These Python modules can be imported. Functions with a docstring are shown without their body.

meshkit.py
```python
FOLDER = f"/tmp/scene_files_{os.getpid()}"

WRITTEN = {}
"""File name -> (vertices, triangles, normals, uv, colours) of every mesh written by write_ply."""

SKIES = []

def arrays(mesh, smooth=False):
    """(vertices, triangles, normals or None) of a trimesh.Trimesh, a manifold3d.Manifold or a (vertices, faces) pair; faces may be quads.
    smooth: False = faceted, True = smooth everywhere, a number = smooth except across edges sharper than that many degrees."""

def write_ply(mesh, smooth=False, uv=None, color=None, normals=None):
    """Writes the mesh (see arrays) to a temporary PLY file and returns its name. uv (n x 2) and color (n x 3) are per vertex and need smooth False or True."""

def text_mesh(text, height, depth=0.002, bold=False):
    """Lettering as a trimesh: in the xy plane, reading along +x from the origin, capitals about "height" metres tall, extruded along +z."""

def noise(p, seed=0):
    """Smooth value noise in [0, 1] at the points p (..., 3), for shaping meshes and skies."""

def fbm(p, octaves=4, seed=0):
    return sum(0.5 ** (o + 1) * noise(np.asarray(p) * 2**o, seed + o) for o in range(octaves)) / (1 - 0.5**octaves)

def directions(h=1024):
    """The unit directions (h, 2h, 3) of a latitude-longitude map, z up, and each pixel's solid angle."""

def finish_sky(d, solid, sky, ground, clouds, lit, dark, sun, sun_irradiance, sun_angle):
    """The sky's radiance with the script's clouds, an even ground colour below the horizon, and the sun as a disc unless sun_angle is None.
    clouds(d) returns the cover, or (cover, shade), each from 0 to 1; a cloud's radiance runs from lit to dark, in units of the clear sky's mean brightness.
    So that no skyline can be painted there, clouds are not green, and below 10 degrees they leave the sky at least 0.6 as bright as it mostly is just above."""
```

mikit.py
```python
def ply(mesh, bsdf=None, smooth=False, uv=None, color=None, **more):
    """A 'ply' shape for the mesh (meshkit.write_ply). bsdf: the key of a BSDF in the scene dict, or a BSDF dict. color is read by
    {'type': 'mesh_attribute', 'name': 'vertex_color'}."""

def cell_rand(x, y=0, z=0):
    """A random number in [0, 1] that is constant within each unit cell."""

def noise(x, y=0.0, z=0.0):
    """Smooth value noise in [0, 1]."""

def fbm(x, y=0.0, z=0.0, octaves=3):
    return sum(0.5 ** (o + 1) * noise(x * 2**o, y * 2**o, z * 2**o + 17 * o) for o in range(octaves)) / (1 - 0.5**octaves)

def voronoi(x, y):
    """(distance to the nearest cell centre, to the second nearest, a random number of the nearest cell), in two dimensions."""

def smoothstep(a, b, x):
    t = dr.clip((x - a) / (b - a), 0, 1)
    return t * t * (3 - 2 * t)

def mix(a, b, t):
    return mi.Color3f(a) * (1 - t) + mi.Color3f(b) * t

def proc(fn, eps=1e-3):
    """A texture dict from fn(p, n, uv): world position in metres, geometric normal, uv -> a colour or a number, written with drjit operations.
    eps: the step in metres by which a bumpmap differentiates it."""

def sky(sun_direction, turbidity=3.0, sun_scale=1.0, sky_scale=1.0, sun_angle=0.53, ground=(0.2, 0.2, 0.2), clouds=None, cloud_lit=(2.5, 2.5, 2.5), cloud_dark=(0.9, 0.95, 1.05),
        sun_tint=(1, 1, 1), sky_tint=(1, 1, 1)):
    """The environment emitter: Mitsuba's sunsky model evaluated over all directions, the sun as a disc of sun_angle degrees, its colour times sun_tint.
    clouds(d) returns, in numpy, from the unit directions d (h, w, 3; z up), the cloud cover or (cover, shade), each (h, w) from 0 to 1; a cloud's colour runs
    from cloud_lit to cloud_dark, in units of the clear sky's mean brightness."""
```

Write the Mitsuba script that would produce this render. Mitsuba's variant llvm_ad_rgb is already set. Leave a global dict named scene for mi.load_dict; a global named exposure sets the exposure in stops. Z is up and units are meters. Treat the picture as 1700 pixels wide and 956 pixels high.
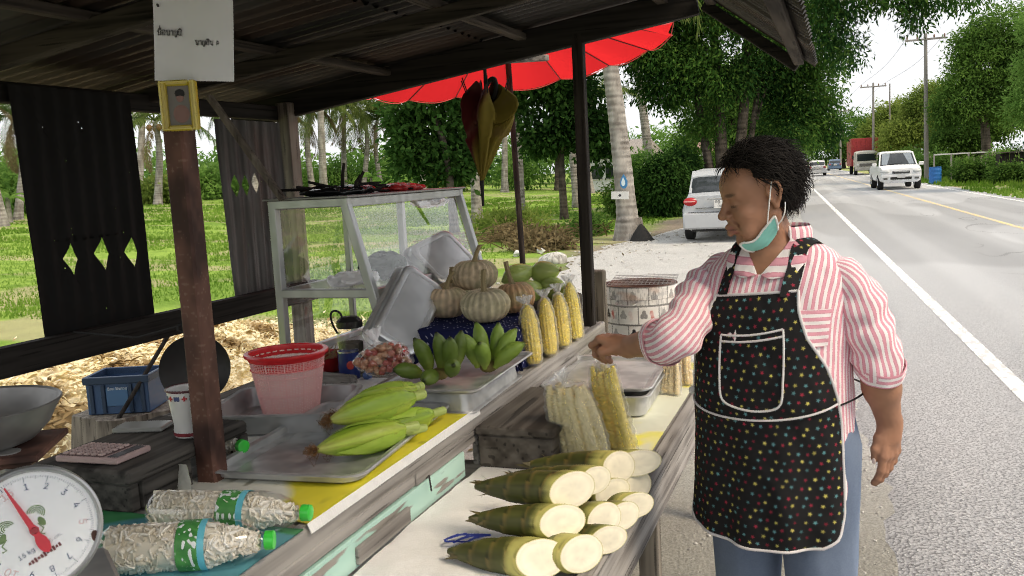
import math, random
import numpy as np, trimesh, manifold3d
import drjit as dr
import mitsuba as mi
import mikit, meshkit
from shapely.geometry import Polygon, Point, box as sbox
from shapely import affinity

# ------------------------------------------------------------------ camera, sky, exposure
T = mi.ScalarTransform4f
YAW, PITCH, ROLL = np.radians([20.5, 7.2, 3.0])
EYE = np.array([0, 0, 1.58])
_f = np.array([-np.sin(YAW) * np.cos(PITCH), np.cos(YAW) * np.cos(PITCH), -np.sin(PITCH)])
_r = np.array([np.cos(YAW), np.sin(YAW), 0.0])
_u = np.cross(_r, _f)
_up = _u * np.cos(ROLL) + _r * np.sin(ROLL)
scene, labels = {}, {}
scene['camera'] = {'type': 'perspective', 'fov': 60.0, 'fov_axis': 'x', 'near_clip': 0.05, 'far_clip': 2000.0,
                   'to_world': T().look_at(origin=EYE.tolist(), target=(EYE + _f).tolist(), up=_up.tolist())}
scene['sky'] = mikit.sky([0.70, -0.22, 0.75], turbidity=3, sun_scale=0.3, sun_angle=22, clouds=lambda d: 1.0,
                         cloud_lit=(1.9, 1.92, 1.95), cloud_dark=(0.9, 0.95, 1.05), ground=(0.25, 0.25, 0.2))
exposure = 2.62

rng = np.random.default_rng(11)
random.seed(5)
PI = math.pi

# ------------------------------------------------------------------ materials
def rgb(c): return {'type': 'rgb', 'value': [float(x) for x in c]}
def plain(name, c, rough=0.6, metallic=0.0, spec=0.4, **more):
    col = c if isinstance(c, dict) else rgb(c)
    rg = mikit.proc(rough) if callable(rough) else float(rough)
    scene[name] = {'type': 'twosided', 'bsdf': {'type': 'principled', 'base_color': col, 'roughness': rg, 'metallic': float(metallic), 'specular': float(spec), **more}}
    return name
def bumped(name, c, rough, bump, scale, eps=1e-3, metallic=0.0, spec=0.4, **more):
    col = c if isinstance(c, dict) else rgb(c)
    rg = mikit.proc(rough) if callable(rough) else float(rough)
    scene[name] = {'type': 'twosided', 'bsdf': {'type': 'bumpmap', 'arbitrary': mikit.proc(bump, eps), 'scale': float(scale),
                   'nested': {'type': 'principled', 'base_color': col, 'roughness': rg, 'metallic': float(metallic), 'specular': float(spec), **more}}}
    return name
N, FBM, MIX, SS = mikit.noise, mikit.fbm, mikit.mix, mikit.smoothstep
VC = {'type': 'mesh_attribute', 'name': 'vertex_color'}
# painted, plastic, waxy and cloth things take their colour per vertex
plain('vc_matte', VC, 0.75, spec=0.25)
plain('vc_satin', VC, 0.45, spec=0.45)
plain('vc_gloss', VC, 0.22, spec=0.5)
plain('vc_cloth', VC, 0.9, spec=0.1, sheen=0.3)
plain('car_paint', VC, 0.3, spec=0.5, clearcoat=0.8, clearcoat_gloss=0.9)
plain('black_rubber', (0.02, 0.02, 0.02), 0.8)
plain('dark_glass', (0.02, 0.025, 0.03), 0.08, spec=0.6)
plain('chrome', (0.75, 0.76, 0.78), 0.15, 1.0)
scene['pane_glass'] = {'type': 'thindielectric', 'int_ior': 1.5}

def wood(name, a, b, axis, rough=0.8, crack=0.55, fine=1.0):
    """weathered board; axis = the grain's direction (0 x, 1 y, 2 z)"""
    s = [55.0 * fine, 55.0 * fine, 55.0 * fine]; s[axis] = 2.2 * fine
    def colour(p, n, uv):
        g = FBM(p.x * s[0], p.y * s[1], p.z * s[2], 3)
        w = FBM(p.x * 5, p.y * 5, p.z * 5, 2)
        k = N(p.x * s[0] * 2.3 + 9, p.y * s[1] * 2.3, p.z * s[2] * 2.3)
        c = MIX(a, b, SS(0.25, 0.75, g * 0.65 + w * 0.35))
        return c * (1 - crack * SS(0.72, 0.86, k))
    def bump(p, n, uv): return FBM(p.x * s[0], p.y * s[1], p.z * s[2], 3)
    return bumped(name, mikit.proc(colour), rough, bump, 0.0025, spec=0.2)
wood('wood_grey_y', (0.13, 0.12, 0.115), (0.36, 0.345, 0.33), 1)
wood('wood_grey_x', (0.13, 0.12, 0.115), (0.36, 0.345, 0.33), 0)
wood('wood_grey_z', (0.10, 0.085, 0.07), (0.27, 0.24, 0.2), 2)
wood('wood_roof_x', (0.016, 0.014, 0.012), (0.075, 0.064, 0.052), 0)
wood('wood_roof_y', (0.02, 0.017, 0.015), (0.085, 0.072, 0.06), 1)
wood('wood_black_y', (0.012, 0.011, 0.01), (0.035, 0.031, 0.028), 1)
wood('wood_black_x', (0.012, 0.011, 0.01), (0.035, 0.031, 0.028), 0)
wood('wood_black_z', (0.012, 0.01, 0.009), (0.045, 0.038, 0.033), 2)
wood('wood_bench', (0.028, 0.026, 0.024), (0.12, 0.11, 0.1), 1)
wood('wood_dull', (0.045, 0.038, 0.032), (0.15, 0.135, 0.12), 1, fine=0.6)

def _turq(p, n, uv):
    t = FBM(p.x * 12, p.y * 7, p.z * 30, 3)
    g = N(p.x * 60, p.y * 3, p.z * 90)
    paint = MIX((0.33, 0.56, 0.50), (0.52, 0.74, 0.67), N(p.x * 6, p.y * 5, p.z * 22))
    bare = MIX((0.14, 0.13, 0.12), (0.33, 0.31, 0.29), g)
    return MIX(paint, bare, SS(0.57, 0.64, t * 0.75 + g * 0.25))
bumped('turquoise_board', mikit.proc(_turq), 0.7, lambda p, n, uv: FBM(p.x * 40, p.y * 6, p.z * 60, 2), 0.0015)

def _rust(p, n, uv):
    t = FBM(p.x * 18, p.y * 18, p.z * 9, 3)
    f = N(p.x * 160, p.y * 160, p.z * 130)
    c = MIX((0.040, 0.018, 0.014), (0.14, 0.066, 0.048), SS(0.3, 0.7, t))
    return MIX(c, (0.24, 0.16, 0.125), 0.5 * SS(0.62, 0.85, f * 0.6 + t * 0.4))
bumped('rusty_steel', mikit.proc(_rust), 0.65, lambda p, n, uv: FBM(p.x * 120, p.y * 120, p.z * 100, 2), 0.0008, spec=0.35)

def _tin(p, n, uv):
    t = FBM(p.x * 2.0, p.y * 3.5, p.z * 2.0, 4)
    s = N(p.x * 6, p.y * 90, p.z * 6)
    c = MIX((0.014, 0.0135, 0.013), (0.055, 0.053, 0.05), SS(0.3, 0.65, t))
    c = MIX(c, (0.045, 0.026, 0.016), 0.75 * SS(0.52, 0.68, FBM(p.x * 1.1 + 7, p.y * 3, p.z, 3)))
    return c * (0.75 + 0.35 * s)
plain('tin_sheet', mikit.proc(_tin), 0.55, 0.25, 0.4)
def _tinwall(p, n, uv):
    t = FBM(p.x * 3.0, p.y * 5, p.z * 1.6, 4)
    s = N(p.y * 70, p.z * 2.5, 3)
    c = MIX((0.05, 0.048, 0.046), (0.15, 0.145, 0.14), SS(0.3, 0.7, t * 0.6 + s * 0.4))
    return MIX(c, (0.07, 0.042, 0.028), 0.6 * SS(0.5, 0.68, FBM(p.x, p.y * 6, p.z * 1.2 + 4, 3)))
plain('tin_near_black', (0.012, 0.0115, 0.011), 0.7, 0.1, 0.2)  # one even near-black tone for the first wall sheet
plain('tin_wall', mikit.proc(_tinwall), 0.6, 0.2, 0.35)

def _alu_r(p, n, uv): return 0.26 + 0.22 * FBM(p.x * 9, p.y * 9, p.z * 9, 3)
def _alu_c(p, n, uv):
    t = FBM(p.x * 14, p.y * 14, p.z * 14, 3)
    return MIX((0.40, 0.41, 0.42), (0.60, 0.61, 0.62), SS(0.3, 0.7, t))
bumped('aluminium', mikit.proc(_alu_c), _alu_r, lambda p, n, uv: FBM(p.x * 22, p.y * 22, p.z * 22, 3), 0.0009, metallic=0.55)
bumped('aluminium_dull', mikit.proc(lambda p, n, uv: MIX((0.60, 0.62, 0.64), (0.78, 0.80, 0.82), SS(0.3, 0.7, FBM(p.x * 11, p.y * 11, p.z * 7, 3)))), 0.34, lambda p, n, uv: FBM(p.x * 16, p.y * 16, p.z * 16, 3), 0.0003, metallic=0.8)
plain('aluminium_frame', mikit.proc(lambda p, n, uv: MIX((0.40, 0.41, 0.41), (0.56, 0.57, 0.57), N(p.x * 30, p.y * 30, p.z * 4))), 0.38, 0.8)
plain('steel_grey', mikit.proc(lambda p, n, uv: MIX((0.20, 0.20, 0.20), (0.42, 0.415, 0.40), FBM(p.x * 25, p.y * 25, p.z * 25, 3))), 0.45, 0.7)

# ------------------------------------------------------------------ mesh helpers
class TM(trimesh.Trimesh): pass
def tm(v, f): return trimesh.Trimesh(np.asarray(v, float), np.asarray(f, int), process=False)
def quads(f): f = np.asarray(f); return np.vstack([f[:, [0, 1, 2]], f[:, [0, 2, 3]]])
def join(ms): return trimesh.util.concatenate([m for m in ms if m is not None])
def R3(ax, a):
    c, s = math.cos(a), math.sin(a)
    return np.array({'x': [[1, 0, 0], [0, c, -s], [0, s, c]], 'y': [[c, 0, s], [0, 1, 0], [-s, 0, c]], 'z': [[c, -s, 0], [s, c, 0], [0, 0, 1]]}[ax])
def xf(m, R=None, t=(0, 0, 0), s=1.0):
    v = np.asarray(m.vertices) * s
    if R is not None: v = v @ np.asarray(R).T
    return tm(v + np.asarray(t, float), m.faces)
def unit(v): v = np.asarray(v, float); return v / np.linalg.norm(v)
def frame(z, hint=(0, 0, 1)):
    """rotation whose third column is z and whose first column is as level as can be"""
    z = unit(z); h = np.asarray(hint, float)
    if abs(z @ unit(h)) > 0.98: h = np.array([0, 1.0, 0])
    x = unit(np.cross(h, z)); return np.stack([x, np.cross(z, x), z], 1)

_pat = []
for _s in np.ndindex(2, 2, 2):
    _s = np.array(_s) * 2 - 1
    for _k in range(3):
        _o = np.zeros(3); _o[_k] = 1
        _pat.append((_s, _o))
_PS = np.array([a for a, _ in _pat]); _PO = np.array([b for _, b in _pat])
_h = trimesh.convex.convex_hull(_PS * (1 - 0.2 * (1 - _PO)))
_idx = [int(np.argmin(np.linalg.norm(_PS * (1 - 0.2 * (1 - _PO)) - v, axis=1))) for v in _h.vertices]
_BF = np.array(_idx)[_h.faces]
def box(c, s, rz=0.0, bev=0.003, R=None):
    h = np.asarray(s, float) / 2; b = min(bev, 0.45 * h.min())
    v = _PS * (h - b * (1 - _PO))
    m = tm(v, _BF)
    return xf(m, R if R is not None else (R3('z', rz) if rz else None), c)
def beam(p0, p1, w, h, up=(0, 0, 1), bev=0.004):
    """bar from p0 to p1; w across, h along up"""
    p0, p1 = np.asarray(p0, float), np.asarray(p1, float); L = np.linalg.norm(p1 - p0)
    x = (p1 - p0) / L; u = np.asarray(up, float)
    y = np.cross(u, x)
    if np.linalg.norm(y) < 1e-3: y = np.cross([0, 1.0, 0], x)
    y = unit(y); z = np.cross(x, y)
    return box((p0 + p1) / 2, (L, w, h), R=np.stack([x, y, z], 1), bev=bev)
def grid_faces(n, m, closed=False):
    """n rings of m points"""
    i, j = np.meshgrid(np.arange(n - 1), np.arange(m if closed else m - 1), indexing='ij')
    a = i * m + j; b = i * m + (j + 1) % m
    return np.stack([a, b, b + m, a + m], -1).reshape(-1, 4)
def loft(rings, cap0=True, cap1=True, closed=True):
    rings = [np.asarray(r, float) for r in rings]; n, m = len(rings), len(rings[0])
    v = np.vstack(rings); f = quads(grid_faces(n, m, closed)); ex = []
    if cap0: v = np.vstack([v, rings[0].mean(0)]); c = len(v) - 1; j = np.arange(m); ex.append(np.stack([(j + 1) % m, j, j * 0 + c], 1))
    if cap1: v = np.vstack([v, rings[-1].mean(0)]); c = len(v) - 1; j = np.arange(m); o = (n - 1) * m; ex.append(np.stack([o + j, o + (j + 1) % m, j * 0 + c], 1))
    return tm(v, np.vstack([f] + ex))
def lathe(prof, n=24, cap=False):
    a = np.arange(n) * 2 * PI / n
    return loft([np.stack([r * np.cos(a), r * np.sin(a), a * 0 + z], 1) for r, z in prof], cap, cap)
def tube(path, rad, n=8, caps=True, flat=1.0):
    p = np.asarray(path, float); k = len(p); r = np.broadcast_to(rad, (k,))
    t = np.gradient(p, axis=0); t /= np.linalg.norm(t, axis=1, keepdims=True) + 1e-12
    a0 = np.cross(t[0], [0, 0, 1.0] if abs(t[0][2]) < 0.9 else [1.0, 0, 0]); a0 = unit(a0); rings = []
    ang = np.arange(n) * 2 * PI / n
    for i in range(k):
        a0 = a0 - t[i] * (a0 @ t[i]); a0 = unit(a0); b = np.cross(t[i], a0)
        rings.append(p[i] + r[i] * (np.cos(ang)[:, None] * a0 + flat * np.sin(ang)[:, None] * b))
    return loft(rings, caps, caps)
def spline(pts, n):
    from scipy.interpolate import CubicSpline
    p = np.asarray(pts, float); d = np.r_[0, np.cumsum(np.linalg.norm(np.diff(p, axis=0), axis=1))]
    return CubicSpline(d, p)(np.linspace(0, d[-1], n))
def rrect(w, d, r, n=5):
    r = min(r, w / 2 - 1e-4, d / 2 - 1e-4); out = []
    for k, (sx, sy) in enumerate([(1, 1), (-1, 1), (-1, -1), (1, -1)]):
        for t in np.linspace(0, PI / 2, n): out.append((sx * (w / 2 - r) + r * math.cos(t + k * PI / 2), sy * (d / 2 - r) + r * math.sin(t + k * PI / 2)))
    return np.array(out)
def ring3(o, z): return np.c_[o, np.full(len(o), z)]
def ico(r=1.0, sub=2, s=(1, 1, 1)):
    m = trimesh.creation.icosphere(subdivisions=sub, radius=r); return tm(m.vertices * np.asarray(s, float), m.faces)
def sheet(poly, th, maxe=0.03):
    m = trimesh.creation.extrude_polygon(poly, th, engine='earcut')
    v, f = trimesh.remesh.subdivide_to_size(m.vertices, m.faces, maxe, max_iter=14)
    m = trimesh.Trimesh(v, f, process=False); m.merge_vertices(); return tm(m.vertices, m.faces)
def jitter(m, amp, freq, seed=0):
    v = np.asarray(m.vertices); o = np.stack([meshkit.fbm(v * freq + k * 31.7, 3, seed + k) for k in range(3)], 1) - 0.5
    return tm(v + 2 * amp * o, m.faces)
def colour(m, c, var=0.08, freq=20, seed=0, c2=None):
    v = np.asarray(m.vertices); t = meshkit.fbm(v * freq, 3, seed)[:, None]; c = np.asarray(c, float)
    if c2 is not None: return c * (1 - t) + np.asarray(c2, float) * t
    return np.clip(c * (1 + var * (2 * t - 1) * 2), 0, 1)

# ------------------------------------------------------------------ scene bookkeeping
def uniq(key, taken):
    if key not in taken: return key
    k = 1
    while f'{key}_{k:03d}' in taken: k += 1
    return f'{key}_{k:03d}'
def thing(name, label, cat, group=None):
    key = uniq(name, labels); labels[key] = {'label': label, 'category': cat}
    if group: labels[key]['group'] = group
    return key
def put(key, mesh, mat, smooth=False, c=None, uv=None, var=0.06, to=None, freq=20, c2=None):
    """mesh under this key; c = one colour, or one per vertex, for the vc_ materials"""
    kw = {}
    if c is not None:
        if smooth not in (False, True):
            sm = trimesh.graph.smooth_shade(mesh, angle=np.radians(smooth), facet_minarea=None)
            mesh = tm(sm.vertices, sm.faces); smooth = True
        kw['color'] = c if np.ndim(c) == 2 else colour(mesh, c, var, freq, len(scene), c2)
    if uv is not None: kw['uv'] = uv
    if to is not None: kw['to_world'] = to
    scene[key] = mikit.ply(mesh, mat, smooth=smooth, **kw); return key
def part(root, name, mesh, mat, smooth=False, label=None, kind=None, **kw):
    key = uniq(f'{root}__{name}', scene); put(key, mesh, mat, smooth, **kw)
    if label or kind: labels[key] = {k: v for k, v in (('label', label), ('kind', kind)) if v}
    return key
def solo(name, label, cat, mesh, mat, smooth=False, group=None, **kw):
    key = thing(name, label, cat, group); put(key, mesh, mat, smooth, **kw); return key
def struct(name, mesh, mat, smooth=False, **kw):
    key = uniq(name, labels); labels[key] = {'label': name.replace('_', ' '), 'kind': 'structure'}; put(key, mesh, mat, smooth, **kw); return key
def stuff(name, label, cat, mesh, mat, smooth=False, **kw):
    key = uniq(name, labels); labels[key] = {'label': label, 'category': cat, 'kind': 'stuff'}; put(key, mesh, mat, smooth, **kw); return key
# ------------------------------------------------------------------ ground, road
def white_x(y): return 1.45 - 0.055 * y            # the near edge line of the road, as a function of y
def _ground(p, n, uv):
    a = FBM(p.x * 0.35, p.y * 0.35, 0, 4); b = FBM(p.x * 3.1, p.y * 3.1, 2, 3); f = N(p.x * 40, p.y * 40, 5)
    grass = MIX((0.11, 0.19, 0.03), (0.20, 0.30, 0.055), SS(0.3, 0.7, a * 0.5 + b * 0.5))
    grass = MIX(grass, (0.30, 0.27, 0.16), 0.75 * SS(0.52, 0.68, FBM(p.x * 0.5 + 3, p.y * 0.9, 1, 3)))
    dirt = MIX((0.12, 0.095, 0.07), (0.27, 0.235, 0.19), b * 0.6 + f * 0.4)
    edge = p.x + 4.6 + 1.6 * (a - 0.5) + 0.5 * (b - 0.5)
    return MIX(grass, dirt, SS(-0.8, 0.3, edge))
bumped('field_soil', mikit.proc(_ground), 0.95, lambda p, n, uv: FBM(p.x * 14, p.y * 14, 0, 3), 0.03, spec=0.1)
def _gravel(p, n, uv):
    d, e, c = mikit.voronoi(p.x * 60, p.y * 60)
    b = FBM(p.x * 2.2, p.y * 2.2, 2, 3); f = N(p.x * 190, p.y * 190, 5)
    g = MIX((0.36, 0.36, 0.345), (0.58, 0.58, 0.565), 0.45 * c + 0.55 * b)
    g = MIX(g, (0.27, 0.26, 0.24), 0.45 * SS(0.35, 0.7, d))
    near = SS(6.0, 3.2, p.y)                                   # trodden concrete-like dirt beside the stall
    g = MIX(g, MIX((0.17, 0.165, 0.14), (0.33, 0.32, 0.28), b * 0.6 + f * 0.4), 0.85 * near)
    return g * (0.8 + 0.35 * f)
bumped('gravel_ground', mikit.proc(_gravel), 0.95, lambda p, n, uv: mikit.voronoi(p.x * 60, p.y * 60)[0] * 0.6 + N(p.x * 150, p.y * 150, 1) * 0.4, 0.012, spec=0.15)
def _asph(p, n, uv):
    d, e, c = mikit.voronoi(p.x * 75, p.y * 75)
    b = FBM(p.x * 1.2, p.y * 0.35, 2, 3); f = N(p.x * 210, p.y * 210, 5)
    g = MIX((0.26, 0.265, 0.275), (0.58, 0.585, 0.595), 0.6 * c + 0.25 * f + 0.3 * (b - 0.4))
    g = MIX(g, (0.08, 0.08, 0.085), 0.6 * SS(0.42, 0.68, d))
    edge = p.x - (1.45 - 0.055 * p.y) + 0.98 + 0.12 * (FBM(p.x * 3, p.y * 3, 1, 2) - 0.5)
    g = MIX(g * 0.86, g, SS(0.0, 0.35, edge))
    lane = p.x - (1.45 - 0.055 * p.y)
    def band(c, w): return SS(w, w * .3, dr.abs(lane - c))
    wear = dr.maximum(dr.maximum(band(.75, .35), band(2.2, .35)), dr.maximum(band(3.7, .35), band(5.0, .35)))
    stain = band(1.5, .45) * FBM(p.x * .7, p.y * .12, 4, 3) * .5
    crack = SS(.012, .004, dr.abs(FBM(p.x * .7, p.y * .3, 7, 3) - .5)) * SS(.52, .66, FBM(p.x * .3, p.y * .14, 9, 2))
    patch = SS(.56, .60, FBM(p.x * .45, p.y * .11, 12, 2))
    def worn(c): return c * (1 + .10 * wear - .22 * stain - .16 * patch) * (1 - .22 * crack)
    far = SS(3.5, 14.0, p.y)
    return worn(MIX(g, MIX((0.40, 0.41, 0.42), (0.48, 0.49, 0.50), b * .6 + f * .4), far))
bumped('asphalt', mikit.proc(_asph), 0.9, lambda p, n, uv: mikit.voronoi(p.x * 75, p.y * 75)[0], 0.008, spec=0.2)
def _line(p, n, uv):
    w = FBM(p.x * 30, p.y * 12, 3, 3)
    return MIX((0.82, 0.82, 0.80), (0.52, 0.52, 0.51), SS(0.48, 0.66, w))
plain('road_paint', mikit.proc(_line), 0.6)
plain('road_paint_yellow', mikit.proc(lambda p, n, uv: MIX((0.72, 0.55, 0.25), (0.5, 0.45, 0.36), SS(0.45, 0.65, FBM(p.x * 30, p.y * 9, 3, 3)))), 0.6)

def strip(xa, xb, ys, z):
    v = np.array([[f(y), y, z] for y in ys for f in (xa, xb)], float)
    return tm(v, quads(grid_faces(len(ys), 2)))
ys = np.r_[np.linspace(-6, 20, 53), np.linspace(22, 90, 30), np.linspace(100, 420, 12)]
def terr(x, y):                                  # the field rises gently away from the road
    t = np.clip((-(np.asarray(x, float) + 4.5) - 3) / 39, 0, 1); return 1.25 * t * t * (3 - 2 * t)
gxs = np.r_[-900, -400, -200, -120, -80, np.linspace(-60, -7, 60), 0, 20, 100, 900]; gys = np.r_[-300, -60, -20, np.linspace(-5, 80, 60), 100, 140, 220, 400, 1500]
GX, GY = np.meshgrid(gxs, gys, indexing='ij')
GZ = terr(GX, GY) + .10 * (meshkit.fbm(np.stack([GX * .35, GY * .35, 0 * GX], -1), 3, 4) - .5) * np.clip((-GX - 6) / 4, 0, 1) * (GX > -100)
struct('ground', tm(np.stack([GX, GY, GZ], -1).reshape(-1, 3), quads(grid_faces(len(gxs), len(gys)))), 'field_soil', True)
def _gl(y): return np.interp(y, [-6, 3, 7, 11, 15.5, 18, 21, 25, 40, 90, 420], [-2.4, -2.4, -2.6, -3.6, -4.7, -4.6, -4.2, -3.4, -3.2, -5.2, -23]) + 0.12 * math.sin(y * 2.3) + 0.08 * math.sin(y * 5.1)
struct('gravel_verge', strip(_gl, lambda y: white_x(y) - 0.7, ys, 0.006), 'gravel_ground')
def _ae(y): return white_x(y) - 0.99 + 0.03 * math.sin(y * 3.1) + 0.02 * math.sin(y * 7.7) + 0.015 * math.sin(y * 23.0) + 0.012 * math.sin(y * 41.3 + 1)
rv = np.array([[x, y, z] for y in np.r_[np.linspace(-6, 20, 240), ys[ys > 20]] for x, z in ((_ae(y) - .06, .002), (_ae(y), .015), (_ae(y) + .05, .024), (white_x(y) + 5.9, .024), (white_x(y) + 6.05, .004))])
struct('road', tm(rv, quads(grid_faces(len(rv) // 5, 5))), 'asphalt', True)
struct('edge_line', strip(lambda y: white_x(y) - 0.06, lambda y: white_x(y) + 0.06, ys, 0.028), 'road_paint')
struct('centre_line', strip(lambda y: white_x(y) + 2.98, lambda y: white_x(y) + 3.09, ys, 0.028), 'road_paint_yellow')
struct('far_edge_line', strip(lambda y: white_x(y) + 5.3, lambda y: white_x(y) + 5.42, ys, 0.028), 'road_paint')
def _vr(p, n, uv):
    b = FBM(p.x * 1.4, p.y * 0.9, 2, 3)
    return MIX((0.30, 0.25, 0.17), (0.24, 0.30, 0.09), SS(0.35, 0.6, b))
plain('far_verge_soil', mikit.proc(_vr), 0.95, spec=0.1)
struct('far_verge', strip(lambda y: white_x(y) + 5.9, lambda y: white_x(y) + 13.0, ys, 0.008), 'far_verge_soil')

# loose stones on the gravel near the stall
def stones(n, x0, x1, y0, y1, r0, r1, seed, z):
    g = np.random.default_rng(seed); b = ico(1, 1); V, F = np.asarray(b.vertices), np.asarray(b.faces); vs, fs = [], []
    for k in range(n):
        x, y = g.uniform(x0, x1), g.uniform(y0, y1)
        if x > white_x(y) - 1.0: continue
        r = r0 + (r1 - r0) * g.random() ** 3
        v = V * (1 + 0.35 * (g.random((len(V), 1)) - 0.5)) * r * np.array([1, g.uniform(0.6, 1), g.uniform(0.4, 0.7)])
        vs.append(v @ R3('z', g.uniform(0, 6)).T + [x, y, z + r * 0.2]); fs.append(F + len(V) * len(fs))
    return tm(np.vstack(vs), np.vstack(fs))
plain('stone_grey', mikit.proc(lambda p, n, uv: MIX((0.24, 0.23, 0.21), (0.58, 0.57, 0.54), mikit.cell_rand(p.x * 30, p.y * 30, 0))), 0.9, spec=0.2)
stuff('gravel_stones', 'loose pale gravel stones lying on the verge between the stall and the asphalt', 'gravel', stones(1900, -0.6, 0.5, 1.6, 7, 0.003, 0.012, 3, 0.006), 'stone_grey', True)
stuff('gravel_stones', 'scattered stones on the gravel strip behind the stall', 'gravel', stones(700, -5.2, -0.6, 5, 22, 0.008, 0.035, 4, 0.006), 'stone_grey', True)
# ------------------------------------------------------------------ the stall
UZ, LZ = 0.88, 0.71                      # tops of the upper counter and of the lower shelf
stall = thing('market_stall', 'roadside wooden market stall with rusty tin roof and two stepped counters', 'market stall')
part(stall, 'post', box((-1.432, 1.69, 0.95), (0.055, 0.055, 1.9), rz=0.06, bev=0.006), 'rusty_steel', label='brown rusty square steel post standing nearest the front of the counter')
part(stall, 'post', beam((-1.085, 3.9, 0.0), (-1.085, 3.9, 2.19), 0.05, 0.05), 'wood_black_z', label='thin black post at the far end of the counters')
part(stall, 'post', jitter(beam((-2.60, 3.85, 0), (-2.60, 3.86, 2.0), 0.075, 0.085), 0.006, 6), 'wood_grey_z', label='weathered wooden post at the back corner')
part(stall, 'post', beam((-2.60, 0.5, 0), (-2.60, 0.5, 2.0), 0.08, 0.08), 'wood_black_z')
for y in (1.3, 2.6, 3.86):
    part(stall, 'counter_leg', box((-0.56, y, 0.33), (0.06, 0.06, 0.66)), 'wood_grey_z')
    part(stall, 'counter_leg', box((-1.98, y, 0.42), (0.06, 0.06, 0.84)), 'wood_grey_z')
part(stall, 'back_rail', jitter(beam((-2.56, 0.3, 1.075), (-2.56, 3.95, 1.05), 0.045, 0.10), 0.004, 5), 'wood_black_y', label='dark timber rail along the back of the stall')
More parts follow.
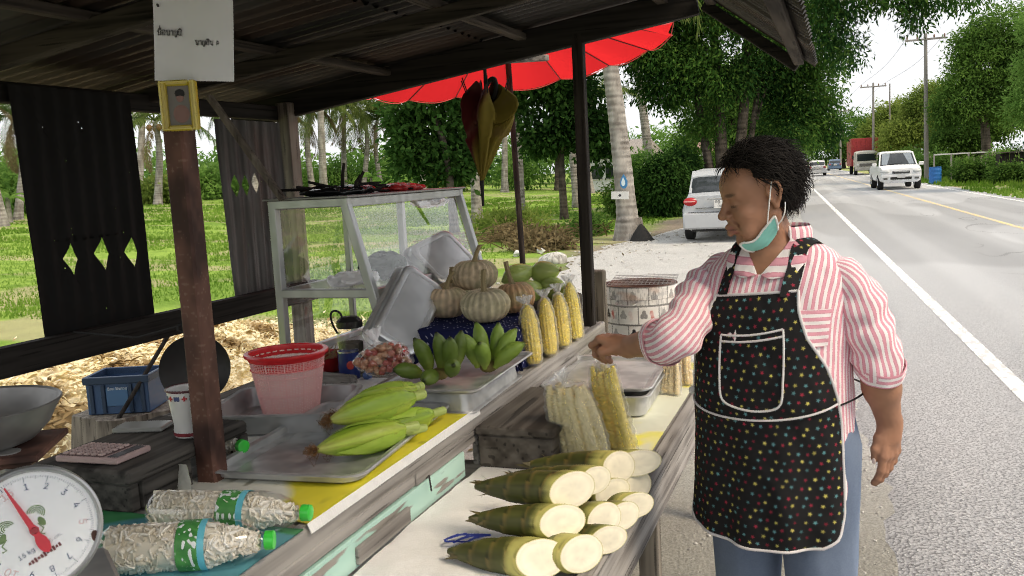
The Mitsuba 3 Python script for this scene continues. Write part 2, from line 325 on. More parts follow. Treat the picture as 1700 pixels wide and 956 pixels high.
# counter boards along y
def plank(x0, x1, y0, y1, z1, th, seed):
    m = box(((x0 + x1) / 2, (y0 + y1) / 2, z1 - th / 2), (x1 - x0, y1 - y0, th), bev=0.004)
    return m
g = np.random.default_rng(2)
xs = np.linspace(-2.05, -1.075, 7)
for k in range(6):
    part(stall, 'counter_board', plank(xs[k] + 0.003, xs[k + 1] - 0.003, 0.55 + g.uniform(-.02, .02), 4.0 + g.uniform(-.02, .02), UZ - g.uniform(0, 0.004), 0.022, k), 'wood_grey_y')
part(stall, 'counter_edge', box((-1.055, 2.28, UZ - 0.030), (0.034, 3.44, 0.062), bev=0.006), 'wood_grey_y')
for (y0, y1, z0, z1) in ((0.55, 1.98, 0.795, 0.832), (1.986, 4.0, 0.79, 0.832)):
    part(stall, 'fascia_board', box((-1.045, (y0 + y1) / 2, (z0 + z1) / 2), (0.022, y1 - y0 - 0.004, z1 - z0 - 0.004)), 'wood_grey_y')
part(stall, 'fascia_board', box((-1.043, 1.42, 0.752), (0.02, 1.75, 0.076)), 'turquoise_board', label='turquoise painted board with flaking paint under the counter edge')
part(stall, 'fascia_board', box((-1.043, 3.2, 0.752), (0.02, 1.6, 0.076)), 'wood_grey_y')
part(stall, 'fascia_board', box((-1.028, 1.12, 0.742), (0.012, 0.42, 0.03)), 'wood_grey_y')
part(stall, 'fascia_board', box((-1.028, 1.79, 0.745), (0.012, 0.26, 0.042)), 'wood_grey_y')
xs = np.linspace(-1.03, -0.545, 5)
for k in range(4):
    part(stall, 'shelf_board', plank(xs[k] + 0.003, xs[k + 1] - 0.003, 0.7 + g.uniform(-.02, .02), 3.95 + g.uniform(-.02, .02), LZ - 0.004 - g.uniform(0, 0.003), 0.02, k), 'wood_grey_y')
part(stall, 'shelf_edge', box((-0.52, 2.32, LZ - 0.018), (0.045, 3.3, 0.05), bev=0.006), 'wood_grey_y')
part(stall, 'shelf_apron', box((-0.535, 2.32, LZ - 0.125), (0.022, 3.3, 0.15), bev=0.005), 'wood_grey_y')
for y in (1.3, 2.6, 3.86): part(stall, 'cross_bar', box((-1.27, y, 0.62), (1.4, 0.045, 0.06)), 'wood_grey_x')
part(stall, 'nail', tube([(-1.028, 2.03, 0.80), (-1.02, 2.03, 0.81), (-1.018, 2.035, 0.765)], 0.0022, 6), 'black_rubber')

# roof: a long slope that falls to the back and a short front flap
def roof_z(x): return 1.985 + (x + 2.95) * (0.325 / 2.35)
roof_n = unit((-0.325, 0, 2.35))
def corrugated(L, Wd, amp=0.009, pitch=0.076, step=0.0127, n_long=9, seed=0, dent=0.006):
    """sheet, corrugations along x: L long (x), Wd wide (y)"""
    ny = int(Wd / step) + 1; x = np.linspace(0, L, n_long); y = np.linspace(0, Wd, ny)
    X, Y = np.meshgrid(x, y, indexing='ij'); Z = amp * np.cos(Y * 2 * PI / pitch)
    Z = Z + dent * (meshkit.fbm(np.stack([X * 1.7, Y * 2.1, X * 0 + seed], -1), 2, seed) - 0.5) * 2
    top = np.stack([X, Y, Z], -1).reshape(-1, 3); bot = top - [0, 0, 0.0012]; f = quads(grid_faces(n_long, ny))
    return tm(np.vstack([top, bot]), np.vstack([f[:, ::-1], f + len(top)]))
slope = math.atan2(0.325, 2.35)
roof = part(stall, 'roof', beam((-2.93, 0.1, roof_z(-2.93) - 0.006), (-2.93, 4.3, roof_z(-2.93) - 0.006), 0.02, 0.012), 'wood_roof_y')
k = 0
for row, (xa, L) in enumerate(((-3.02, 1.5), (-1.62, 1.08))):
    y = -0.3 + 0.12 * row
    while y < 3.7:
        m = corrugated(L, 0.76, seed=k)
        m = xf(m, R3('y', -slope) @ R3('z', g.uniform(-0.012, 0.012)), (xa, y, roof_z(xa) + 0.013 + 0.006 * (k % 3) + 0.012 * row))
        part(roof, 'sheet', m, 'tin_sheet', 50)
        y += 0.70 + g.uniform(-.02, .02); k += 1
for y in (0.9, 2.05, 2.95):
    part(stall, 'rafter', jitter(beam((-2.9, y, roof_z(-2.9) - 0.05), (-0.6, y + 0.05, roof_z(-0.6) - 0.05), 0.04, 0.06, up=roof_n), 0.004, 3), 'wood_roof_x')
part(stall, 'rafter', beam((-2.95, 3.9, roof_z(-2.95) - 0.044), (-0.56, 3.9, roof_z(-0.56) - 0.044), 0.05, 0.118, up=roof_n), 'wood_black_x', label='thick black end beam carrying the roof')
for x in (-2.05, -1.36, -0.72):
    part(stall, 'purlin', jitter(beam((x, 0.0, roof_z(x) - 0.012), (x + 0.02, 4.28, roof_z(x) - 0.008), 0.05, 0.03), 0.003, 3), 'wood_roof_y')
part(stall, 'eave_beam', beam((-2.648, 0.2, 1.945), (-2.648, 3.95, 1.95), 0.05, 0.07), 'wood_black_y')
part(stall, 'brace', beam((-2.30, 2.9, 1.95), (-2.00, 2.9, 1.535), 0.03, 0.022), 'wood_grey_z', label='thin diagonal brace under the roof')
part(stall, 'batten', beam((-1.47, 4.05, 2.125), (-1.33, 4.22, 2.14), 0.03, 0.03), 'wood_grey_x')
fl = part(stall, 'awning', beam((-0.535, 3.93, 2.255), (-0.16, 3.93, 1.965), 0.045, 0.055, up=(0, 1, 0)), 'wood_black_x', label='short tin awning sloping towards the road')
fs = math.atan2(0.29, 0.375)
for k in range(5):
    m = corrugated(0.56, 0.80, n_long=5, seed=40 + k)
    part(fl, 'sheet', xf(m, R3('y', fs), (-0.53, -0.05 + 0.765 * k + (0.1 if k == 4 else 0.1), 2.305 + 0.004 * (k % 2))), 'tin_sheet', 50)
part(fl, 'eave_bar', beam((-0.155, 0.1, 1.985), (-0.155, 3.9, 1.985), 0.04, 0.035), 'wood_roof_y')
part(fl, 'ridge_bar', beam((-0.50, 0.1, 2.262), (-0.50, 3.9, 2.262), 0.04, 0.035), 'wood_roof_y')

# back wall sheets with diamond cut-outs; corrugation runs upright
def wall_sheet(name_label, mat, y0, y1, z0, z1, holes, lean=0.0, seed=0, pins=14):
    poly = Polygon([(y0, z0), (y1, z0 - 0.01), (y1 - 0.012, z1), (y0 - 0.025, z1 + 0.0)])
    for (cy, cz, wd, hh) in holes:
        poly = poly.difference(Polygon([(cy - wd, cz + 0.004), (cy + 0.002, cz + hh), (cy + wd, cz - 0.004), (cy + 0.004, cz - hh)]))
    gg = np.random.default_rng(seed)
    for _ in range(pins):
        py, pz = gg.uniform(y0 + .03, y1 - .03), gg.uniform(z0 + .05, z1 - .1); poly = poly.difference(Point(py, pz).buffer(0.0022, 3))
    if poly.geom_type != 'Polygon': poly = max(poly.geoms, key=lambda q: q.area)
    m = sheet(poly, 0.0012, 0.02); v = np.asarray(m.vertices)
    x = -2.60 + 0.005 * np.cos(v[:, 0] * 2 * PI / 0.076) + v[:, 2] + 0.012 * (meshkit.fbm(v * 4 + seed, 2) - .5) + lean * (v[:, 1] - z0)
    part(stall, 'wall_sheet', tm(np.c_[x, v[:, 0], v[:, 1]], m.faces), mat, 50, label=name_label)
d1 = [(2.44, 1.365, 0.034, 0.058), (2.585, 1.37, 0.035, 0.062), (2.73, 1.362, 0.033, 0.058)]
wall_sheet('dark tin wall sheet with three bright diamond holes', 'tin_near_black', 2.285, 2.815, 1.095, 1.97, d1, 0.0, 1)
d2 = [(3.40, 1.60, 0.026, 0.052), (3.475, 1.60, 0.022, 0.05), (3.55, 1.61, 0.022, 0.05), (3.685, 1.62, 0.018, 0.03)]
wall_sheet('grey tin wall sheet at the back corner post', 'tin_wall', 3.33, 3.80, 1.07, 1.90, d2, 0.0, 2, 6)
# ------------------------------------------------------------------ goods on the stall
def place(m, R=None, t=(0, 0, 0)): return xf(m, R, t)
def cloth_patch(pts, nx, ny, amp, freq, seed, th=0.0015):
    """a quad patch (4 corners, counter-clockwise) with wrinkles"""
    p = np.asarray(pts, float); u, v = np.meshgrid(np.linspace(0, 1, nx), np.linspace(0, 1, ny), indexing='ij')
    u, v = u[..., None], v[..., None]
    X = (1 - u) * (1 - v) * p[0] + u * (1 - v) * p[1] + u * v * p[2] + (1 - u) * v * p[3]
    nrm = unit(np.cross(p[1] - p[0], p[3] - p[0]))
    h = (meshkit.fbm(X * freq + seed, 3, seed) ** 2) * amp * 2.2
    X = X + h[..., None] * nrm; X = X.reshape(-1, 3); f = quads(grid_faces(nx, ny))
    return tm(np.vstack([X, X - nrm * th]), np.vstack([f, f[:, ::-1] + len(X)])), np.c_[np.tile(np.stack([u[..., 0].ravel(), v[..., 0].ravel()], 1), (2, 1))]
def tray(w, d, h, flare=0.012, r=0.035, rim=0.012, th=0.0016):
    """sheet-metal tray, open upwards, underside at z = 0"""
    def o(k, z, rr=0): return ring3(rrect(w - 2 * k, d - 2 * k, max(r - k * 0.3 + rr, 0.004), 6), z)
    rings = [o(flare + 0.030, 0.0022), o(flare + 0.026, 0), o(flare + 0.008, 0), o(flare + 0.001, 0.005), o(rim, h - 0.003), o(0.002, h - 0.001), o(0, h - 0.003), o(-0.001, h), o(0.002, h + 0.003), o(rim + th, h + 0.001), o(flare + th, 0.006), o(flare + 0.007, th)]
    return loft(rings, True, True)
def film_of(points, pad=0.004, seed=0, amp=0.004):
    """crumpled clear bag drawn round the points"""
    h = trimesh.convex.convex_hull(np.asarray(points)); v, f = trimesh.remesh.subdivide_to_size(h.vertices, h.faces, 0.012, max_iter=12)
    m = trimesh.Trimesh(v, f, process=False); m.merge_vertices(); n = np.asarray(m.vertex_normals); vv = np.asarray(m.vertices)
    k = meshkit.fbm(vv * 70 + seed, 3, seed)[:, None]
    return tm(vv + n * (pad + amp * (k - 0.3) * 2), m.faces)
def knot(p, d, L, r, seed):
    """gathered top of a bag: a flaring crumpled sleeve from p along d"""
    g = np.random.default_rng(seed); n = 22; a = np.arange(n) * 2 * PI / n; F = frame(d); out = []
    for t, k in ((0, 1.0), (0.18, 0.45), (0.3, 0.32), (0.45, 0.55), (0.75, 0.95), (1.0, 1.15)):
        w = r * k * (1 + 0.45 * np.sin(a * 5 + 3 * t + seed) * min(1, 2.2 * t) + 0.3 * (g.random(n) - .5))
        out.append(np.asarray(p) + (np.stack([w * np.cos(a), w * np.sin(a), L * t + 0.2 * L * (g.random(n) - .5) * (t > .4)], 1)) @ F.T)
    return loft(out, False, False)
scene['clear_film'] = {'type': 'thindielectric', 'int_ior': 1.5}
scene['pack_film'] = {'type': 'blendbsdf', 'weight': 0.13, 'a': {'type': 'thindielectric', 'int_ior': 1.5}, 'b': {'type': 'twosided', 'bsdf': {'type': 'principled', 'base_color': rgb((.85, .86, .87)), 'roughness': .16, 'specular': .9, 'clearcoat': 1.0}}}
scene['bag_film'] = {'type': 'blendbsdf', 'weight': 0.35, 'a': {'type': 'thindielectric', 'int_ior': 1.5}, 'b': {'type': 'twosided', 'bsdf': {'type': 'principled', 'base_color': rgb((.85, .86, .87)), 'roughness': .25, 'specular': .6}}}
plain('milky_film', (0.86, 0.87, 0.88), 0.25, spec=0.6, spec_trans=0.0)

# --- sheets the goods lie on
def _yel(p, n, uv):
    t = FBM(p.x * 14, p.y * 9, p.z * 5, 3); s = FBM(p.x * 3.0 + 5, p.y * 2.5, 1, 2)
    c = MIX((0.80, 0.70, 0.03), (0.62, 0.58, 0.06), t)
    c = MIX(c, (0.78, 0.78, 0.70), SS(0.56, 0.66, s))
    return MIX(c, (0.12, 0.11, 0.04), 0.6 * SS(0.6, 0.72, N(p.x * 40, p.y * 16, 2) * 0.5 + t * 0.5) * SS(0.4, 0.6, N(p.x * 7, p.y * 4, 9)))
plain('yellow_print', mikit.proc(_yel), 0.5, spec=0.35)
def _sack(p, n, uv):
    w = N(p.x * 420, p.y * 420, 0); t = FBM(p.x * 9, p.y * 9, 3, 3)
    return MIX((0.74, 0.75, 0.75), (0.88, 0.89, 0.89), t) * (0.9 + 0.12 * w)
plain('woven_white', mikit.proc(_sack), 0.6, spec=0.3)
def _gsheet(p, n, uv):
    t = FBM(p.x * 15, p.y * 22, 3, 3)
    return MIX(MIX((0.03, 0.20, 0.07), (0.08, 0.30, 0.12), t), (0.10, 0.30, 0.36), SS(0.5, 0.6, FBM(p.x * 4 + 2, p.y * 6, 1, 2)))
plain('green_print', mikit.proc(_gsheet), 0.4, spec=0.4)
m, _ = cloth_patch([(-1.48, 1.58, .8855), (-1.036, 1.50, .8850), (-1.036, 2.42, .8850), (-1.50, 2.46, .8855)], 30, 50, 0.004, 12, 3)
solo('printed_sheet', 'creased yellow printed plastic sheet under the tray of unhusked corn', 'plastic sheet', m, 'yellow_print', True)
k = labels and 'printed_sheet'
m, _ = cloth_patch([(-1.037, 1.49, .889), (-1.029, 1.49, .868), (-1.029, 2.42, .868), (-1.037, 2.42, .889)], 4, 60, 0.003, 16, 4)
part('printed_sheet', 'hem', m, 'woven_white', True)
m, _ = cloth_patch([(-1.49, 1.60, .887), (-1.40, 1.585, .887), (-1.425, 1.60, .955), (-1.46, 1.61, .95)], 14, 14, 0.006, 26, 5)
part('printed_sheet', 'turned_corner', m, 'yellow_print', True)
m, _ = cloth_patch([(-1.62, 0.75, .8835), (-1.03, 0.75, .8835), (-1.03, 1.47, .8835), (-1.62, 1.46, .8835)], 34, 40, 0.005, 11, 6)
solo('printed_sheet', 'green and blue plastic sheet under the bottles', 'plastic sheet', m, 'green_print', True)
m, _ = cloth_patch([(-1.95, 1.9, .884), (-1.40, 1.9, .884), (-1.38, 2.75, .884), (-1.95, 2.75, .884)], 20, 30, 0.003, 11, 7)
solo('plastic_sheet', 'white plastic sheet under the deep tray on the upper counter', 'plastic sheet', m, 'woven_white', True)
m, _ = cloth_patch([(-1.02, 1.52, .7155), (-0.60, 1.46, .7155), (-0.56, 2.36, .7155), (-1.02, 2.44, .7155)], 60, 90, 0.010, 10, 8)
sk = solo('white_sack', 'flattened white woven sack under the pile of bamboo shoots', 'sack', m, 'woven_white', True)
part(sk, 'hem', tube(spline([(-1.02, 1.52, .723), (-0.9, 1.495, .726), (-0.75, 1.48, .724), (-0.60, 1.455, .722)], 24), 0.0045, 8), 'woven_white', True)
put_ = []
for (x, y, L, a) in ((-.873, 1.835, .045, 1.1), (-.862, 1.845, .05, .9), (-.846, 1.83, .05, 1.2), (-.832, 1.845, .052, .8), (-.818, 1.84, .045, 1.25), (-.802, 1.855, .04, .7), (-.84, 1.815, .08, .15), (-.82, 1.862, .07, .2)):
    put_.append(tube([(x - L / 2 * math.cos(a), y - L / 2 * math.sin(a), .7335), (x, y, .7345), (x + L / 2 * math.cos(a), y + L / 2 * math.sin(a), .7335)], 0.004, 5, flat=0.4))
part(sk, 'blue_lettering', join(put_), 'vc_matte', c=(0.03, 0.05, 0.30), label='worn blue lettering')
def _yel2(p, n, uv):
    s = FBM(p.x * 7 + 5, p.y * 5.5, 1, 3)
    return MIX((0.74, 0.70, 0.07), (0.62, 0.64, 0.52), SS(0.42, 0.60, s))
plain('yellow_faded', mikit.proc(_yel2), 0.4, spec=0.4)
m, _ = cloth_patch([(-0.86, 2.36, .7165), (-0.548, 2.30, .7165), (-0.548, 3.9, .7165), (-1.0, 3.9, .7165)], 20, 60, 0.003, 9, 9)
solo('printed_sheet', 'faded yellow sheet along the outer edge of the lower shelf', 'plastic sheet', m, 'yellow_faded', True)

# --- dial scale
sc = thing('dial_scale', 'white faced dial weighing scale with red needle and metal pan', 'weighing scale')
dn = unit((0.78, -0.60, 0.16)); DF = frame(dn); dc = np.array([-1.190, 0.985, 1.068])
def onD(m, z=0.0): return xf(m, DF, dc + dn * z, .93)
part(sc, 'housing', onD(join([lathe([(0.0, -0.08), (0.085, -0.08), (0.095, -0.07), (0.104, -0.012), (0.1, 0)], 48)])), 'steel_grey', 40)
part(sc, 'base', box(dc + np.array([-0.03, 0.04, -0.143]), (0.20, 0.16, 0.088), rz=math.atan2(dn[0], -dn[1]), bev=0.008), 'steel_grey')
part(sc, 'dial', onD(lathe([(0, 0.0005), (0.099, 0.0005)], 64)), 'vc_satin', c=(0.86, 0.88, 0.90))
part(sc, 'bezel', onD(lathe([(0.0985, -0.002), (0.0975, 0.003), (0.0985, 0.009), (0.102, 0.012), (0.106, 0.010), (0.1075, 0.0), (0.1075, -0.016), (0.103, -0.018)], 64)), 'aluminium_frame', 40)
ink = (0.09, 0.11, 0.20); a0 = math.radians(-28)
def pol(kg, r):
    a = a0 + kg * 2 * PI / 15; return np.array([r * math.sin(a), r * math.cos(a)]), a
tk = []
for i in range(0, 150):
    L = 0.010 if i % 10 == 0 else (0.007 if i % 5 == 0 else 0.0042)
    p, a = pol(i / 10, 0.0915 - L / 2); tk.append(box((p[0], p[1], 0.0012), (0.0005 if i % 10 else 0.0009, L, 0.0004), rz=-a, bev=0))
part(sc, 'tick_marks', onD(join(tk)), 'vc_matte', c=(0.2, 0.22, 0.28))
nm = []
for kg in (1, 2, 3, 4, 6, 7, 8, 9, 11, 12, 13, 14):
    p, a = pol(kg, 0.0735); t = meshkit.text_mesh(str(kg), 0.0105, 0.0004); w = np.ptp(t.vertices[:, 0])
    nm.append(xf(xf(t, t=(-w / 2, -0.005, 0)), R3('z', -a), (p[0], p[1], 0.001)))
for q_ in nm: part(sc, 'numeral', onD(q_), 'vc_matte', c=ink)
nm = []
for kg in (5, 10):
    p, a = pol(kg, 0.0735); t = meshkit.text_mesh(str(kg), 0.0125, 0.0004); w = np.ptp(t.vertices[:, 0])
    nm.append(xf(xf(t, t=(-w / 2, -0.005, 0)), R3('z', -a), (p[0], p[1], 0.001)))
p, a = pol(0, 0.0735); t = meshkit.text_mesh('15', 0.0125, 0.0004); nm.append(xf(xf(t, t=(-0.009, -0.006, 0)), R3('z', -a), (p[0] , p[1], 0.001)))
for q_ in nm: part(sc, 'numeral', onD(q_), 'vc_matte', c=(0.72, 0.55, 0.55), label='faded pink numeral')
for s, (cx, cy) in ((1, (0.004, 0.028)), (-1, (-0.038, 0.012))):          # a pair of curled plumes
    em = []
    for q in range(4):
        r_ = 0.0035 + 0.0032 * q
        em.append(tube([(cx + s * 0.002 + r_ * math.cos(t), cy + 0.9 * r_ * math.sin(t), 0.0012) for t in np.linspace(-0.7 if s > 0 else 0.5, 3.1 if s > 0 else 4.2, 12)], 0.0009, 5, flat=0.35))
    em.append(xf(ico(1, 1, (0.005, 0.009, 0.0005)), R3('z', s * 0.5), (cx + s * 0.009, cy - 0.016, 0.001)))
    em.append(tube([(cx + s * 0.003, cy - 0.018, 0.0012), (cx + s * 0.011, cy - 0.028, 0.0012), (cx + s * 0.005, cy - 0.036, 0.0012), (cx + s * 0.012, cy - 0.038, 0.0012)], 0.0011, 5, flat=0.4))
    part(sc, 'emblem', onD(join(em)), 'vc_matte', c=(0.30, 0.42, 0.20), c2=(0.07, 0.12, 0.05), freq=260, label='green curling plume emblem')
for txt, h, x, y, cc in (('15 kg', 0.0075, -0.027, -0.046, ink), ('15 cm.', 0.006, 0.017, -0.029, (0.45, 0.45, 0.5))):
    part(sc, 'lettering', onD(xf(meshkit.text_mesh(txt, h, 0.0004), R3('z', 0.42), (x, y, 0.001))), 'vc_matte', c=cc)
bars = [xf(box((0.004 + 0.0052 * q, 0, 0.0012), (0.0036, 0.0045 + 0.002 * (q % 3), 0.0004), bev=0), R3('z', 0.42), (-0.016, -0.056, 0)) for q in range(11)]
part(sc, 'maker_plate', onD(join(bars)), 'vc_matte', c=(0.16, 0.06, 0.06))
na = a0 + math.radians(4)
nd = Polygon([(-0.0012, 0.087), (0.0012, 0.087), (0.004, 0.03), (0.0048, 0.008), (0.0075, 0.0), (0.005, -0.009), (0.009, -0.02), (0.0095, -0.030), (0.0065, -0.040), (0, -0.045), (-0.0065, -0.040), (-0.0095, -0.030), (-0.009, -0.02), (-0.005, -0.009), (-0.0075, 0), (-0.0048, 0.008), (-0.004, 0.03)])
nz = trimesh.creation.extrude_polygon(nd, 0.002, engine='earcut')
part(sc, 'needle', onD(xf(nz, R3('z', -na), (0, 0, 0.006))), 'vc_gloss', c=(0.62, 0.04, 0.06))
part(sc, 'needle_hub', onD(lathe([(0, 0.013), (0.004, 0.013), (0.006, 0.010), (0.006, 0.002)], 16)), 'vc_gloss', 30, c=(0.35, 0.03, 0.04))
part(sc, 'rust_spot', onD(xf(ico(1, 2, (0.007, 0.012, 0.0012)), R3('z', 0.3), (0.092, -0.035, 0.001))), 'rusty_steel', True)
pc = np.array([-1.405, 1.10, 1.155])
top = xf(join([box((0, 0, 0), (0.22, 0.18, 0.012), bev=0.004), box((0, 0, -0.012), (0.18, 0.14, 0.014), bev=0.004)]), R3('z', 0.55), (-1.40, 1.085, 1.152))
part(sc, 'top_plate', top, 'rusty_steel')
part(sc, 'stem', lathe([(0.02, 0.0), (0.02, 0.06)], 12, True).apply_translation((-1.33, 1.07, 1.10)), 'steel_grey')
part(sc, 'pan', xf(lathe([(0.0, 0.003), (0.09, 0.003), (0.105, 0.008), (0.128, 0.03), (0.142, 0.058), (0.147, 0.070), (0.153, 0.073), (0.155, 0.071), (0.153, 0.068), (0.1455, 0.056), (0.131, 0.028), (0.108, 0.006), (0.092, 0), (0, 0)], 64), t=(-1.44, 1.085, 1.158)), 'steel_grey', 40)

# --- bottles packed with shreds
def bottle(p, d, L, r, seed, label):
    b = thing('plastic_bottle', label, 'bottle', 'bottles of shredded bamboo'); F = frame(d)
    prof = [(0.0, 0.004), (r * 0.5, 0.0), (r * 0.86, 0.004), (r, 0.02)]
    for q in range(9): prof += [(r * (1.0 if q % 2 else 0.955), 0.03 + q * L * 0.052)]
    prof += [(r * 0.98, L * 0.60), (r, L * 0.63), (r * 0.99, L * 0.72), (r * 0.86, L * 0.80), (r * 0.62, L * 0.87), (r * 0.34, L * 0.925), (r * 0.30, L * 0.96)]
    part(b, 'shell', xf(lathe(prof, 36), F, p), 'clear_film', True)
    g = np.random.default_rng(seed); vs, cs = [], []
    for _ in range(760):
        t = g.uniform(0.015, L * 0.9); rr = r * 0.93 * min(1, max(0.25, 2.1 * (1 - t / L) + 0.14)); a = g.uniform(0, 2 * PI); q = rr * math.sqrt(g.uniform(0.72, 1))
        c0 = np.array([q * math.cos(a), q * math.sin(a), t]); dd = unit(g.normal(size=3) * [1, 1, 0.7]); ln = g.uniform(0.008, 0.018)
        pts = np.stack([c0 - dd * ln, c0 + g.normal(size=3) * 0.004, c0 + dd * ln])
        h = np.hypot(pts[:, 0], pts[:, 1]); pts[:, :2] *= np.minimum(1, rr * 0.99 / np.maximum(h, 1e-6))[:, None]; pts[:, 2] = np.clip(pts[:, 2], 0.008, L * 0.91)
        vs.append(tube(pts, g.uniform(0.003, 0.0055), 5, flat=0.45)); tone = g.random() ** .7; cs.append(np.tile(np.array([.66, .60, .47]) * (1 - tone) + np.array([.86, .84, .78]) * tone, (len(vs[-1].vertices), 1)))
    core = lathe([(0, 0.012), (r * 0.84, 0.016), (r * 0.84, L * 0.56), (r * 0.70, L * 0.66), (r * 0.48, L * 0.78), (r * 0.25, L * 0.86), (0, L * 0.9)], 18)
    mm = xf(join(vs + [core]), F, p)
    cs.append(np.tile([.74, .70, .60], (len(core.vertices), 1)))
    part(b, 'shreds', mm, 'vc_satin', True, c=np.vstack(cs), kind='stuff', label='pale shredded bamboo packed inside')
    part(b, 'label_band', xf(lathe([(r * 1.012, L * 0.46), (r * 1.012, L * 0.585)], 36), F, p), 'label_green', True)
    part(b, 'label_stripe', xf(lathe([(r * 1.016, L * 0.585), (r * 1.016, L * 0.625)], 36), F, p), 'vc_gloss', True, c=(0.14, 0.50, 0.62))
    cap = [(r * 0.30, L * 0.945), (r * 0.37, L * 0.947)]
    part(b, 'cap', xf(lathe([(0.0, L * 0.945), (r * 0.38, L * 0.945), (r * 0.39, L * 0.95), (r * 0.38, L * 0.995), (r * 0.33, L), (0, L)], 28), F, p), 'vc_gloss', 40, c=(0.05, 0.55, 0.06))
    return b
def _lab(p, n, uv):
    t = FBM(p.x * 60, p.y * 60, p.z * 60, 2)
    return MIX(MIX((0.015, 0.13, 0.03), (0.12, 0.38, 0.10), t), (0.75, 0.80, 0.80), SS(0.62, 0.70, N(p.x * 160, p.y * 160, p.z * 60)))
plain('label_green', mikit.proc(_lab), 0.35)
bottle((-1.283, 1.197, 0.932), (0.30, 0.135, -0.004), 0.315, 0.046, 1, 'clear bottle of shredded bamboo with green cap lying nearest the counter edge')
bottle((-1.345, 1.395, 0.929), (0.35, 0.075, -0.004), 0.345, 0.043, 2, 'clear bottle of shredded bamboo with green cap lying behind the front bottle')
bottle((-1.72, 1.94, 0.929), (0.30, -0.12, -0.004), 0.30, 0.044, 3, 'bottle half hidden behind the steel post with only its green cap showing')

# --- bench with calculator, mug, small cup
bn = thing('low_bench', 'dark worn wooden bench standing on the near end of the counter', 'bench')
part(bn, 'top', jitter(box((-1.60, 1.66, 0.967), (0.29, 0.42, 0.034), bev=0.007), 0.003, 12), 'wood_bench')
part(bn, 'front_panel', jitter(box((-1.60, 1.475, 0.917), (0.27, 0.03, 0.066), bev=0.005), 0.002, 14), 'wood_bench')
part(bn, 'side_panel', jitter(box((-1.467, 1.57, 0.917), (0.026, 0.16, 0.066), bev=0.005), 0.002, 14), 'wood_bench')
part(bn, 'leg', box((-1.475, 1.852, 0.917), (0.04, 0.03, 0.066)), 'wood_bench')
part(bn, 'leg', box((-1.72, 1.852, 0.917), (0.04, 0.03, 0.066)), 'wood_bench')
ca = thing('calculator', 'pale pink pocket calculator lying on the dark bench', 'calculator'); CR = R3('z', 0.06) @ R3('x', -0.03)
def onC(m): return xf(m, CR, (-1.595, 1.525, 0.995))
part(ca, 'body', onC(box((0, 0, 0), (0.17, 0.115, 0.014), bev=0.004)), 'vc_satin', c=(0.50, 0.37, 0.36))
part(ca, 'key_panel', onC(box((-0.018, 0, 0.0072), (0.12, 0.10, 0.002), bev=0.0008)), 'vc_matte', c=(0.15, 0.10, 0.10))
part(ca, 'display', onC(box((0.065, 0, 0.0075), (0.026, 0.095, 0.002), bev=0.0008)), 'vc_gloss', c=(0.10, 0.09, 0.10))
for i in range(6):
    for j in range(5):
        part(ca, 'key', onC(box((-0.068 + i * 0.0195, -0.038 + j * 0.019, 0.0095), (0.013, 0.013, 0.005), bev=0.0015)), 'vc_satin', c=(0.55, 0.42, 0.40))
mg = thing('enamel_mug', 'white mug with red cross band half hidden behind the steel post', 'mug')
mR, mo = None, (-1.512, 1.722, 0.985)
part(mg, 'body', xf(lathe([(0, 0.004), (0.040, 0.0), (0.044, 0.004), (0.045, 0.02), (0.043, 0.035), (0.052, 0.11), (0.056, 0.135), (0.0585, 0.137), (0.0555, 0.133), (0.05, 0.11), (0.041, 0.035), (0.04, 0.01), (0, 0.01)], 40), t=mo, s=.88), 'vc_gloss', 40, c=(0.72, 0.72, 0.70))
part(mg, 'rim', xf(lathe([(0.0565, 0.132), (0.0592, 0.1345), (0.0595, 0.138), (0.0572, 0.139), (0.0555, 0.137)], 40), t=mo, s=.88), 'vc_gloss', True, c=(0.12, 0.04, 0.05))
for q in range(16):
    a = q * PI / 8 + 0.15; cc = (0.5, 0.03, 0.04) if q % 2 else (0.06, 0.08, 0.2)
    for (w, h, dz) in (((0.014, 0.004, 0), (0.004, 0.014, 0)) if q % 2 else ((0.016, 0.012, 0),)):
        rr = 0.0538 + 0.0005; c0 = np.array([rr * math.cos(a), rr * math.sin(a), 0.116]); R = R3('z', a)
        part(mg, 'band_mark', xf(box((0, 0, 0), (0.0012, w, h), bev=0), R, c0 * .88 + np.array(mo), .88), 'vc_satin', c=cc)
part(mg, 'foot_band', xf(lathe([(0.0452, 0.006), (0.0462, 0.016)], 36), t=mo, s=.88), 'vc_satin', True, c=(0.25, 0.04, 0.05))
part(mg, 'handle', xf(tube(spline([(0.02, 0.05, 0.105), (0.03, 0.085, 0.10), (0.03, 0.088, 0.06), (0.02, 0.045, 0.04)], 14), 0.005, 8), t=mo, s=.88), 'vc_gloss', True, c=(0.7, 0.7, 0.68))
cu = thing('small_cup', 'small dark cup standing left of the calculator', 'cup')
part(cu, 'body', xf(lathe([(0, 0), (0.016, 0), (0.021, 0.045), (0.023, 0.048), (0.0205, 0.046), (0.016, 0.006), (0, 0.006)], 24), t=(-1.80, 1.62, 0.885)), 'vc_gloss', 40, c=(0.03, 0.04, 0.035))
part(cu, 'lid', xf(lathe([(0.0, 0.052), (0.022, 0.051), (0.0245, 0.048), (0.0245, 0.045)], 24), t=(-1.80, 1.62, 0.885)), 'vc_gloss', 40, c=(0.05, 0.06, 0.05))
solo('tray_lid', 'clear plastic lid lying behind the calculator on the bench', 'lid', xf(box((0, 0, 0), (0.13, 0.07, 0.012), bev=0.005), R3('z', 0.3), (-1.68, 1.74, 0.992)), 'vc_gloss', c=(0.35, 0.36, 0.34))

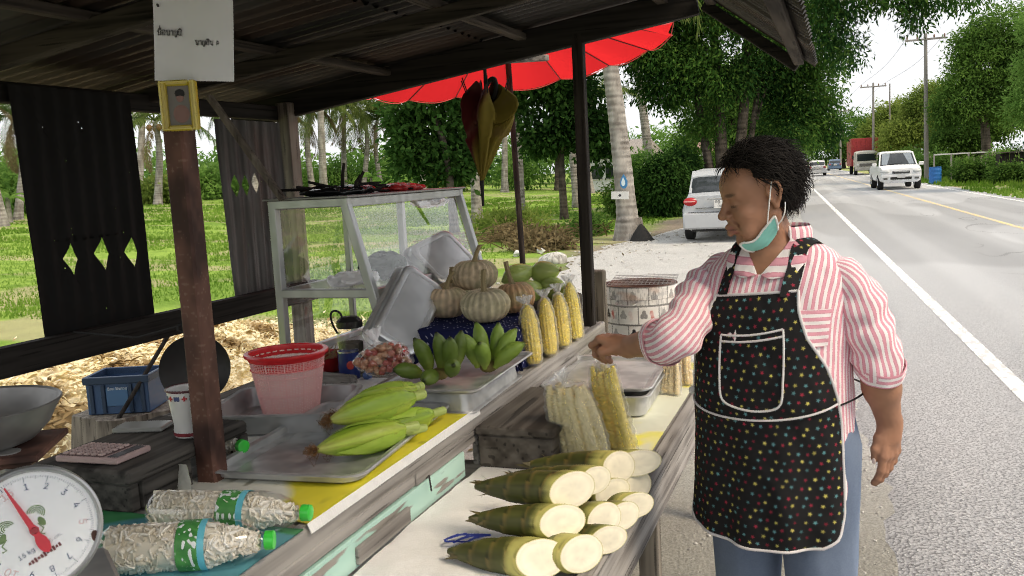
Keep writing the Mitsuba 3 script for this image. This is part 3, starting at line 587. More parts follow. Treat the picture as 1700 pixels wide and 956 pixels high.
# --- basket in a deep tray
solo('deep_tray', 'deep aluminium tray holding the red basket', 'tray', xf(tray(0.40, 0.36, 0.062, 0.02, 0.04, 0.014), R3('z', 0.28), (-1.56, 2.19, 0.888)), 'aluminium', 35)
bk = thing('plastic_basket', 'round mesh basket with pink sides and a red rim', 'basket'); bo = np.array([-1.60, 2.27, 0.899])
H, r0, r1 = 0.185, 0.086, 0.116
def rb(z): return r0 + (r1 - r0) * z / H
sg = []
pinkc = (0.78, 0.46, 0.45)
for q in range(72):
    a = q * 2 * PI / 72; w = 0.0024 if q % 6 == 0 else 0.0012
    sg.append(tube([(rb(z) * math.cos(a), rb(z) * math.sin(a), z) for z in (0.0, H / 2, H - 0.01)], w, 4, False))
n = 48; aa = np.arange(n + 1) * 2 * PI / n
for q in range(34):
    z = 0.004 + q * (H - 0.018) / 33; w = 0.0022 if q in (11, 22) else 0.001
    sg.append(tube(np.stack([rb(z) * np.cos(aa), rb(z) * np.sin(aa), aa * 0 + z], 1), w, 4, False))
part(bk, 'mesh_side', xf(join(sg), t=bo), 'vc_satin', c=pinkc)
part(bk, 'liner', xf(lathe([(rb(z) - 0.0035, z) for z in (0.002, 0.1, H - 0.03)], 40), t=bo), 'vc_matte', True, c=(0.84, 0.74, 0.71))
part(bk, 'bottom', xf(lathe([(0, 0), (r0, 0), (r0 + 0.002, 0.006)], 40), t=bo), 'vc_satin', 40, c=pinkc)
redc = (0.60, 0.025, 0.03)
part(bk, 'rim', xf(lathe([(rb(H) - 0.001, H - 0.022), (rb(H) + 0.002, H - 0.012), (rb(H) + 0.010, H - 0.010), (rb(H) + 0.012, H - 0.004), (rb(H) + 0.010, H), (rb(H) - 0.003, H + 0.001), (rb(H) - 0.006, H - 0.004), (rb(H) - 0.008, H - 0.05), (rb(H) - 0.0035, H - 0.05)], 56), t=bo), 'vc_gloss', 40, c=redc)
sl = []
for row in range(2):
    for q in range(30):
        a = q * 2 * PI / 30; r = rb(H) - 0.0085
        sl.append(xf(box((0, 0, 0), (0.0012, 0.014, 0.004), bev=0), R3('z', a), (r * math.cos(a), r * math.sin(a), H - 0.018 - 0.014 * row)))
part(bk, 'rim_slot', xf(join(sl), t=bo), 'vc_matte', c=(0.80, 0.55, 0.5))

# --- corn tray with unhusked corn
solo('shallow_tray', 'wide shallow aluminium tray holding unhusked corn', 'tray', xf(tray(0.415, 0.67, 0.022, 0.014, 0.05, 0.014), R3('z', 0.09), (-1.268, 2.015, 0.892)), 'aluminium', 35)
def corn(p, d, L, r, roll, seed, label, stem=0.04):
    """unhusked cob: p = silk end, d = towards the stem"""
    c = thing('corn_cob', label, 'corn'); F = frame(d) @ R3('z', roll); n = 40; a = np.arange(n) * 2 * PI / n; rings = []; cols = []
    for t in np.linspace(0, 1, 26):
        rr = r * (np.interp(t, [0, 0.06, 0.2, 0.45, 0.7, 0.86, 0.94, 1.0], [0.16, 0.34, 0.66, 0.95, 1.0, 0.82, 0.5, 0.36]))
        w = 1 + 0.05 * np.sin(a * 3 + 1.5 * t) + 0.022 * np.abs(np.sin(a * 9 + 3 * t))
        bend = 0.05 * r * math.sin(3 * t)
        rings.append(np.stack([rr * w * np.cos(a) + bend, rr * w * np.sin(a), np.full(n, t * L)], 1))
        g1 = 0.5 + 0.5 * np.sin(a * 26 + 2 * np.sin(a * 3)); g2 = 0.5 + 0.5 * np.sin(a * 3 + seed)
        base = np.array([0.27, 0.43, 0.035])[None] * (1 - 0.3 * g1[:, None]) + np.array([0.14, 0.10, 0.03])[None] * g2[:, None]
        base = base * (1 - 0.0 * t); tip = np.clip(1 - t / 0.22, 0, 1)
        base = base * (1 - 0.5 * tip) + np.array([0.42, 0.36, 0.16]) * 0.5 * tip
        cols.append(np.clip(base, 0.02, 0.9))
    m = loft(rings, True, True); cols = np.vstack(cols + [cols[0][:1], cols[-1][:1]])
    part(c, 'husk', xf(m, F, p), 'vc_satin', True, c=cols)
    lv = []
    for q in range(3):           # loose husk leaves
        ph = q * 2.1 + seed; wv = []
        for t in np.linspace(0, 1, 9):
            ww = 0.55 * (1 - t ** 2) + 0.03; rr = r * np.interp(t, [0, 0.3, 0.7, 1], [0.5, 0.98, 1.04, 0.72]); z = L * (0.97 - 0.8 * t)
            aa_ = ph + np.linspace(-ww, ww, 7); wv.append(np.stack([(rr + 0.0015 * q + 0.001) * np.cos(aa_), (rr + 0.0015 * q + 0.001) * np.sin(aa_), np.full(7, z)], 1))
        lv.append(loft(wv, False, False, False))
    part(c, 'husk_leaf', xf(join(lv), F, p), 'vc_satin', True, c=(0.24, 0.41, 0.03), c2=(0.40, 0.53, 0.08), freq=50)
    part(c, 'stem', xf(lathe([(r * 0.36, L * 0.985), (r * 0.33, L + stem * 0.4), (r * 0.36, L + stem * 0.45), (r * 0.33, L + stem * 0.9), (r * 0.28, L + stem)], 16), F, p), 'vc_satin', 40, c=(0.40, 0.50, 0.14))
    part(c, 'cut_end', xf(lathe([(0, L + stem + 0.0005), (r * 0.28, L + stem)], 16), F, p), 'vc_matte', True, c=(0.72, 0.70, 0.5))
    g = np.random.default_rng(seed); hs = []
    for _ in range(60):
        e = np.array([g.normal() * 0.008, g.normal() * 0.008, -g.uniform(0.010, 0.035)]); k = np.array([g.normal() * 0.012, g.normal() * 0.012, e[2] * 0.5])
        hs.append(tube([(g.normal() * .003, g.normal() * .003, 0.008), k, e], 0.0006, 3, False))
    part(c, 'silk', xf(join(hs), F, p), 'vc_matte', c=(0.16, 0.08, 0.03))
    return c
corn((-1.205, 1.80, 0.940), (0.16, 0.20, 0.008), 0.235, 0.040, 0.4, 1, 'unhusked green corn cob at the front of the shallow tray')
corn((-1.225, 1.90, 0.985), (0.13, 0.26, 0.006), 0.265, 0.042, 1.7, 2, 'unhusked green corn cob lying on top in the middle of the tray')
corn((-1.28, 2.02, 0.965), (0.16, 0.26, 0.03), 0.25, 0.040, 3.0, 3, 'unhusked corn cob at the back of the pile beside the shallot bag', 0.03)
corn((-1.16, 1.98, 0.930), (0.09, 0.22, 0.0), 0.22, 0.036, 4.4, 4, 'unhusked corn cob half hidden with its stem over the tray rim', 0.05)
corn((-1.19, 1.85, 0.928), (0.12, 0.17, 0.0), 0.20, 0.033, 5.2, 5, 'slim corn cob under the front cob with a long pale stem', 0.065)

# --- bag of shallots, bananas, trays
solo('upturned_tray', 'aluminium tray turned upside down under the bananas', 'tray', xf(tray(0.32, 0.52, 0.062, 0.02, 0.04, 0.014), R3('z', 0.04) @ R3('x', PI), (-1.19, 2.60, 0.949)), 'aluminium', 35)
solo('shallow_tray', 'thin dented aluminium tray holding the green bananas', 'tray', xf(jitter(tray(0.36, 0.56, 0.014, 0.012, 0.03, 0.012), 0.004, 7), R3('z', 0.03) @ R3('y', -0.02), (-1.17, 2.58, 0.952)), 'aluminium', 35)
sh = thing('shallot_bag', 'clear knotted bag full of small red shallots', 'bag of shallots')
g = np.random.default_rng(8); pts = []
while len(pts) < 104:
    q = g.uniform(-1, 1, 3)
    if (q ** 2).sum() > 1: continue
    c0 = np.array([q[0] * 0.095, q[1] * 0.085, 0.046 + 0.046 * q[2]]) + [-1.395, 2.50, 0.968]
    if c0[2] > 0.968 + 0.112 * (1 - 0.6 * (q[0] ** 2 + q[1] ** 2)) or any(np.linalg.norm(c0 - o) < 0.0145 for o in pts): continue
    pts.append(c0)
for i, c0 in enumerate(pts):
    rr = g.uniform(0.0095, 0.012); m = xf(lathe([(0, -rr), (rr * 0.7, -rr * 0.8), (rr, -0.1 * rr), (rr * 0.8, rr * 0.55), (rr * 0.25, rr * 1.15), (0, rr * 1.3)], 12), R3('x', g.uniform(-2, 2)) @ R3('y', g.uniform(-2, 2)), c0)
    part(sh, 'shallot', m, 'vc_gloss', True, c=((0.58, 0.22, 0.16), (0.64, 0.38, 0.24), (0.52, 0.15, 0.13), (0.68, 0.45, 0.30))[int(g.integers(4))])
part(sh, 'film', film_of(np.vstack([np.array(pts) + o * 0.011 for o in np.vstack([np.eye(3), -np.eye(3)])]), 0.003, 3, 0.006), 'clear_film')
part(sh, 'knot', knot((-1.44, 2.55, 1.05), (-0.3, 0.1, 1), 0.055, 0.02, 4), 'milky_film')
def banana(p, d, up, L, r, curve, seed, root):
    F = frame(d, up); n = 10; path = []; rad = []
    for t in np.linspace(0, 1, 15):
        path.append(np.array([0, curve * 4 * t * (1 - t) * L, L * t])); rad.append(r * np.interp(t, [0, 0.06, 0.14, 0.35, 0.68, 0.86, 0.95, 1], [0.34, 0.36, 0.62, 0.98, 1.0, 0.66, 0.30, 0.20]))
    m = tube(np.array(path) @ F.T + p, rad, 12)
    t = np.clip(((np.asarray(m.vertices) - p) @ F[:, 2]) / L, 0, 1)[:, None]; k = meshkit.fbm(np.asarray(m.vertices) * 40, 3, seed)[:, None]
    cc = np.array([0.20, 0.31, 0.05]) * (0.55 if seed == 3 else 1.0) * (0.75 + 0.5 * k) + np.array([0.13, 0.12, 0.02]) * np.clip(1 - t * 2.2, 0, 1)
    cc = cc * (1 - 0.8 * np.clip((t - 0.94) / 0.05, 0, 1))
    part(root, 'banana', m, 'vc_satin', True, c=np.clip(cc, 0, 1))
def hand(label, stalk, dirs, seed):
    b = thing('banana_hand', label, 'bananas'); g = np.random.default_rng(seed)
    part(b, 'stalk', jitter(ico(1, 2, (0.03, 0.022, 0.02)), 0.004, 30).apply_translation(stalk), 'vc_matte', True, c=(0.18, 0.15, 0.05))
    for (off, d, L) in dirs: banana(np.asarray(stalk) + off, np.asarray(d, float), (0.2, 0, 1), L * 1.14, 0.0245, 0.07, seed, b)
hand('dark green banana hand at the left of the tray', (-1.165, 2.44, 0.985), [((-.03, -.01, 0), (-.15, -.35, .85), 0.116), ((.0, .01, 0), (.05, -.25, 1), 0.120), ((.03, .0, 0), (.22, -.3, .9), 0.116), ((-.05, -.02, -.005), (-.5, -.8, .35), 0.095), ((.0, -.03, -.005), (.05, -1, .12), 0.086), ((.045, -.02, .0), (.45, -.75, .45), 0.099), ((.03, .03, .0), (.25, .1, 1), 0.116)], 3)
hand('brighter green banana hand at the right of the tray', (-1.055, 2.57, 0.982), [((-.02, .0, 0), (-.15, .1, 1), 0.125), ((.01, .02, 0), (.12, .15, 1), 0.120), ((.03, .0, 0), (.42, .2, .8), 0.120), ((.03, -.02, 0), (.70, .1, .55), 0.112), ((-.03, -.02, 0), (-.25, -.3, .85), 0.112), ((.0, -.03, 0), (.1, -.5, .7), 0.103)], 5)

# --- navy cloth over a box, pumpkins, mangoes
cl = thing('navy_cloth', 'navy blue cloth with white dots draped over a box under the pumpkins', 'cloth')
def drape(x0, x1, y0, y1, z0, z1):
    rings = []; n = 96
    for (grow, z, wob) in ((0.03, z0, 0.012), (0.022, z0 + 0.05, 0.01), (0.012, z1 - 0.03, 0.005), (0.004, z1 - 0.006, 0.002), (-0.008, z1, 0.001), (-0.05, z1 + 0.002, 0.0)):
        o = rrect(x1 - x0 + 2 * grow, y1 - y0 + 2 * grow, 0.03, n // 4); s = np.arange(len(o)) / len(o)
        k = 1 + wob * np.sin(s * 2 * PI * 11 + 1.3 * np.sin(s * 19)) * 4
        rings.append(np.c_[o * k[:, None] + [(x0 + x1) / 2, (y0 + y1) / 2], np.full(len(o), z)])
    return loft(rings, False, True)
def _navy(p, n, uv):
    s = 52.0; q = (p.x * 0.8 + p.y) * s; w = (p.z * 1.1 + (p.x - 0.6 * p.y) * 0.6) * s
    d = dr.sqrt(dr.square(q - dr.floor(q) - 0.5) + dr.square(w - dr.floor(w) - 0.5))
    on = mikit.cell_rand(dr.floor(q), dr.floor(w), 3)
    return MIX(MIX((0.010, 0.012, 0.05), (0.022, 0.028, 0.10), FBM(p.x * 9, p.y * 9, p.z * 9, 2)), (0.5, 0.5, 0.62), SS(0.2, 0.12, d) * SS(0.5, 0.55, on))
plain('navy_dots', mikit.proc(_navy), 0.9, spec=0.1)
part(cl, 'drape', drape(-1.56, -1.10, 2.92, 3.38, 0.89, 1.035), 'navy_dots', 40)
m, _ = cloth_patch([(-1.12, 2.90, .885), (-1.055, 3.05, .885), (-1.09, 3.05, 1.02), (-1.13, 2.92, 1.02)], 14, 14, 0.012, 18, 5)
part(cl, 'tail', m, 'navy_dots', True)
def pumpkin(p, r, h, tilt, seed, col, label, sl=0.075, sd=(0.2, 0.1, 1)):
    b = thing('pumpkin', label, 'pumpkin'); n = 120; a = np.arange(n) * 2 * PI / n; rings = []; cols = []; g = np.random.default_rng(seed)
    rib = 1 + 0.020 * np.cos(a * 20 + 0.4 * np.sin(a * 3)) + 0.013 * np.cos(a * 40 + np.sin(5 * a)) + 0.012 * np.sin(a * 2 + seed)
    dark = 0.5 + 0.5 * np.cos(a * 20 + 0.4 * np.sin(a * 3))
    for t in np.linspace(0, PI, 25):
        rr = r * (math.sin(t) ** 0.8) if 0 < t < PI else 1e-4; z = h * math.cos(t) * (1 - 0.22 * math.exp(-(t / 0.35) ** 2) - 0.1 * math.exp(-((PI - t) / 0.4) ** 2))
        k = 1 + (rib - 1) * min(1, 2.2 * math.sin(t)) * (1.6 if t < PI / 2 else 0.8)
        P_ = np.stack([rr * k * np.cos(a), rr * k * np.sin(a), np.full(n, z)], 1); rings.append(P_)
        f = meshkit.fbm(P_ * 55 + seed, 3, seed)[:, None]; c0 = np.asarray(col) * (0.50 + 0.80 * f) * (0.66 + 0.34 * dark[:, None])
        gr = np.array([0.30, 0.31, 0.17]); w = np.clip(meshkit.fbm(P_ * 16 + 5 + seed, 2, seed)[:, None] * 2.2 - 1.05, 0, 0.55) ; cols.append(c0 * (1 - w) + gr * w)
    m = loft(rings[::-1], False, False); R = R3('x', tilt[0]) @ R3('y', tilt[1])
    part(b, 'fruit', xf(m, R, p), 'vc_matte', True, c=np.vstack(cols[::-1]))
    sdv = unit(sd); path = spline([(0, 0, h * 0.70), sdv * sl * 0.5 + [0, 0, h * 0.72], sdv * sl + [0.008, 0, h * 0.75]], 9)
    st = loft([q + np.stack([w * (1 + 0.22 * np.cos(np.arange(20) * PI / 2)) * np.cos(np.arange(20) * PI / 10), w * (1 + 0.22 * np.cos(np.arange(20) * PI / 2)) * np.sin(np.arange(20) * PI / 10), np.zeros(20)], 1) for q, w in zip(path, np.interp(np.linspace(0, 1, 9), [0, .12, .4, 1], [0.020, 0.0105, 0.0075, 0.0085]))])
    part(b, 'stem', xf(st, R, p), 'vc_matte', True, c=(0.30, 0.24, 0.13))
pumpkin((-1.455, 3.14, 1.103), 0.090, 0.064, (0, 0.05), 1, (0.76, 0.60, 0.41), 'tan ribbed pumpkin at the left end of the group', sd=(0.25, 0.2, 1))
pumpkin((-1.250, 3.05, 1.105), 0.092, 0.066, (0.05, 0), 2, (0.73, 0.64, 0.43), 'greenish tan pumpkin at the front of the group', sd=(-0.05, 0, 1), sl=0.085)
pumpkin((-1.375, 3.26, 1.195), 0.092, 0.064, (0, 0), 3, (0.70, 0.57, 0.39), 'brown tan pumpkin sitting highest at the back of the group', sd=(0.28, 0.1, 1))
pumpkin((-1.205, 3.25, 1.105), 0.080, 0.064, (0, -0.1), 4, (0.70, 0.45, 0.25), 'orange tan pumpkin at the right behind the front one', sd=(-0.25, 0, 1), sl=0.10)
pumpkin((-1.52, 3.36, 1.10), 0.07, 0.062, (0, 0), 5, (0.58, 0.47, 0.30), 'half hidden pumpkin behind the left one with only its stem showing', sd=(-0.1, 0, 1), sl=0.07)
for i, (p, rot, lab) in enumerate((((-1.335, 3.66, 1.145), 0.5, 'leftmost'), ((-1.225, 3.70, 1.15), -0.3, 'topmost'), ((-1.265, 3.62, 1.075), 0.9, 'front lower'), ((-1.175, 3.66, 1.085), -0.6, 'rightmost'))):
    n = 28; a = np.arange(n) * 2 * PI / n; rings = [np.stack([q * np.cos(a), q * np.sin(a) * 0.86 + 0.01 * math.sin(3 * t), np.full(n, t)], 1) for t, q in zip(np.linspace(-0.082, 0.082, 15), 0.051 * np.array([0.05, .34, .6, .8, .93, 1, 1.02, 1, .95, .88, .78, .64, .47, .27, .04]))]
    m = xf(loft(rings), R3('z', rot) @ R3('y', 1.25 + 0.3 * math.sin(7 * i)) , p)
    mk = thing('green_mango', f'{lab} pale green mango in the heap behind the pumpkins', 'mango')
    part(mk, 'fruit', m, 'vc_gloss', True, c=(0.34, 0.46, 0.09), c2=(0.48, 0.56, 0.20), freq=18)
    part(mk, 'stalk', xf(ico(0.006, 1), t=np.asarray(m.vertices)[-1]), 'vc_matte', True, c=(0.2, 0.15, 0.05))
solo('produce_box', 'low wooden box under the green mangoes', 'box', jitter(box((-1.25, 3.70, 0.96), (0.30, 0.30, 0.155), bev=0.006), 0.003, 9), 'wood_dull')

# --- two big trays leaning on the cabinet
def lean_tray(BL, BR, TL, w, d, h, label):
    BL, BR, TL = [np.asarray(q, float) for q in (BL, BR, TL)]; x = unit(BR - BL); y = TL - BL; y = unit(y - x * (x @ y)); z = np.cross(x, y)
    m = xf(tray(w, d, h, 0.018, 0.045, 0.016), R3('x', PI))       # open side down, so its underside shows
    solo('leaning_tray', label, 'tray', xf(m, np.stack([x, y, z], 1), BL + x * w / 2 + y * d / 2), 'aluminium_dull', 35)
lean_tray((-1.583, 2.728, 1.064), (-1.441, 2.819, 0.928), (-1.60, 3.07, 1.305), 0.225, 0.42, 0.055, 'large aluminium tray leaning on its corner left of the pumpkins')
lean_tray((-1.60, 3.43, 1.113), (-1.50, 3.68, 1.188), (-1.73, 3.54, 1.306), 0.29, 0.27, 0.05, 'smaller aluminium tray leaning behind the pumpkins')

# --- glass cabinet
cb = thing('glass_cabinet', 'aluminium framed glass display cabinet on the back of the counter', 'display cabinet')
y0, y1, xb, xt, xf_, zt, zb, zm = 2.95, 4.02, -2.08, -1.76, -1.60, 1.515, 0.885, 1.165
A = 'aluminium_frame'
def rail(p, q, w=0.034, h=0.034): part(cb, 'frame_bar', beam(p, q, w, h, up=(0, 0, 1), bev=0.003), A)
for y in (y0, y1):
    rail((xb, y, zb), (xb, y, zt)); rail((xt, y, zt), (xf_, y, zb + .02)); rail((xb - .017, y, zt - .001), (xt + .02, y, zt - .001)); rail((xb, y, zm), (xf_ - .06, y, zm)); rail((xb, y, zb + .02), (xf_, y, zb + .02))
for (x, z) in ((xb, zt - .003), (xt, zt - .003), (xb, zb + .018), (xf_, zb + .018), (xb, zm - .002), (xf_ - .075, zm - .002)): rail((x, y0 + .017, z), (x, y1 - .017, z))
rail((xb, (y0 + y1) / 2, zb + .03), (xb, (y0 + y1) / 2, zt - .02), 0.026, 0.026)
part(cb, 'top_panel', box(((xb + xt) / 2, (y0 + y1) / 2, zt + 0.02), (xt - xb + .06, y1 - y0 + .06, 0.008)), 'steel_grey')
part(cb, 'shelf', box(((xb + xf_) / 2 - .05, (y0 + y1) / 2, zm + 0.012), (0.36, y1 - y0 - .05, 0.006)), 'pane_glass')
part(cb, 'floor', box(((xb + xf_) / 2, (y0 + y1) / 2, zb + 0.008), (xf_ - xb, y1 - y0, 0.01)), 'steel_grey')
sl_ = (np.array([xf_, 0, zb]) - np.array([xt, 0, zt]))
def quad(a, b, c, d): return tm([a, b, c, d], [[0, 1, 2], [0, 2, 3]])
part(cb, 'pane', quad((xt, y0 + .02, zt - .02), (xf_, y0 + .02, zb + .03), (xf_, y1 - .02, zb + .03), (xt, y1 - .02, zt - .02)), 'pane_glass', label='sloping front pane')
part(cb, 'pane', quad((xb + .02, y0 + .002, zm + .02), (xf_ - .1, y0 + .002, zm + .02), (xt - .02, y0 + .002, zt - .02), (xb + .02, y0 + .002, zt - .02)), 'pane_glass')
part(cb, 'pane', quad((xb, y0 + .02, zb + .03), (xb, y1 - .02, zb + .03), (xb, y1 - .02, zt - .02), (xb, y0 + .02, zt - .02)), 'pane_glass')
g = np.random.default_rng(12)
tw = thing('twig_bundle', 'bundle of dark twigs lying on top of the cabinet', 'twigs')
for i in range(16):
    c0 = np.array([-1.93 + g.uniform(-.1, .1), 3.02 + g.uniform(0, .45), zt + .035 + g.uniform(0, .03)]); d = unit((g.normal() * .5, 1, g.normal() * .1)); L = g.uniform(.08, .2)
    part(tw, 'twig', tube([c0 - d * L, c0 + g.normal(size=3) * .008, c0 + d * L], [.006, .007, .004], 6), 'wood_black_y')
for i, (dx, dy, hh) in enumerate(((0, 0, .12), (.03, .05, .07), (.02, .1, .085))):
    part(tw, 'twig', tube([(-1.88 + dx, 3.14 + dy, zt + .03), (-1.885 + dx + .01, 3.14 + dy, zt + .03 + hh * .6), (-1.87 + dx * 1.5, 3.15 + dy, zt + .03 + hh)], [.008, .007, .006], 6), 'wood_black_z')
def crumple(c0, s, amp, freq, seed, sub=4): return jitter(xf(ico(1, sub, s), t=c0), amp, freq, seed)
solo('black_bag', 'crumpled black plastic bag on top of the cabinet', 'plastic bag', crumple((-1.93, 3.2, zt + .04), (.12, .22, .022), .014, 22, 3), 'vc_gloss', True, c=(0.015, 0.015, 0.017))
solo('red_bag', 'crumpled red plastic bag on top of the cabinet', 'plastic bag', crumple((-1.86, 3.60, zt + .038), (.09, .17, .02), .016, 26, 4), 'vc_gloss', True, c=(0.5, 0.03, 0.03))
solo('film_roll', 'crumpled clear film bunched inside the cabinet top', 'plastic film', crumple((-1.80, 3.78, zt - .035), (.06, .16, .022), .022, 30, 5), 'milky_film', True)
solo('paper_bags', 'stack of white plastic bags on the cabinet shelf', 'bags', crumple((-1.86, 3.14, zm + .035), (.10, .12, .022), .024, 24, 6), 'milky_film', True)
solo('dark_green_bag', 'dark green cloth bundle on the cabinet shelf behind the glass', 'bundle', crumple((-1.83, 3.34, zm + .07), (.09, .12, .06), .03, 16, 7), 'vc_cloth', True, c=(0.02, 0.04, 0.02))

# --- jar, can, red dish in front of the cabinet
jr = thing('glass_jar', 'glass jar with a black clamp lid beside the leaning tray', 'jar'); jo = (-1.69, 2.80, 0.885)
part(jr, 'glass', xf(lathe([(0, 0.002), (0.045, 0.0), (0.05, 0.01), (0.05, 0.14), (0.042, 0.165), (0.042, 0.18)], 32), t=jo), 'clear_film', True)
part(jr, 'contents', xf(lathe([(0, 0.004), (0.044, 0.006), (0.044, 0.12), (0, 0.125)], 24), t=jo), 'vc_matte', 40, c=(0.10, 0.09, 0.07))
part(jr, 'lid', xf(lathe([(0.046, 0.176), (0.048, 0.18), (0.047, 0.20), (0.03, 0.215), (0, 0.217)], 32), t=jo), 'vc_gloss', 40, c=(0.02, 0.02, 0.02))
part(jr, 'clamp', xf(tube(spline([(-0.05, 0, 0.15), (-0.062, -.01, 0.18), (-0.058, -.02, 0.235), (-0.02, -.03, 0.235), (-0.012, -.03, 0.21)], 16), 0.004, 6), t=jo), 'black_rubber')
cn = thing('blue_can', 'blue tin can with a red badge in front of the jar', 'can'); co = (-1.665, 2.735, 0.885)
part(cn, 'body', xf(lathe([(0, 0), (0.037, 0), (0.038, 0.003), (0.038, 0.097), (0.036, 0.1), (0, 0.1)], 32), t=co), 'vc_gloss', 40, c=(0.02, 0.035, 0.16))
part(cn, 'rim', xf(lathe([(0.036, 0.098), (0.039, 0.099), (0.039, 0.103), (0.036, 0.103)], 32), t=co), 'chrome', 40)
part(cn, 'badge', xf(ico(1, 2, (0.003, 0.014, 0.016)), R3('z', -0.9), np.array(co) + [0.038 * math.cos(-.9), 0.038 * math.sin(-.9), 0.055]), 'vc_gloss', True, c=(0.45, 0.06, 0.05))
rd = thing('red_dish', 'red plastic dish holding dried stalks behind the basket', 'dish')
part(rd, 'bowl', xf(lathe([(0, 0.003), (0.08, 0), (0.095, 0.01), (0.11, 0.06), (0.116, 0.062), (0.108, 0.058), (0.092, 0.014), (0, 0.008)], 40), t=(-1.86, 2.83, 0.885)), 'vc_gloss', 40, c=(0.40, 0.02, 0.025))
g = np.random.default_rng(4)
part(rd, 'dried_stalks', join([tube([(-1.86 + g.normal() * .04, 2.83 + g.normal() * .04, .91), (-1.86 + g.normal() * .06, 2.83 + g.normal() * .06, .96)], .0018, 4) for _ in range(40)]), 'vc_matte', c=(0.3, 0.22, 0.1), kind='stuff')
solo('blue_wrapper', 'small crumpled blue wrapper in front of the jar', 'wrapper', crumple((-1.585, 2.72, 0.90), (.018, .016, .016), .008, 60, 9, 3), 'vc_gloss', True, c=(0.10, 0.18, 0.45))
solo('counter_slat', 'grey timber slat lying across the counter behind the shallot bag', 'slat', beam((-1.86, 2.68, 0.905), (-1.58, 2.62, 0.905), 0.04, 0.035), 'wood_grey_x')

# --- yellow sweet corn in bags
def _kern(m, p, F, L, r, seed):
    return None
def cob_mesh(L, r, seed):
    n = 96; a = np.arange(n) * 2 * PI / n; rings = []
    for i, t in enumerate(np.linspace(0, 1, 60)):
        rr = r * np.interp(t, [0, 0.05, 0.2, 0.7, 0.92, 1], [0.6, 0.86, 1.0, 0.95, 0.6, 0.2])
        k = 1 + 0.045 * np.cos(a * 14) + 0.02 * math.cos(i * 2.1)
        rings.append(np.stack([rr * k * np.cos(a), rr * k * np.sin(a), np.full(n, t * L)], 1))
    return loft(rings)
def corn_bag(p, d, L, cobs, seed, label, col=(0.84, 0.62, 0.04), kn=True):
    b = thing('corn_bag', label, 'bag of corn'); F = frame(d, (1, .35, 0)); pts = []
    for (ox, oy, l, r) in cobs:
        m = xf(cob_mesh(l, r, seed), F, np.asarray(p) + F @ np.array([ox, oy, 0.006])); pts.append(np.asarray(m.vertices)[::7])
        part(b, 'cob', m, 'vc_gloss', True, c=col, c2=np.asarray(col) * [1.08, 1.2, 2.2], freq=30)
    pts = np.vstack(pts)
    part(b, 'film', film_of(pts, 0.004, seed, 0.007), 'pack_film')
    if kn: part(b, 'knot', knot(np.asarray(p) + F @ np.array([0, 0, L * 0.98]), np.asarray(d) + [0, -.1, .2], 0.045, 0.022, seed), 'bag_film')
corn_bag((-1.068, 3.04, 0.885), (-0.10, 0.06, 1), 0.215, [(-.028, 0, .205, .030), (.030, .004, .215, .030)], 1, 'nearest of the bagged yellow corn on the upper counter edge')
corn_bag((-1.055, 3.21, 0.885), (-0.10, 0.08, 1), 0.215, [(-.027, 0, .205, .029), (.028, 0, .215, .029)], 2, 'second bag of yellow corn from the pumpkin side')
corn_bag((-1.05, 3.37, 0.885), (-0.10, 0.10, 1), 0.215, [(-.027, 0, .21, .029), (.028, 0, .205, .029)], 3, 'third bag of yellow corn from the pumpkin side')
corn_bag((-1.045, 3.54, 0.885), (-0.12, 0.05, 1), 0.23, [(-.027, 0, .225, .029), (.028, 0, .235, .029)], 4, 'farthest bag of yellow corn beside the black post', (0.84, 0.64, 0.04))
# --- lower shelf: block, tall bags, trays
wb = thing('wood_block', 'dark square-edged wooden block on the lower shelf', 'wooden block')
part(wb, 'top_board', jitter(box((-0.905, 2.625, 0.829), (0.25, 0.51, 0.026), bev=0.006), 0.003, 10), 'wood_dull')
part(wb, 'front_board', jitter(box((-0.905, 2.39, 0.767), (0.235, 0.03, 0.098), bev=0.004), 0.002, 12), 'wood_dull')
part(wb, 'side_board', jitter(box((-0.80, 2.63, 0.767), (0.025, 0.46, 0.098), bev=0.004), 0.002, 12), 'wood_dull')
part(wb, 'side_board', jitter(box((-1.01, 2.63, 0.767), (0.025, 0.46, 0.098), bev=0.004), 0.002, 12), 'wood_dull')
def strip_bag(p, d, L, w, t, col, seed, label, n=16, knots=True):
    b = thing('bamboo_bag', label, 'bag of bamboo shoots'); F = frame(d, (0.35, 1, 0)); g = np.random.default_rng(seed); pts = []; wd_ = w / .11 * .9 + .1
    for i in range(n):
        x = (i % 6 - 2.5) / 2.5 * w * 0.42 + g.normal() * .003; y = (i // 6 - 1) * t * 0.33; l = L * g.uniform(.82, 1); k = g.uniform(.8, 1.1)
        path = np.array([(x * 1.05, y, 0.004), (x + g.normal() * .004, y + g.normal() * .003, l * .5), (x * 0.84, y * .7, l)])
        m = xf(tube(spline(path, 8), np.interp(np.linspace(0, 1, 8), [0, .1, .85, 1], [.015, .0175, .015, .009]) * k * wd_, 10, flat=0.75), F, p); pts.append(np.asarray(m.vertices))
        part(b, 'shoot', m, 'vc_gloss', True, c=np.asarray(col) * g.uniform(.85, 1.1), c2=np.minimum(1, np.asarray(col) * [1.08, 1.08, 1.12]), freq=25)
    part(b, 'film', film_of(np.vstack(pts), 0.004, seed, 0.008), 'pack_film')
    if knots: part(b, 'knot', knot(np.asarray(p) + F @ np.array([0, 0, L * 0.97]), np.asarray(d) + [0, -.3, .2], 0.04, 0.016, seed), 'bag_film')
strip_bag((-0.725, 2.475, 0.718), (-0.19, -0.06, 1.0), 0.25, 0.135, 0.06, (0.80, 0.70, 0.36), 1, 'clear bag of cream coloured bamboo strips leaning on the dark block', 18)
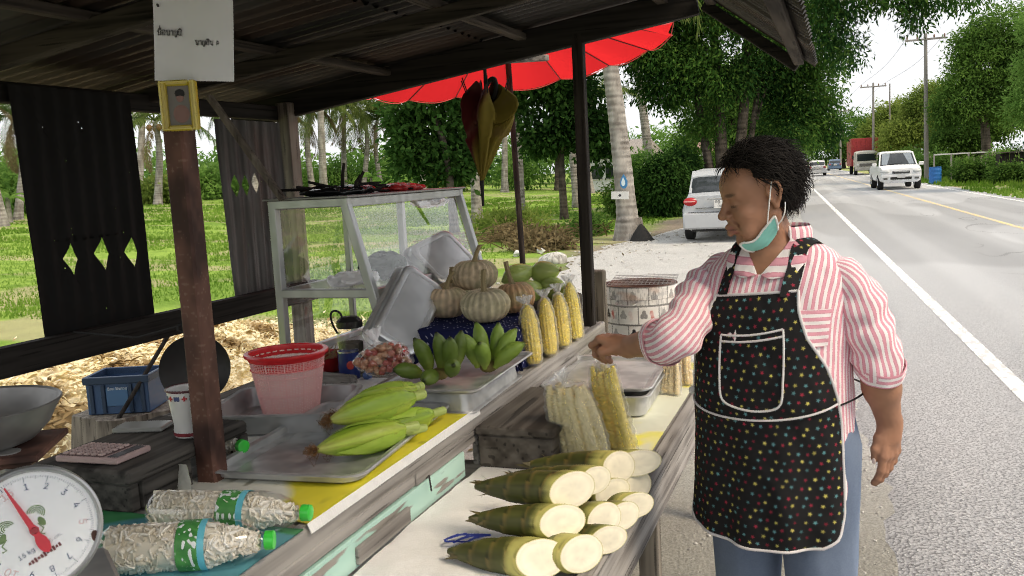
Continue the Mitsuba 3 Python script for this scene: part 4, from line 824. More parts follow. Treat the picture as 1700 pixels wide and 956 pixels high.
strip_bag((-0.685, 2.70, 0.718), (-0.10, -0.14, 1.0), 0.27, 0.065, 0.05, (0.50, 0.43, 0.18), 2, 'dull brownish bag standing behind the bag in the hand', 12)
strip_bag((-0.640, 2.615, 0.718), (-0.09, -0.34, 1.0), 0.31, 0.092, 0.055, (0.82, 0.68, 0.13), 3, 'bright yellow bag whose top the woman is holding', 12, False)
solo('deep_tray', 'deep aluminium tray at the back of the lower shelf', 'tray', xf(tray(0.37, 0.60, 0.075, 0.02, 0.045, 0.014), R3('z', 0.03), (-0.815, 3.24, 0.722)), 'aluminium', 35)
solo('shallow_tray', 'bright flat aluminium tray resting on the deep tray behind the hand', 'tray', xf(tray(0.41, 0.56, 0.016, 0.012, 0.04, 0.014), R3('z', 0.05), (-0.84, 3.26, 0.800)), 'aluminium', 35)
strip_bag((-0.61, 3.32, 0.718), (0.02, 0.1, 1.0), 0.13, 0.07, 0.05, (0.76, 0.62, 0.34), 6, 'small pale bag at the far end of the lower shelf beside the apron', 12)
strip_bag((-0.585, 3.48, 0.718), (-0.05, 0.1, 1.0), 0.14, 0.07, 0.05, (0.78, 0.60, 0.28), 7, 'second small pale bag at the far end behind the first', 12)

# --- bamboo shoots
def shoot(p, d, L, r, cut, seed, label):
    b = thing('bamboo_shoot', label, 'bamboo shoot'); d = unit(d); F = frame(d) @ R3('z', seed * 1.3); n = 36; a = np.arange(n) * 2 * PI / n; g = np.random.default_rng(seed)
    cn_ = F.T @ unit(cut); rings = []; cols = []
    for t in np.linspace(0, 1, 30):
        rr = r * np.interp(t, [0, .1, .3, .6, .85, 1], [1, 1.03, 1.0, .80, .46, .16])
        x, y = rr * np.cos(a), rr * np.sin(a); z = np.full(n, t * L)
        z = z + (-(cn_[0] * x + cn_[1] * y) / cn_[2]) * max(0, 1 - t * 3.0) * 1.0
        sw = 0.0 ; ph = (a * 1.0 + t * 7) % (2 * PI)
        lip = 1 + 0.045 * ((t * 4.5 + a / (2 * PI)) % 1.0)
        rings.append(np.stack([x * lip, y * lip, z], 1))
        f = meshkit.fbm(rings[-1] * [70, 70, 9] + seed * 3, 3, seed)[:, None]; ss = ((t * 4.5 + a / (2 * PI)) % 1.0)[:, None]
        green = np.array([0.065, 0.070, 0.018]) * (0.4 + 1.2 * f); pale = np.array([0.42, 0.40, 0.12]) * (0.8 + 0.4 * f); brown = np.array([0.20, 0.10, 0.035])
        w = np.clip((0.22 + 0.10 * math.sin(seed) - t) / 0.16 + 1.1 * (f - .5), 0, 1); c = green * (1 - w) + pale * w
        c = c * (1 - 0.5 * np.clip((0.10 - ss) / 0.1, 0, 1)) + brown * 0.45 * np.clip((ss - .75) / .25, 0, 1)
        cols.append(np.clip(c, 0.01, 1))
    m = loft(rings, False, True); cols = np.vstack(cols + [cols[-1][:1]])
    part(b, 'sheath', xf(m, F, p), 'vc_satin', True, c=cols)
    rim = rings[0].copy(); cen = rim.mean(0); fr = [cen + (rim - cen) * s + np.array([0, 0, -0.0006 * (1 - s)]) for s in (1.0, 0.93, 0.86, 0.7, 0.5, 0.3, 0.06)]
    k0 = np.vstack(fr); rr_ = np.repeat([1, .93, .86, .7, .5, .3, .06], n)[:, None]; f = meshkit.fbm(k0 * 120 + seed, 2, seed)[:, None]
    cc = np.array([0.88, 0.83, 0.66]) * (0.86 + 0.2 * f) * (1 - .06 * np.cos(rr_ * 22)); cc = np.where(rr_ > 0.95, np.array([0.58, 0.53, 0.26]), cc)
    part(b, 'cut_face', xf(loft(fr, False, True), F, p), 'vc_satin', True, c=np.vstack([cc, cc[-1:]]))
    lf = []
    for q in range(7):
        aa_ = g.uniform(0, 2 * PI); zz = L * g.uniform(.78, .96); rr = r * np.interp(zz / L, [.7, 1], [.62, .2])
        p0 = np.array([rr * math.cos(aa_), rr * math.sin(aa_), zz]); e = p0 + np.array([math.cos(aa_) * .008 + g.normal() * .004, math.sin(aa_) * .008 + g.normal() * .004, g.uniform(.015, .035)])
        s_ = np.cross(e - p0, [math.cos(aa_), math.sin(aa_), 0]); s_ = unit(s_) * .006; lf.append(tm([p0 - s_, p0 + s_, e, p0 - s_ * .6 - [0, 0, .01]], [[0, 1, 2], [0, 3, 1]]))
    part(b, 'tip_blades', xf(join(lf), F, p), 'vc_satin', c=(0.09, 0.075, 0.03))
ct = (0.62, -0.72, 0.12)
for i, (p, L, r, lab) in enumerate((
        ((-.605, 1.712, .757), .235, .044, 'bamboo shoot at the front left of the pile lying on the sack'), ((-.530, 1.765, .752), .20, .043, 'bamboo shoot lying right beside the front one at the bottom'),
        ((-.577, 1.785, .802), .23, .040, 'bamboo shoot in the second row from the front'), ((-.570, 1.845, .855), .25, .044, 'thick dark bamboo shoot with the widest white cut, top of the near side'),
        ((-.520, 1.925, .768), .21, .042, 'bamboo shoot in the middle of the pile with a round white cut'), ((-.555, 1.99, .828), .25, .036, 'narrow bamboo shoot with a brown cut edge behind the widest one'),
        ((-.540, 2.165, .803), .26, .043, 'uppermost bamboo shoot at the back of the pile'), ((-.505, 2.22, .748), .20, .040, 'bamboo shoot under the rearmost one at the right'),
        ((-.500, 2.215, .800), .20, .036, 'rearmost small bamboo shoot against the yellow sheet'), ((-.490, 1.995, .752), .19, .036, 'small bamboo shoot low at the right side of the pile'),
        ((-.495, 1.86, .748), .18, .034, 'smallest bamboo shoot low between the front and the right side'), ((-.535, 2.07, .780), .20, .036, 'half covered bamboo shoot in the middle back'),
        ((-.480, 2.08, .746), .18, .034, 'lowest bamboo shoot at the right edge of the shelf'))):
    g = np.random.default_rng(50 + i)
    p = (p[0], p[1], p[2] + .006 + .010 * (p[2] > .79)); shoot(p, (-0.95, 0.09 + g.normal() * .05, -0.055 - 0.03 * g.random()), L, r * .94, unit(np.array(ct) + g.normal(size=3) * .08), i + 1, lab)
# ------------------------------------------------------------------ the woman
def surface_nets(f, lo, h):
    s = f < 0; nx, ny, nz = f.shape
    c = np.zeros((nx - 1, ny - 1, nz - 1), np.int8)
    for a, b, d in np.ndindex(2, 2, 2): c += s[a:nx - 1 + a, b:ny - 1 + b, d:nz - 1 + d]
    I = np.argwhere((c > 0) & (c < 8)); pos = np.zeros((len(I), 3)); cnt = np.zeros(len(I))
    cor = [np.array(q) for q in np.ndindex(2, 2, 2)]
    for i in range(8):
        for ax in range(3):
            if cor[i][ax]: continue
            q0, q1 = cor[i], cor[i].copy(); q1[ax] = 1
            a, b = f[tuple((I + q0).T)], f[tuple((I + q1).T)]; m = (a < 0) != (b < 0)
            t = np.where(m, a / np.where(m, a - b, 1), 0)[:, None]
            pos += np.where(m[:, None], I + q0 + t * (q1 - q0), 0); cnt += m
    v = np.asarray(lo) + (pos / cnt[:, None]) * h
    idx = -np.ones(c.shape, np.int64); idx[tuple(I.T)] = np.arange(len(I)); out = []
    for ax in range(3):
        o1, o2 = [(1, 2), (2, 0), (0, 1)][ax]; sl0, sl1 = [slice(None)] * 3, [slice(None)] * 3; sl0[ax] = slice(0, -1); sl1[ax] = slice(1, None)
        E = np.argwhere(s[tuple(sl0)] != s[tuple(sl1)]); E = E[(E[:, o1] > 0) & (E[:, o2] > 0) & (E[:, o1] < f.shape[o1] - 1) & (E[:, o2] < f.shape[o2] - 1)]
        def cell(d1, d2): q = E.copy(); q[:, o1] -= d1; q[:, o2] -= d2; return idx[tuple(q.T)]
        q = np.stack([cell(1, 1), cell(0, 1), cell(0, 0), cell(1, 0)], 1); fl = ~s[tuple(E.T)]; q[fl] = q[fl][:, ::-1]; out.append(q)
    q = np.vstack(out); return tm(v, quads(q[(q >= 0).all(1)]))
class Field:
    def __init__(self, lo, hi, h):
        self.lo, self.h = np.asarray(lo, float), h; self.n = np.ceil((np.asarray(hi) - self.lo) / h).astype(int) + 1
        self.f = np.full(self.n, 0.2, np.float32)
    def sub(self, lo, hi):
        a = np.clip(np.floor((np.asarray(lo) - self.lo) / self.h).astype(int), 0, self.n - 1); b = np.clip(np.ceil((np.asarray(hi) - self.lo) / self.h).astype(int) + 1, 1, self.n)
        if (b <= a).any(): return None, None
        g = np.meshgrid(*[self.lo[k] + self.h * np.arange(a[k], b[k]) for k in range(3)], indexing='ij'); return tuple(slice(a[k], b[k]) for k in range(3)), np.stack(g, -1)
    def blend(self, sl, d, k):
        f = self.f[sl]
        if k > 0: hh = np.clip(0.5 + 0.5 * (f - d) / k, 0, 1); self.f[sl] = f + (d - f) * hh - k * hh * (1 - hh)
        else: self.f[sl] = np.minimum(f, d)
    def cap(self, a, b, ra, rb, k=0.01, M=None):
        """rounded cone"""
        a, b = np.asarray(a, float), np.asarray(b, float); r = max(ra, rb) + k + 3 * self.h + 0.01
        sl, X = self.sub(np.minimum(a, b) - r, np.maximum(a, b) + r)
        if sl is None: return
        ab = b - a; t = np.clip(((X - a) @ ab) / max(ab @ ab, 1e-9), 0, 1); d = np.linalg.norm(X - a - t[..., None] * ab, axis=-1) - (ra + (rb - ra) * t); self.blend(sl, d, k)
    def ell(self, c, r, k=0.01, R=None, cut=False):
        c, r = np.asarray(c, float), np.asarray(r, float); m = r.max() + k + 3 * self.h + 0.01; sl, X = self.sub(c - m, c + m)
        if sl is None: return
        X = X - c; X = X @ R if R is not None else X
        k0 = np.linalg.norm(X / r, axis=-1); k1 = np.linalg.norm(X / (r * r), axis=-1); d = k0 * (k0 - 1) / np.maximum(k1, 1e-6)
        if cut:
            f = self.f[sl]; hh = np.clip(0.5 - 0.5 * (f + d) / k, 0, 1); self.f[sl] = f + (-d - f) * hh + k * hh * (1 - hh)
        else: self.blend(sl, d, k)

PHI = math.radians(-20); C0 = np.array([-0.15, 2.31]); EX = np.array([math.cos(PHI), math.sin(PHI)]); EY = np.array([-math.sin(PHI), math.cos(PHI)])
def LB(x, y, z): q = C0 + x * EX + y * EY; return np.array([q[0], q[1], z])          # body frame: x her left, y her back, z up
RINGS = np.array([  # z, half width, half depth, centre y
    [0.74, .188, .140, -.005], [0.82, .188, .142, -.010], [0.92, .187, .150, -.018], [1.00, .186, .156, -.024], [1.08, .182, .152, -.024], [1.15, .181, .146, -.020], [1.21, .183, .138, -.014],
    [1.26, .186, .124, -.005], [1.295, .186, .108, .002], [1.32, .174, .096, .008], [1.342, .148, .086, .012], [1.360, .128, .078, .014], [1.376, .096, .070, .014], [1.392, .070, .064, .012], [1.402, .067, .062, .011]])
def ringpar(z): return [np.interp(z, RINGS[:, 0], RINGS[:, k]) for k in (1, 2, 3)]
TH = np.linspace(-PI, PI, 181)           # 0 = front centre, positive towards her left
def ring_xy(z, off=0.0, th=TH):
    a, b, cy = ringpar(z); a, b = a + off, b + off; e = 2 / 2.35
    s, c = np.sin(th), np.cos(th); return a * np.sign(s) * np.abs(s) ** e, cy - b * np.sign(c) * np.abs(c) ** e
def arc_table(z, off):
    x, y = ring_xy(z, off); d = np.r_[0, np.cumsum(np.hypot(np.diff(x), np.diff(y)))]; return d - d[90]
def wr(P, amp, f, seed):                  # cloth folds
    P = np.asarray(P, float); return amp * (meshkit.fbm(P * f + seed * 7.3, 3, seed) - 0.5) * 2
def surf(s, z, off=0.0):
    """point of the torso surface at arc length s from the front centre and height z (arrays)"""
    s, z = np.broadcast_arrays(np.asarray(s, float), np.asarray(z, float)); out = np.zeros(s.shape + (3,))
    for i in np.ndindex(s.shape):
        t = np.interp(s[i], arc_table(z[i], off), TH); x, y = ring_xy(z[i], off, t); out[i] = LB(float(x), float(y), z[i])
    return out
wo = thing('person', 'woman in a pink striped shirt and black star apron reaching for a bag of corn', 'person')

# --- skin: one body
S_R, E_R, W_R = LB(-.172, .015, 1.292), np.array([-.392, 2.165, 1.158]), np.array([-.548, 2.335, 1.102])
S_L, E_L, W_L = LB(.176, .005, 1.292), np.array([.080, 2.235, 1.085]), np.array([.112, 2.300, .925])
HF = unit((-0.90, -0.36, -0.25)); HS = unit(np.cross([0, 0, 1.0], HF)); HU = np.cross(HF, HS)
if HS @ np.array([0.4, -0.9, 0]) < 0: HS = -HS
HU = np.cross(HF, HS); HU = HU if HU[2] > 0 else -HU
HC = np.array([-.180, 2.262, 1.503])
def H(f, s, u): return HC + 0.94 * (f * HF + s * HS + u * HU)
HM = np.stack([HF, HS, HU], 1)
fld = Field((-.68, 1.94, .72), (.19, 2.54, 1.68), 0.003)
for (z, r) in ((.80, .10), (.95, .115), (1.08, .115), (1.2, .115), (1.27, .10)):                         # trunk inside the clothes
    for x in (-.06, 0, .06): fld.ell(LB(x, .0, z), (.10, .095, .11), .04)
for s in (-1, 1): fld.cap(LB(s * .05, .012, 1.305), LB(s * .14, .012, 1.272), .045, .045, .03)
fld.ell(LB(0, -.012, 1.285), (.10, .066, .07), .03); fld.ell(LB(0, -.008, 1.345), (.055, .056, .06), .03)
fld.cap(LB(0.0, .012, 1.30), HC + np.array([-.0, .03, -.06]), .062, .055, .03)
fld.cap(LB(0.012, -.005, 1.32), H(.0, .035, -.07), .020, .018, .02)                                    # neck muscle
for S, E, W in ((S_R, E_R, W_R), (S_L, E_L, W_L)):
    fld.cap(S - [0, 0, .012], S + (E - S) * .55, .042, .040, .02); fld.cap(S + (E - S) * .55, E, .040, .039, .02); m_ = E + (W - E) * .35
    fld.cap(E, m_, .043, .042, .02); fld.cap(m_, W, .041, .0275, .02)
HSC = 0.94
def hell(c, r, k=0.01, R=None, cut=False): fld.ell(c, np.asarray(r) * HSC, k, R, cut)
def hcap(a_, b_, ra, rb, k=0.01): fld.cap(a_, b_, ra * HSC, rb * HSC, k)
# head
hell(H(.002, 0, .034), (.092, .076, .088), .02, HM); hell(H(.040, 0, -.030), (.052, .062, .078), .025, HM)
hell(H(.052, 0, .040), (.045, .060, .045), .02, HM)
for s in (-1, 1):
    hcap(H(.0, s * .055, -.048), H(.062, s * .020, -.098), .020, .019, .02); hell(H(.060, s * .036, -.036), (.030, .027, .030), .015, HM)
    hell(H(.070, s * .040, -.072), (.020, .018, .022), .014, HM); hcap(H(.088, s * .012, .020), H(.074, s * .046, .022), .0085, .009, .010)
hell(H(.074, 0, -.100), (.022, .024, .019), .014, HM); hell(H(.040, 0, -.105), (.035, .035, .018), .02, HM)
for s in (-1, 1): hell(H(.099, s * .031, .001), (.016, .020, .012), .009, HM, cut=True)
for s in (-1, 1):
    hell(H(.076, s * .031, .001), (.0155, .0165, .0125), .003, HM); hcap(H(.0905, s * .022, -.004), H(.085, s * .043, -.0035), .0022, .0022, .002)
    hcap(H(.089, s * .024, -.012), H(.080, s * .044, -.010), .005, .004, .006)
hcap(H(.089, 0, .020), H(.107, 0, -.016), .0085, .011, .008); hell(H(.113, 0, -.024), (.0135, .0135, .012), .007, HM)
for s in (-1, 1): hell(H(.100, s * .0155, -.029), (.013, .0105, .0095), .006, HM)
for s in (-1, 1): hell(H(.107, s * .008, -.0385), (.0045, .004, .003), .004, HM, cut=True)
hell(H(.090, 0, -.056), (.015, .030, .022), .012, HM)
for s in (-1, 1): hcap(H(.107, s * .004, -.0565), H(.092, s * .023, -.0615), .0078, .004, .004); hcap(H(.105, s * .002, -.0725), H(.091, s * .021, -.067), .0088, .004, .004)
for s in (-1, 1): hcap(H(.104, s * .0, -.0640), H(.092, s * .023, -.0640), .0016, .001, .001)
for s in (-1, 1):
    hcap(H(.100, s * .0, -.0455), H(.100, s * .001, -.051), .0, .0, .001)
    for q_ in np.linspace(0, 1, 7): hell(H(.098 - .020 * q_, s * (.023 + .016 * q_), -.034 - .030 * q_), (.0026, .0024, .003), .007, HM, cut=True)
    hell(H(.068, s * .044, -.028), (.020, .018, .018), .012, HM)
# ears: shell, rim, lobe
for s in (-1, 1):
    hell(H(-.008, s * .077, -.002), (.017, .0055, .028), .005, HM)
    pr = [H(.006 + q[0], s * (.082 + q[2]), q[1]) for q in ((.004, .004, -.004), (.0, .024, .002), (-.012, .034, .006), (-.026, .028, .008), (-.030, .008, .008), (-.022, -.014, .004), (-.012, -.028, .0))]
    for a_, b_ in zip(pr[:-1], pr[1:]): hcap(a_, b_, .0042, .0042, .004)
    hell(H(-.006, s * .080, -.029), (.0075, .0055, .009), .005, HM); hcap(H(.006, s * .081, -.008), H(.004, s * .082, .004), .004, .0035, .003)
    hell(H(-.004, s * .088, -.004), (.008, .007, .012), .004, HM, cut=True)
# hands
def finger(p, pts, r0, r1):
    q = [np.asarray(p, float)] + [np.asarray(t, float) for t in pts]; n = len(q) - 1
    for i in range(n):
        a_, b_ = r0 + (r1 - r0) * i / n, r0 + (r1 - r0) * (i + 1) / n; fld.cap(q[i], q[i + 1], a_, b_, .0025 if i else .006)
        if 0 < i: fld.ell(q[i], np.full(3, a_ * 1.07), .003)
def palm(W, h, side, back, L=.080, wd=.036):
    ks = []
    for i, (o, l) in enumerate(((.030, .98), (.011, 1.0), (-.009, .96), (-.027, .88))):
        k = W + h * L * l + side * o + back * (.003 - .002 * (i == 3)); ks.append(k); fld.cap(W + h * .012 + side * o * .55, k, .0155, .0115, .010)
    fld.cap(W - h * .01, W + h * .03, .0275, .026, .012); return ks
hR, bR = unit((-.80, .34, .20)), unit((-.22, .12, 1.0)); bR = unit(bR - hR * (hR @ bR)); sR = np.cross(bR, hR)
if sR[1] > 0: sR = -sR
kR = palm(W_R, hR, sR, bR, .074); pinch = np.array([-.622, 2.392, 1.048])
finger(kR[0], [kR[0] + hR * .022 - bR * .026, pinch + np.array([-.006, -.006, .018]), pinch + np.array([.0, -.006, .0])], .0098, .0078)
finger(kR[1], [kR[1] + hR * .026 - bR * .028, kR[1] + hR * .016 - bR * .056, pinch + np.array([-.012, .010, .0])], .0100, .0078)
finger(kR[2], [kR[2] + hR * .022 - bR * .030, kR[2] + hR * .004 - bR * .052, kR[2] - hR * .014 - bR * .056], .0098, .0078)
finger(kR[3], [kR[3] + hR * .016 - bR * .027, kR[3] - hR * .002 - bR * .042, kR[3] - hR * .018 - bR * .042], .0088, .0070)
t0_ = W_R + hR * .020 + sR * .026 - bR * .006; t1_ = W_R + hR * .050 + sR * .040 - bR * .026
fld.cap(W_R + hR * .005 + sR * .012, t1_, .017, .0135, .012); finger(t1_, [(t1_ + pinch) / 2 + sR * .006 + bR * .004, pinch + np.array([.014, -.010, .002])], .0125, .0090)
hL = unit((-.02, -.08, -1.0)); bL = unit((.80, -.60, 0.0)); bL = unit(bL - hL * (hL @ bL)); sL = np.cross(hL, bL)       # back of the hand outwards, thumb forward
if sL @ np.array([-.6, -.8, 0]) < 0: sL = -sL
kL = palm(W_L, hL, sL, bL, .076)
for i, (l, c_) in enumerate(((.036, .45), (.040, .6), (.037, .72), (.029, .8))):
    k = kL[i]; d1 = unit(hL - bL * .30 * c_); d2 = unit(hL - bL * (.9 * c_)); d3 = unit(hL - bL * (1.8 * c_)); p1 = k + d1 * l; p2 = p1 + d2 * l * .62; p3 = p2 + d3 * l * .5
    finger(k, [p1, p2, p3], .0100 - .0006 * i, .0076)
tb = W_L + hL * .030 + sL * .030 - bL * .008
fld.cap(W_L + hL * .008 + sL * .012, tb, .017, .0135, .012); finger(tb, [tb + hL * .028 + sL * .010 - bL * .004, tb + hL * .052 + sL * .006 - bL * .008], .0120, .0088)
body = surface_nets(fld.f, fld.lo, fld.h)
def relax(m, it=3, lam=.5, mu=-.52):
    from scipy.sparse import coo_matrix, diags
    v, f = np.asarray(m.vertices), np.asarray(m.faces); e = np.unique(np.sort(np.vstack([f[:, [0, 1]], f[:, [1, 2]], f[:, [2, 0]]]), 1), axis=0); n = len(v)
    A = coo_matrix((np.ones(2 * len(e)), (np.r_[e[:, 0], e[:, 1]], np.r_[e[:, 1], e[:, 0]])), (n, n)).tocsr(); d = np.maximum(np.asarray(A.sum(1)).ravel(), 1); A = diags(1 / d) @ A
    for _ in range(it):
        for k in (lam, mu): v = v + k * (A @ v - v)
    return tm(v, f)
body = relax(body); bv = np.asarray(body.vertices)
hl = (bv - HC) @ HM / 0.94; fr = meshkit.fbm(bv * 45, 3, 2)[:, None]; fl_ = meshkit.fbm(bv * 12, 2, 5)[:, None]
skin = np.array([0.33, 0.168, 0.102]) * (0.74 + 0.24 * fr + 0.28 * fl_)
def near(p, r, s=1.0): return np.clip(1.25 - np.linalg.norm((hl - np.asarray(p)) / np.asarray(r), axis=1), 0, 1)[:, None] ** s
def tint(c, p, r, amt):
    w = near(p, r) * amt; return c * (1 - w[:, :]) + np.zeros(3) * w
def dye(c, w, colr): return c * (1 - w) + np.asarray(colr) * w
hd = (hl[:, 2] > -.14)[:, None] & (np.linalg.norm(hl, axis=1) < .2)[:, None]
for s in (-1, 1):
    skin = dye(skin, np.clip(near((.100, s * .010, -.060), (.012, .017, .0085)) * 1.2, 0, .75), (.25, .095, .075)); skin = dye(skin, np.clip(near((.098, s * .010, -.070), (.012, .016, .008)) * 1.2, 0, .75), (.28, .105, .085))
    skin = dye(skin, np.clip(near((.097, s * .013, -.0642), (.014, .018, .0022)) * 1.5, 0, .8), (.07, .03, .025))
    skin = dye(skin, np.clip(near((.086, s * .030, .026), (.016, .024, .0055)) * 1.4, 0, .75), (.05, .032, .025))
    skin = dye(skin, np.clip(near((.088, s * .032, -.0045), (.014, .017, .0035)) * 1.5, 0, .85), (.03, .02, .018))
    skin = dye(skin, np.clip(near((.086, s * .033, -.012), (.012, .018, .008)) * .8, 0, .4), (.17, .085, .06))
    skin = dye(skin, np.clip(near((-.004, s * .086, -.003), (.008, .008, .012)) * .9, 0, .5), (.16, .07, .05))
    skin = dye(skin, np.clip(near((.104, s * .008, -.038), (.004, .004, .003)) * 1.3, 0, .8), (.05, .025, .02))
for k in kR + kL: skin = dye(skin, np.clip(1.1 - np.linalg.norm(bv - k, axis=1) / .013, 0, .25)[:, None], (.20, .09, .06))
bumped('skin', VC, 0.48, lambda p, n, uv: FBM(p.x * 160, p.y * 160, p.z * 160, 2) * .6 + FBM(p.x * 40, p.y * 40, p.z * 60, 2) * .4, .0016, spec=0.4)
part(wo, 'body', body, 'skin', True, c=np.clip(skin, 0, 1))
from scipy.spatial import cKDTree
btree = cKDTree(bv)
bn_ = np.asarray(trimesh.Trimesh(body.vertices, body.faces, process=False).vertex_normals)
nails = [(kR[0] * 0 + pinch + np.array([.018, -.018, .004]), unit((.3, -1, .1)))]
tip = tb + hL * .056 + sL * .010 - bL * .004
part(wo, 'thumb_nail', xf(ico(1, 2, (.0055, .0075, .0016)), np.stack([unit(np.cross(hL, sL)), hL, sL], 1), tip + sL * .0045), 'vc_gloss', True, c=(0.75, 0.58, 0.50))

# --- hair
g = np.random.default_rng(21)
hb = ico(1, 5); q = np.asarray(hb.vertices)
def hair_r(q):
    """radius of the hair's outer shape along head directions q (f, s, u), from a point in the skull"""
    sk = 1 / np.sqrt((q[:, 0] / .093) ** 2 + (q[:, 1] / .078) ** 2 + (q[:, 2] / .090) ** 2)
    return sk + .002 + .007 * np.clip(q[:, 2] + .3, 0, 1) + .006 * np.clip(-q[:, 0], 0, 1) * np.clip(.9 - q[:, 2], 0, 1)
hc = np.array([.001, 0, .034])
front = (q[:, 0] > .35) & (q[:, 2] < .50 + .20 * (1 - np.abs(q[:, 1]))) ; side = (q[:, 0] > -.12) & (q[:, 2] < .05 + .42 * np.clip(q[:, 0] + .12, 0, 1)) ; nape = q[:, 2] < -.82
keep = ~(front | side | nape)
r_ = np.where(keep, hair_r(q), .05)
P_ = (q * r_[:, None]); P_ = P_ + q * (0.015 * (meshkit.fbm(P_ * 34, 3, 4) - .5) * 2)[:, None]
fk = keep[hb.faces].sum(1) >= 1
part(wo, 'hair', tm((P_ + hc) @ HM.T * 0.94 + HC, hb.faces[fk]), 'vc_cloth', True, c=(0.014, 0.012, 0.011), label='short dark curly hair')
curls = []
kk = np.where(keep)[0]; tri3 = np.array([0, 2 * PI / 3, 4 * PI / 3]); cv, cf = [], []; base = 0
def curl(p0, nrm, tang, L, rad, turns, r):
    global base
    k = 11; t = np.linspace(0, 1, k)[:, None]; b2 = np.cross(nrm, tang); ph = g.uniform(0, 6.28)
    an = ph + t * turns * 2 * PI
    path = p0 + tang * (L * t) + nrm * (.007 * t * (1 - t) * 4 + rad * np.cos(an) * .8 + .002) + b2 * rad * np.sin(an)
    tg = np.gradient(path, axis=0); tg /= np.linalg.norm(tg, axis=1, keepdims=True); a1 = np.cross(tg, nrm); a1 /= np.linalg.norm(a1, axis=1, keepdims=True) + 1e-9; b1 = np.cross(tg, a1)
    w = r * (1 - .6 * t[:, 0]); v = path[:, None] + w[:, None, None] * (np.cos(tri3)[None, :, None] * a1[:, None] + np.sin(tri3)[None, :, None] * b1[:, None])
    cv.append(v.reshape(-1, 3)); cf.append(quads(grid_faces(k, 3, True)) + base); base += 3 * k
for i in g.choice(kk, 3100):
    d = q[i]; p0 = d * hair_r(q[i:i + 1])[0] * g.uniform(.93, 1.04) + hc; tang = unit(np.array([-.5, 0, -.55]) + g.normal(size=3) * .18); tang = unit(tang - d * (tang @ d))
    edge = (d[2] < -.2) or (d[0] < -.6)
    clump = meshkit.noise((d * 9)[None], 3)[0]; tang = unit(tang + 1.6 * np.array([.3 * (clump - .5), clump - .5, meshkit.noise((d * 8 + 4)[None], 5)[0] - .5])); tang = unit(tang - d * (tang @ d))
    p0 = p0 + d * .015 * (meshkit.fbm((p0 * 34)[None], 3, 4)[0] - .5) * 2
    curl(p0, d, unit(tang + d * (.6 if edge and g.random() < .6 else .10)), g.uniform(.028, .060), g.uniform(.002, .006), g.uniform(.3, .9), g.uniform(.0007, .0016))
cm = tm(np.vstack(cv) @ HM.T * 0.94 + HC, np.vstack(cf))
plain('hair_strand', (0.012, 0.010, 0.009), 0.6, spec=0.2)
labels[part(wo, 'hair_curls', cm, 'hair_strand', True)] = {'label': 'loose curls of the dark hair', 'kind': 'stuff'}

# --- shirt
def _stripe(u):
    w = u / 0.0165; f = w - dr.floor(w); d = dr.abs(f - 0.5)
    band = SS(0.27, 0.22, d); edge = SS(0.05, 0.02, dr.abs(d - 0.225))
    return MIX(MIX((0.78, 0.74, 0.74), (0.64, 0.25, 0.33), band * 0.85), (0.50, 0.13, 0.21), edge * 0.55)
def _shirt(p, n, uv): return _stripe(uv.x) * (0.92 + 0.12 * FBM(p.x * 60, p.y * 60, p.z * 60, 2))
bumped('striped_cloth', mikit.proc(_shirt), 0.85, lambda p, n, uv: FBM(p.x * 26, p.y * 26, p.z * 14, 3), 0.011, spec=0.15)
zs = np.r_[np.linspace(0.76, 1.26, 52), np.linspace(1.27, 1.402, 24)]; vs, us = [], []
for z in zs:
    x, y = ring_xy(z, 0.004); s = arc_table(z, 0.004); P_ = np.array([LB(a, b, z) for a, b in zip(x, y)])
    nrm = P_ - LB(0, 0, z); nrm /= np.linalg.norm(nrm, axis=1, keepdims=True)
    fold = wr(P_ * [1, 1, .35], .006, 22, 3) + .006 * np.clip((.95 - z) / .2, 0, 1) * np.sin(TH * 13 + 2 * np.sin(3 * TH))
    amp = np.clip((1.38 - z) / .05, 0.1, 1); P_ = P_ + nrm * (fold * amp)[:, None]; vs.append(P_); us.append(np.c_[s, np.full(len(s), z)])
V_, U_ = np.vstack(vs), np.vstack(us); F4 = grid_faces(len(zs), 181); zc = V_[F4][:, :, 2].mean(1); thc = np.tile(TH, len(zs))[F4].mean(1); sc_ = U_[F4][:, :, 0].mean(1)
F4 = F4[~((np.abs(thc) < 1.2) & (zc > 1.310 + np.abs(sc_) * 1.25))]
part(wo, 'shirt', tm(V_, quads(F4)), 'striped_cloth', True, uv=U_, label='pink and white striped shirt')
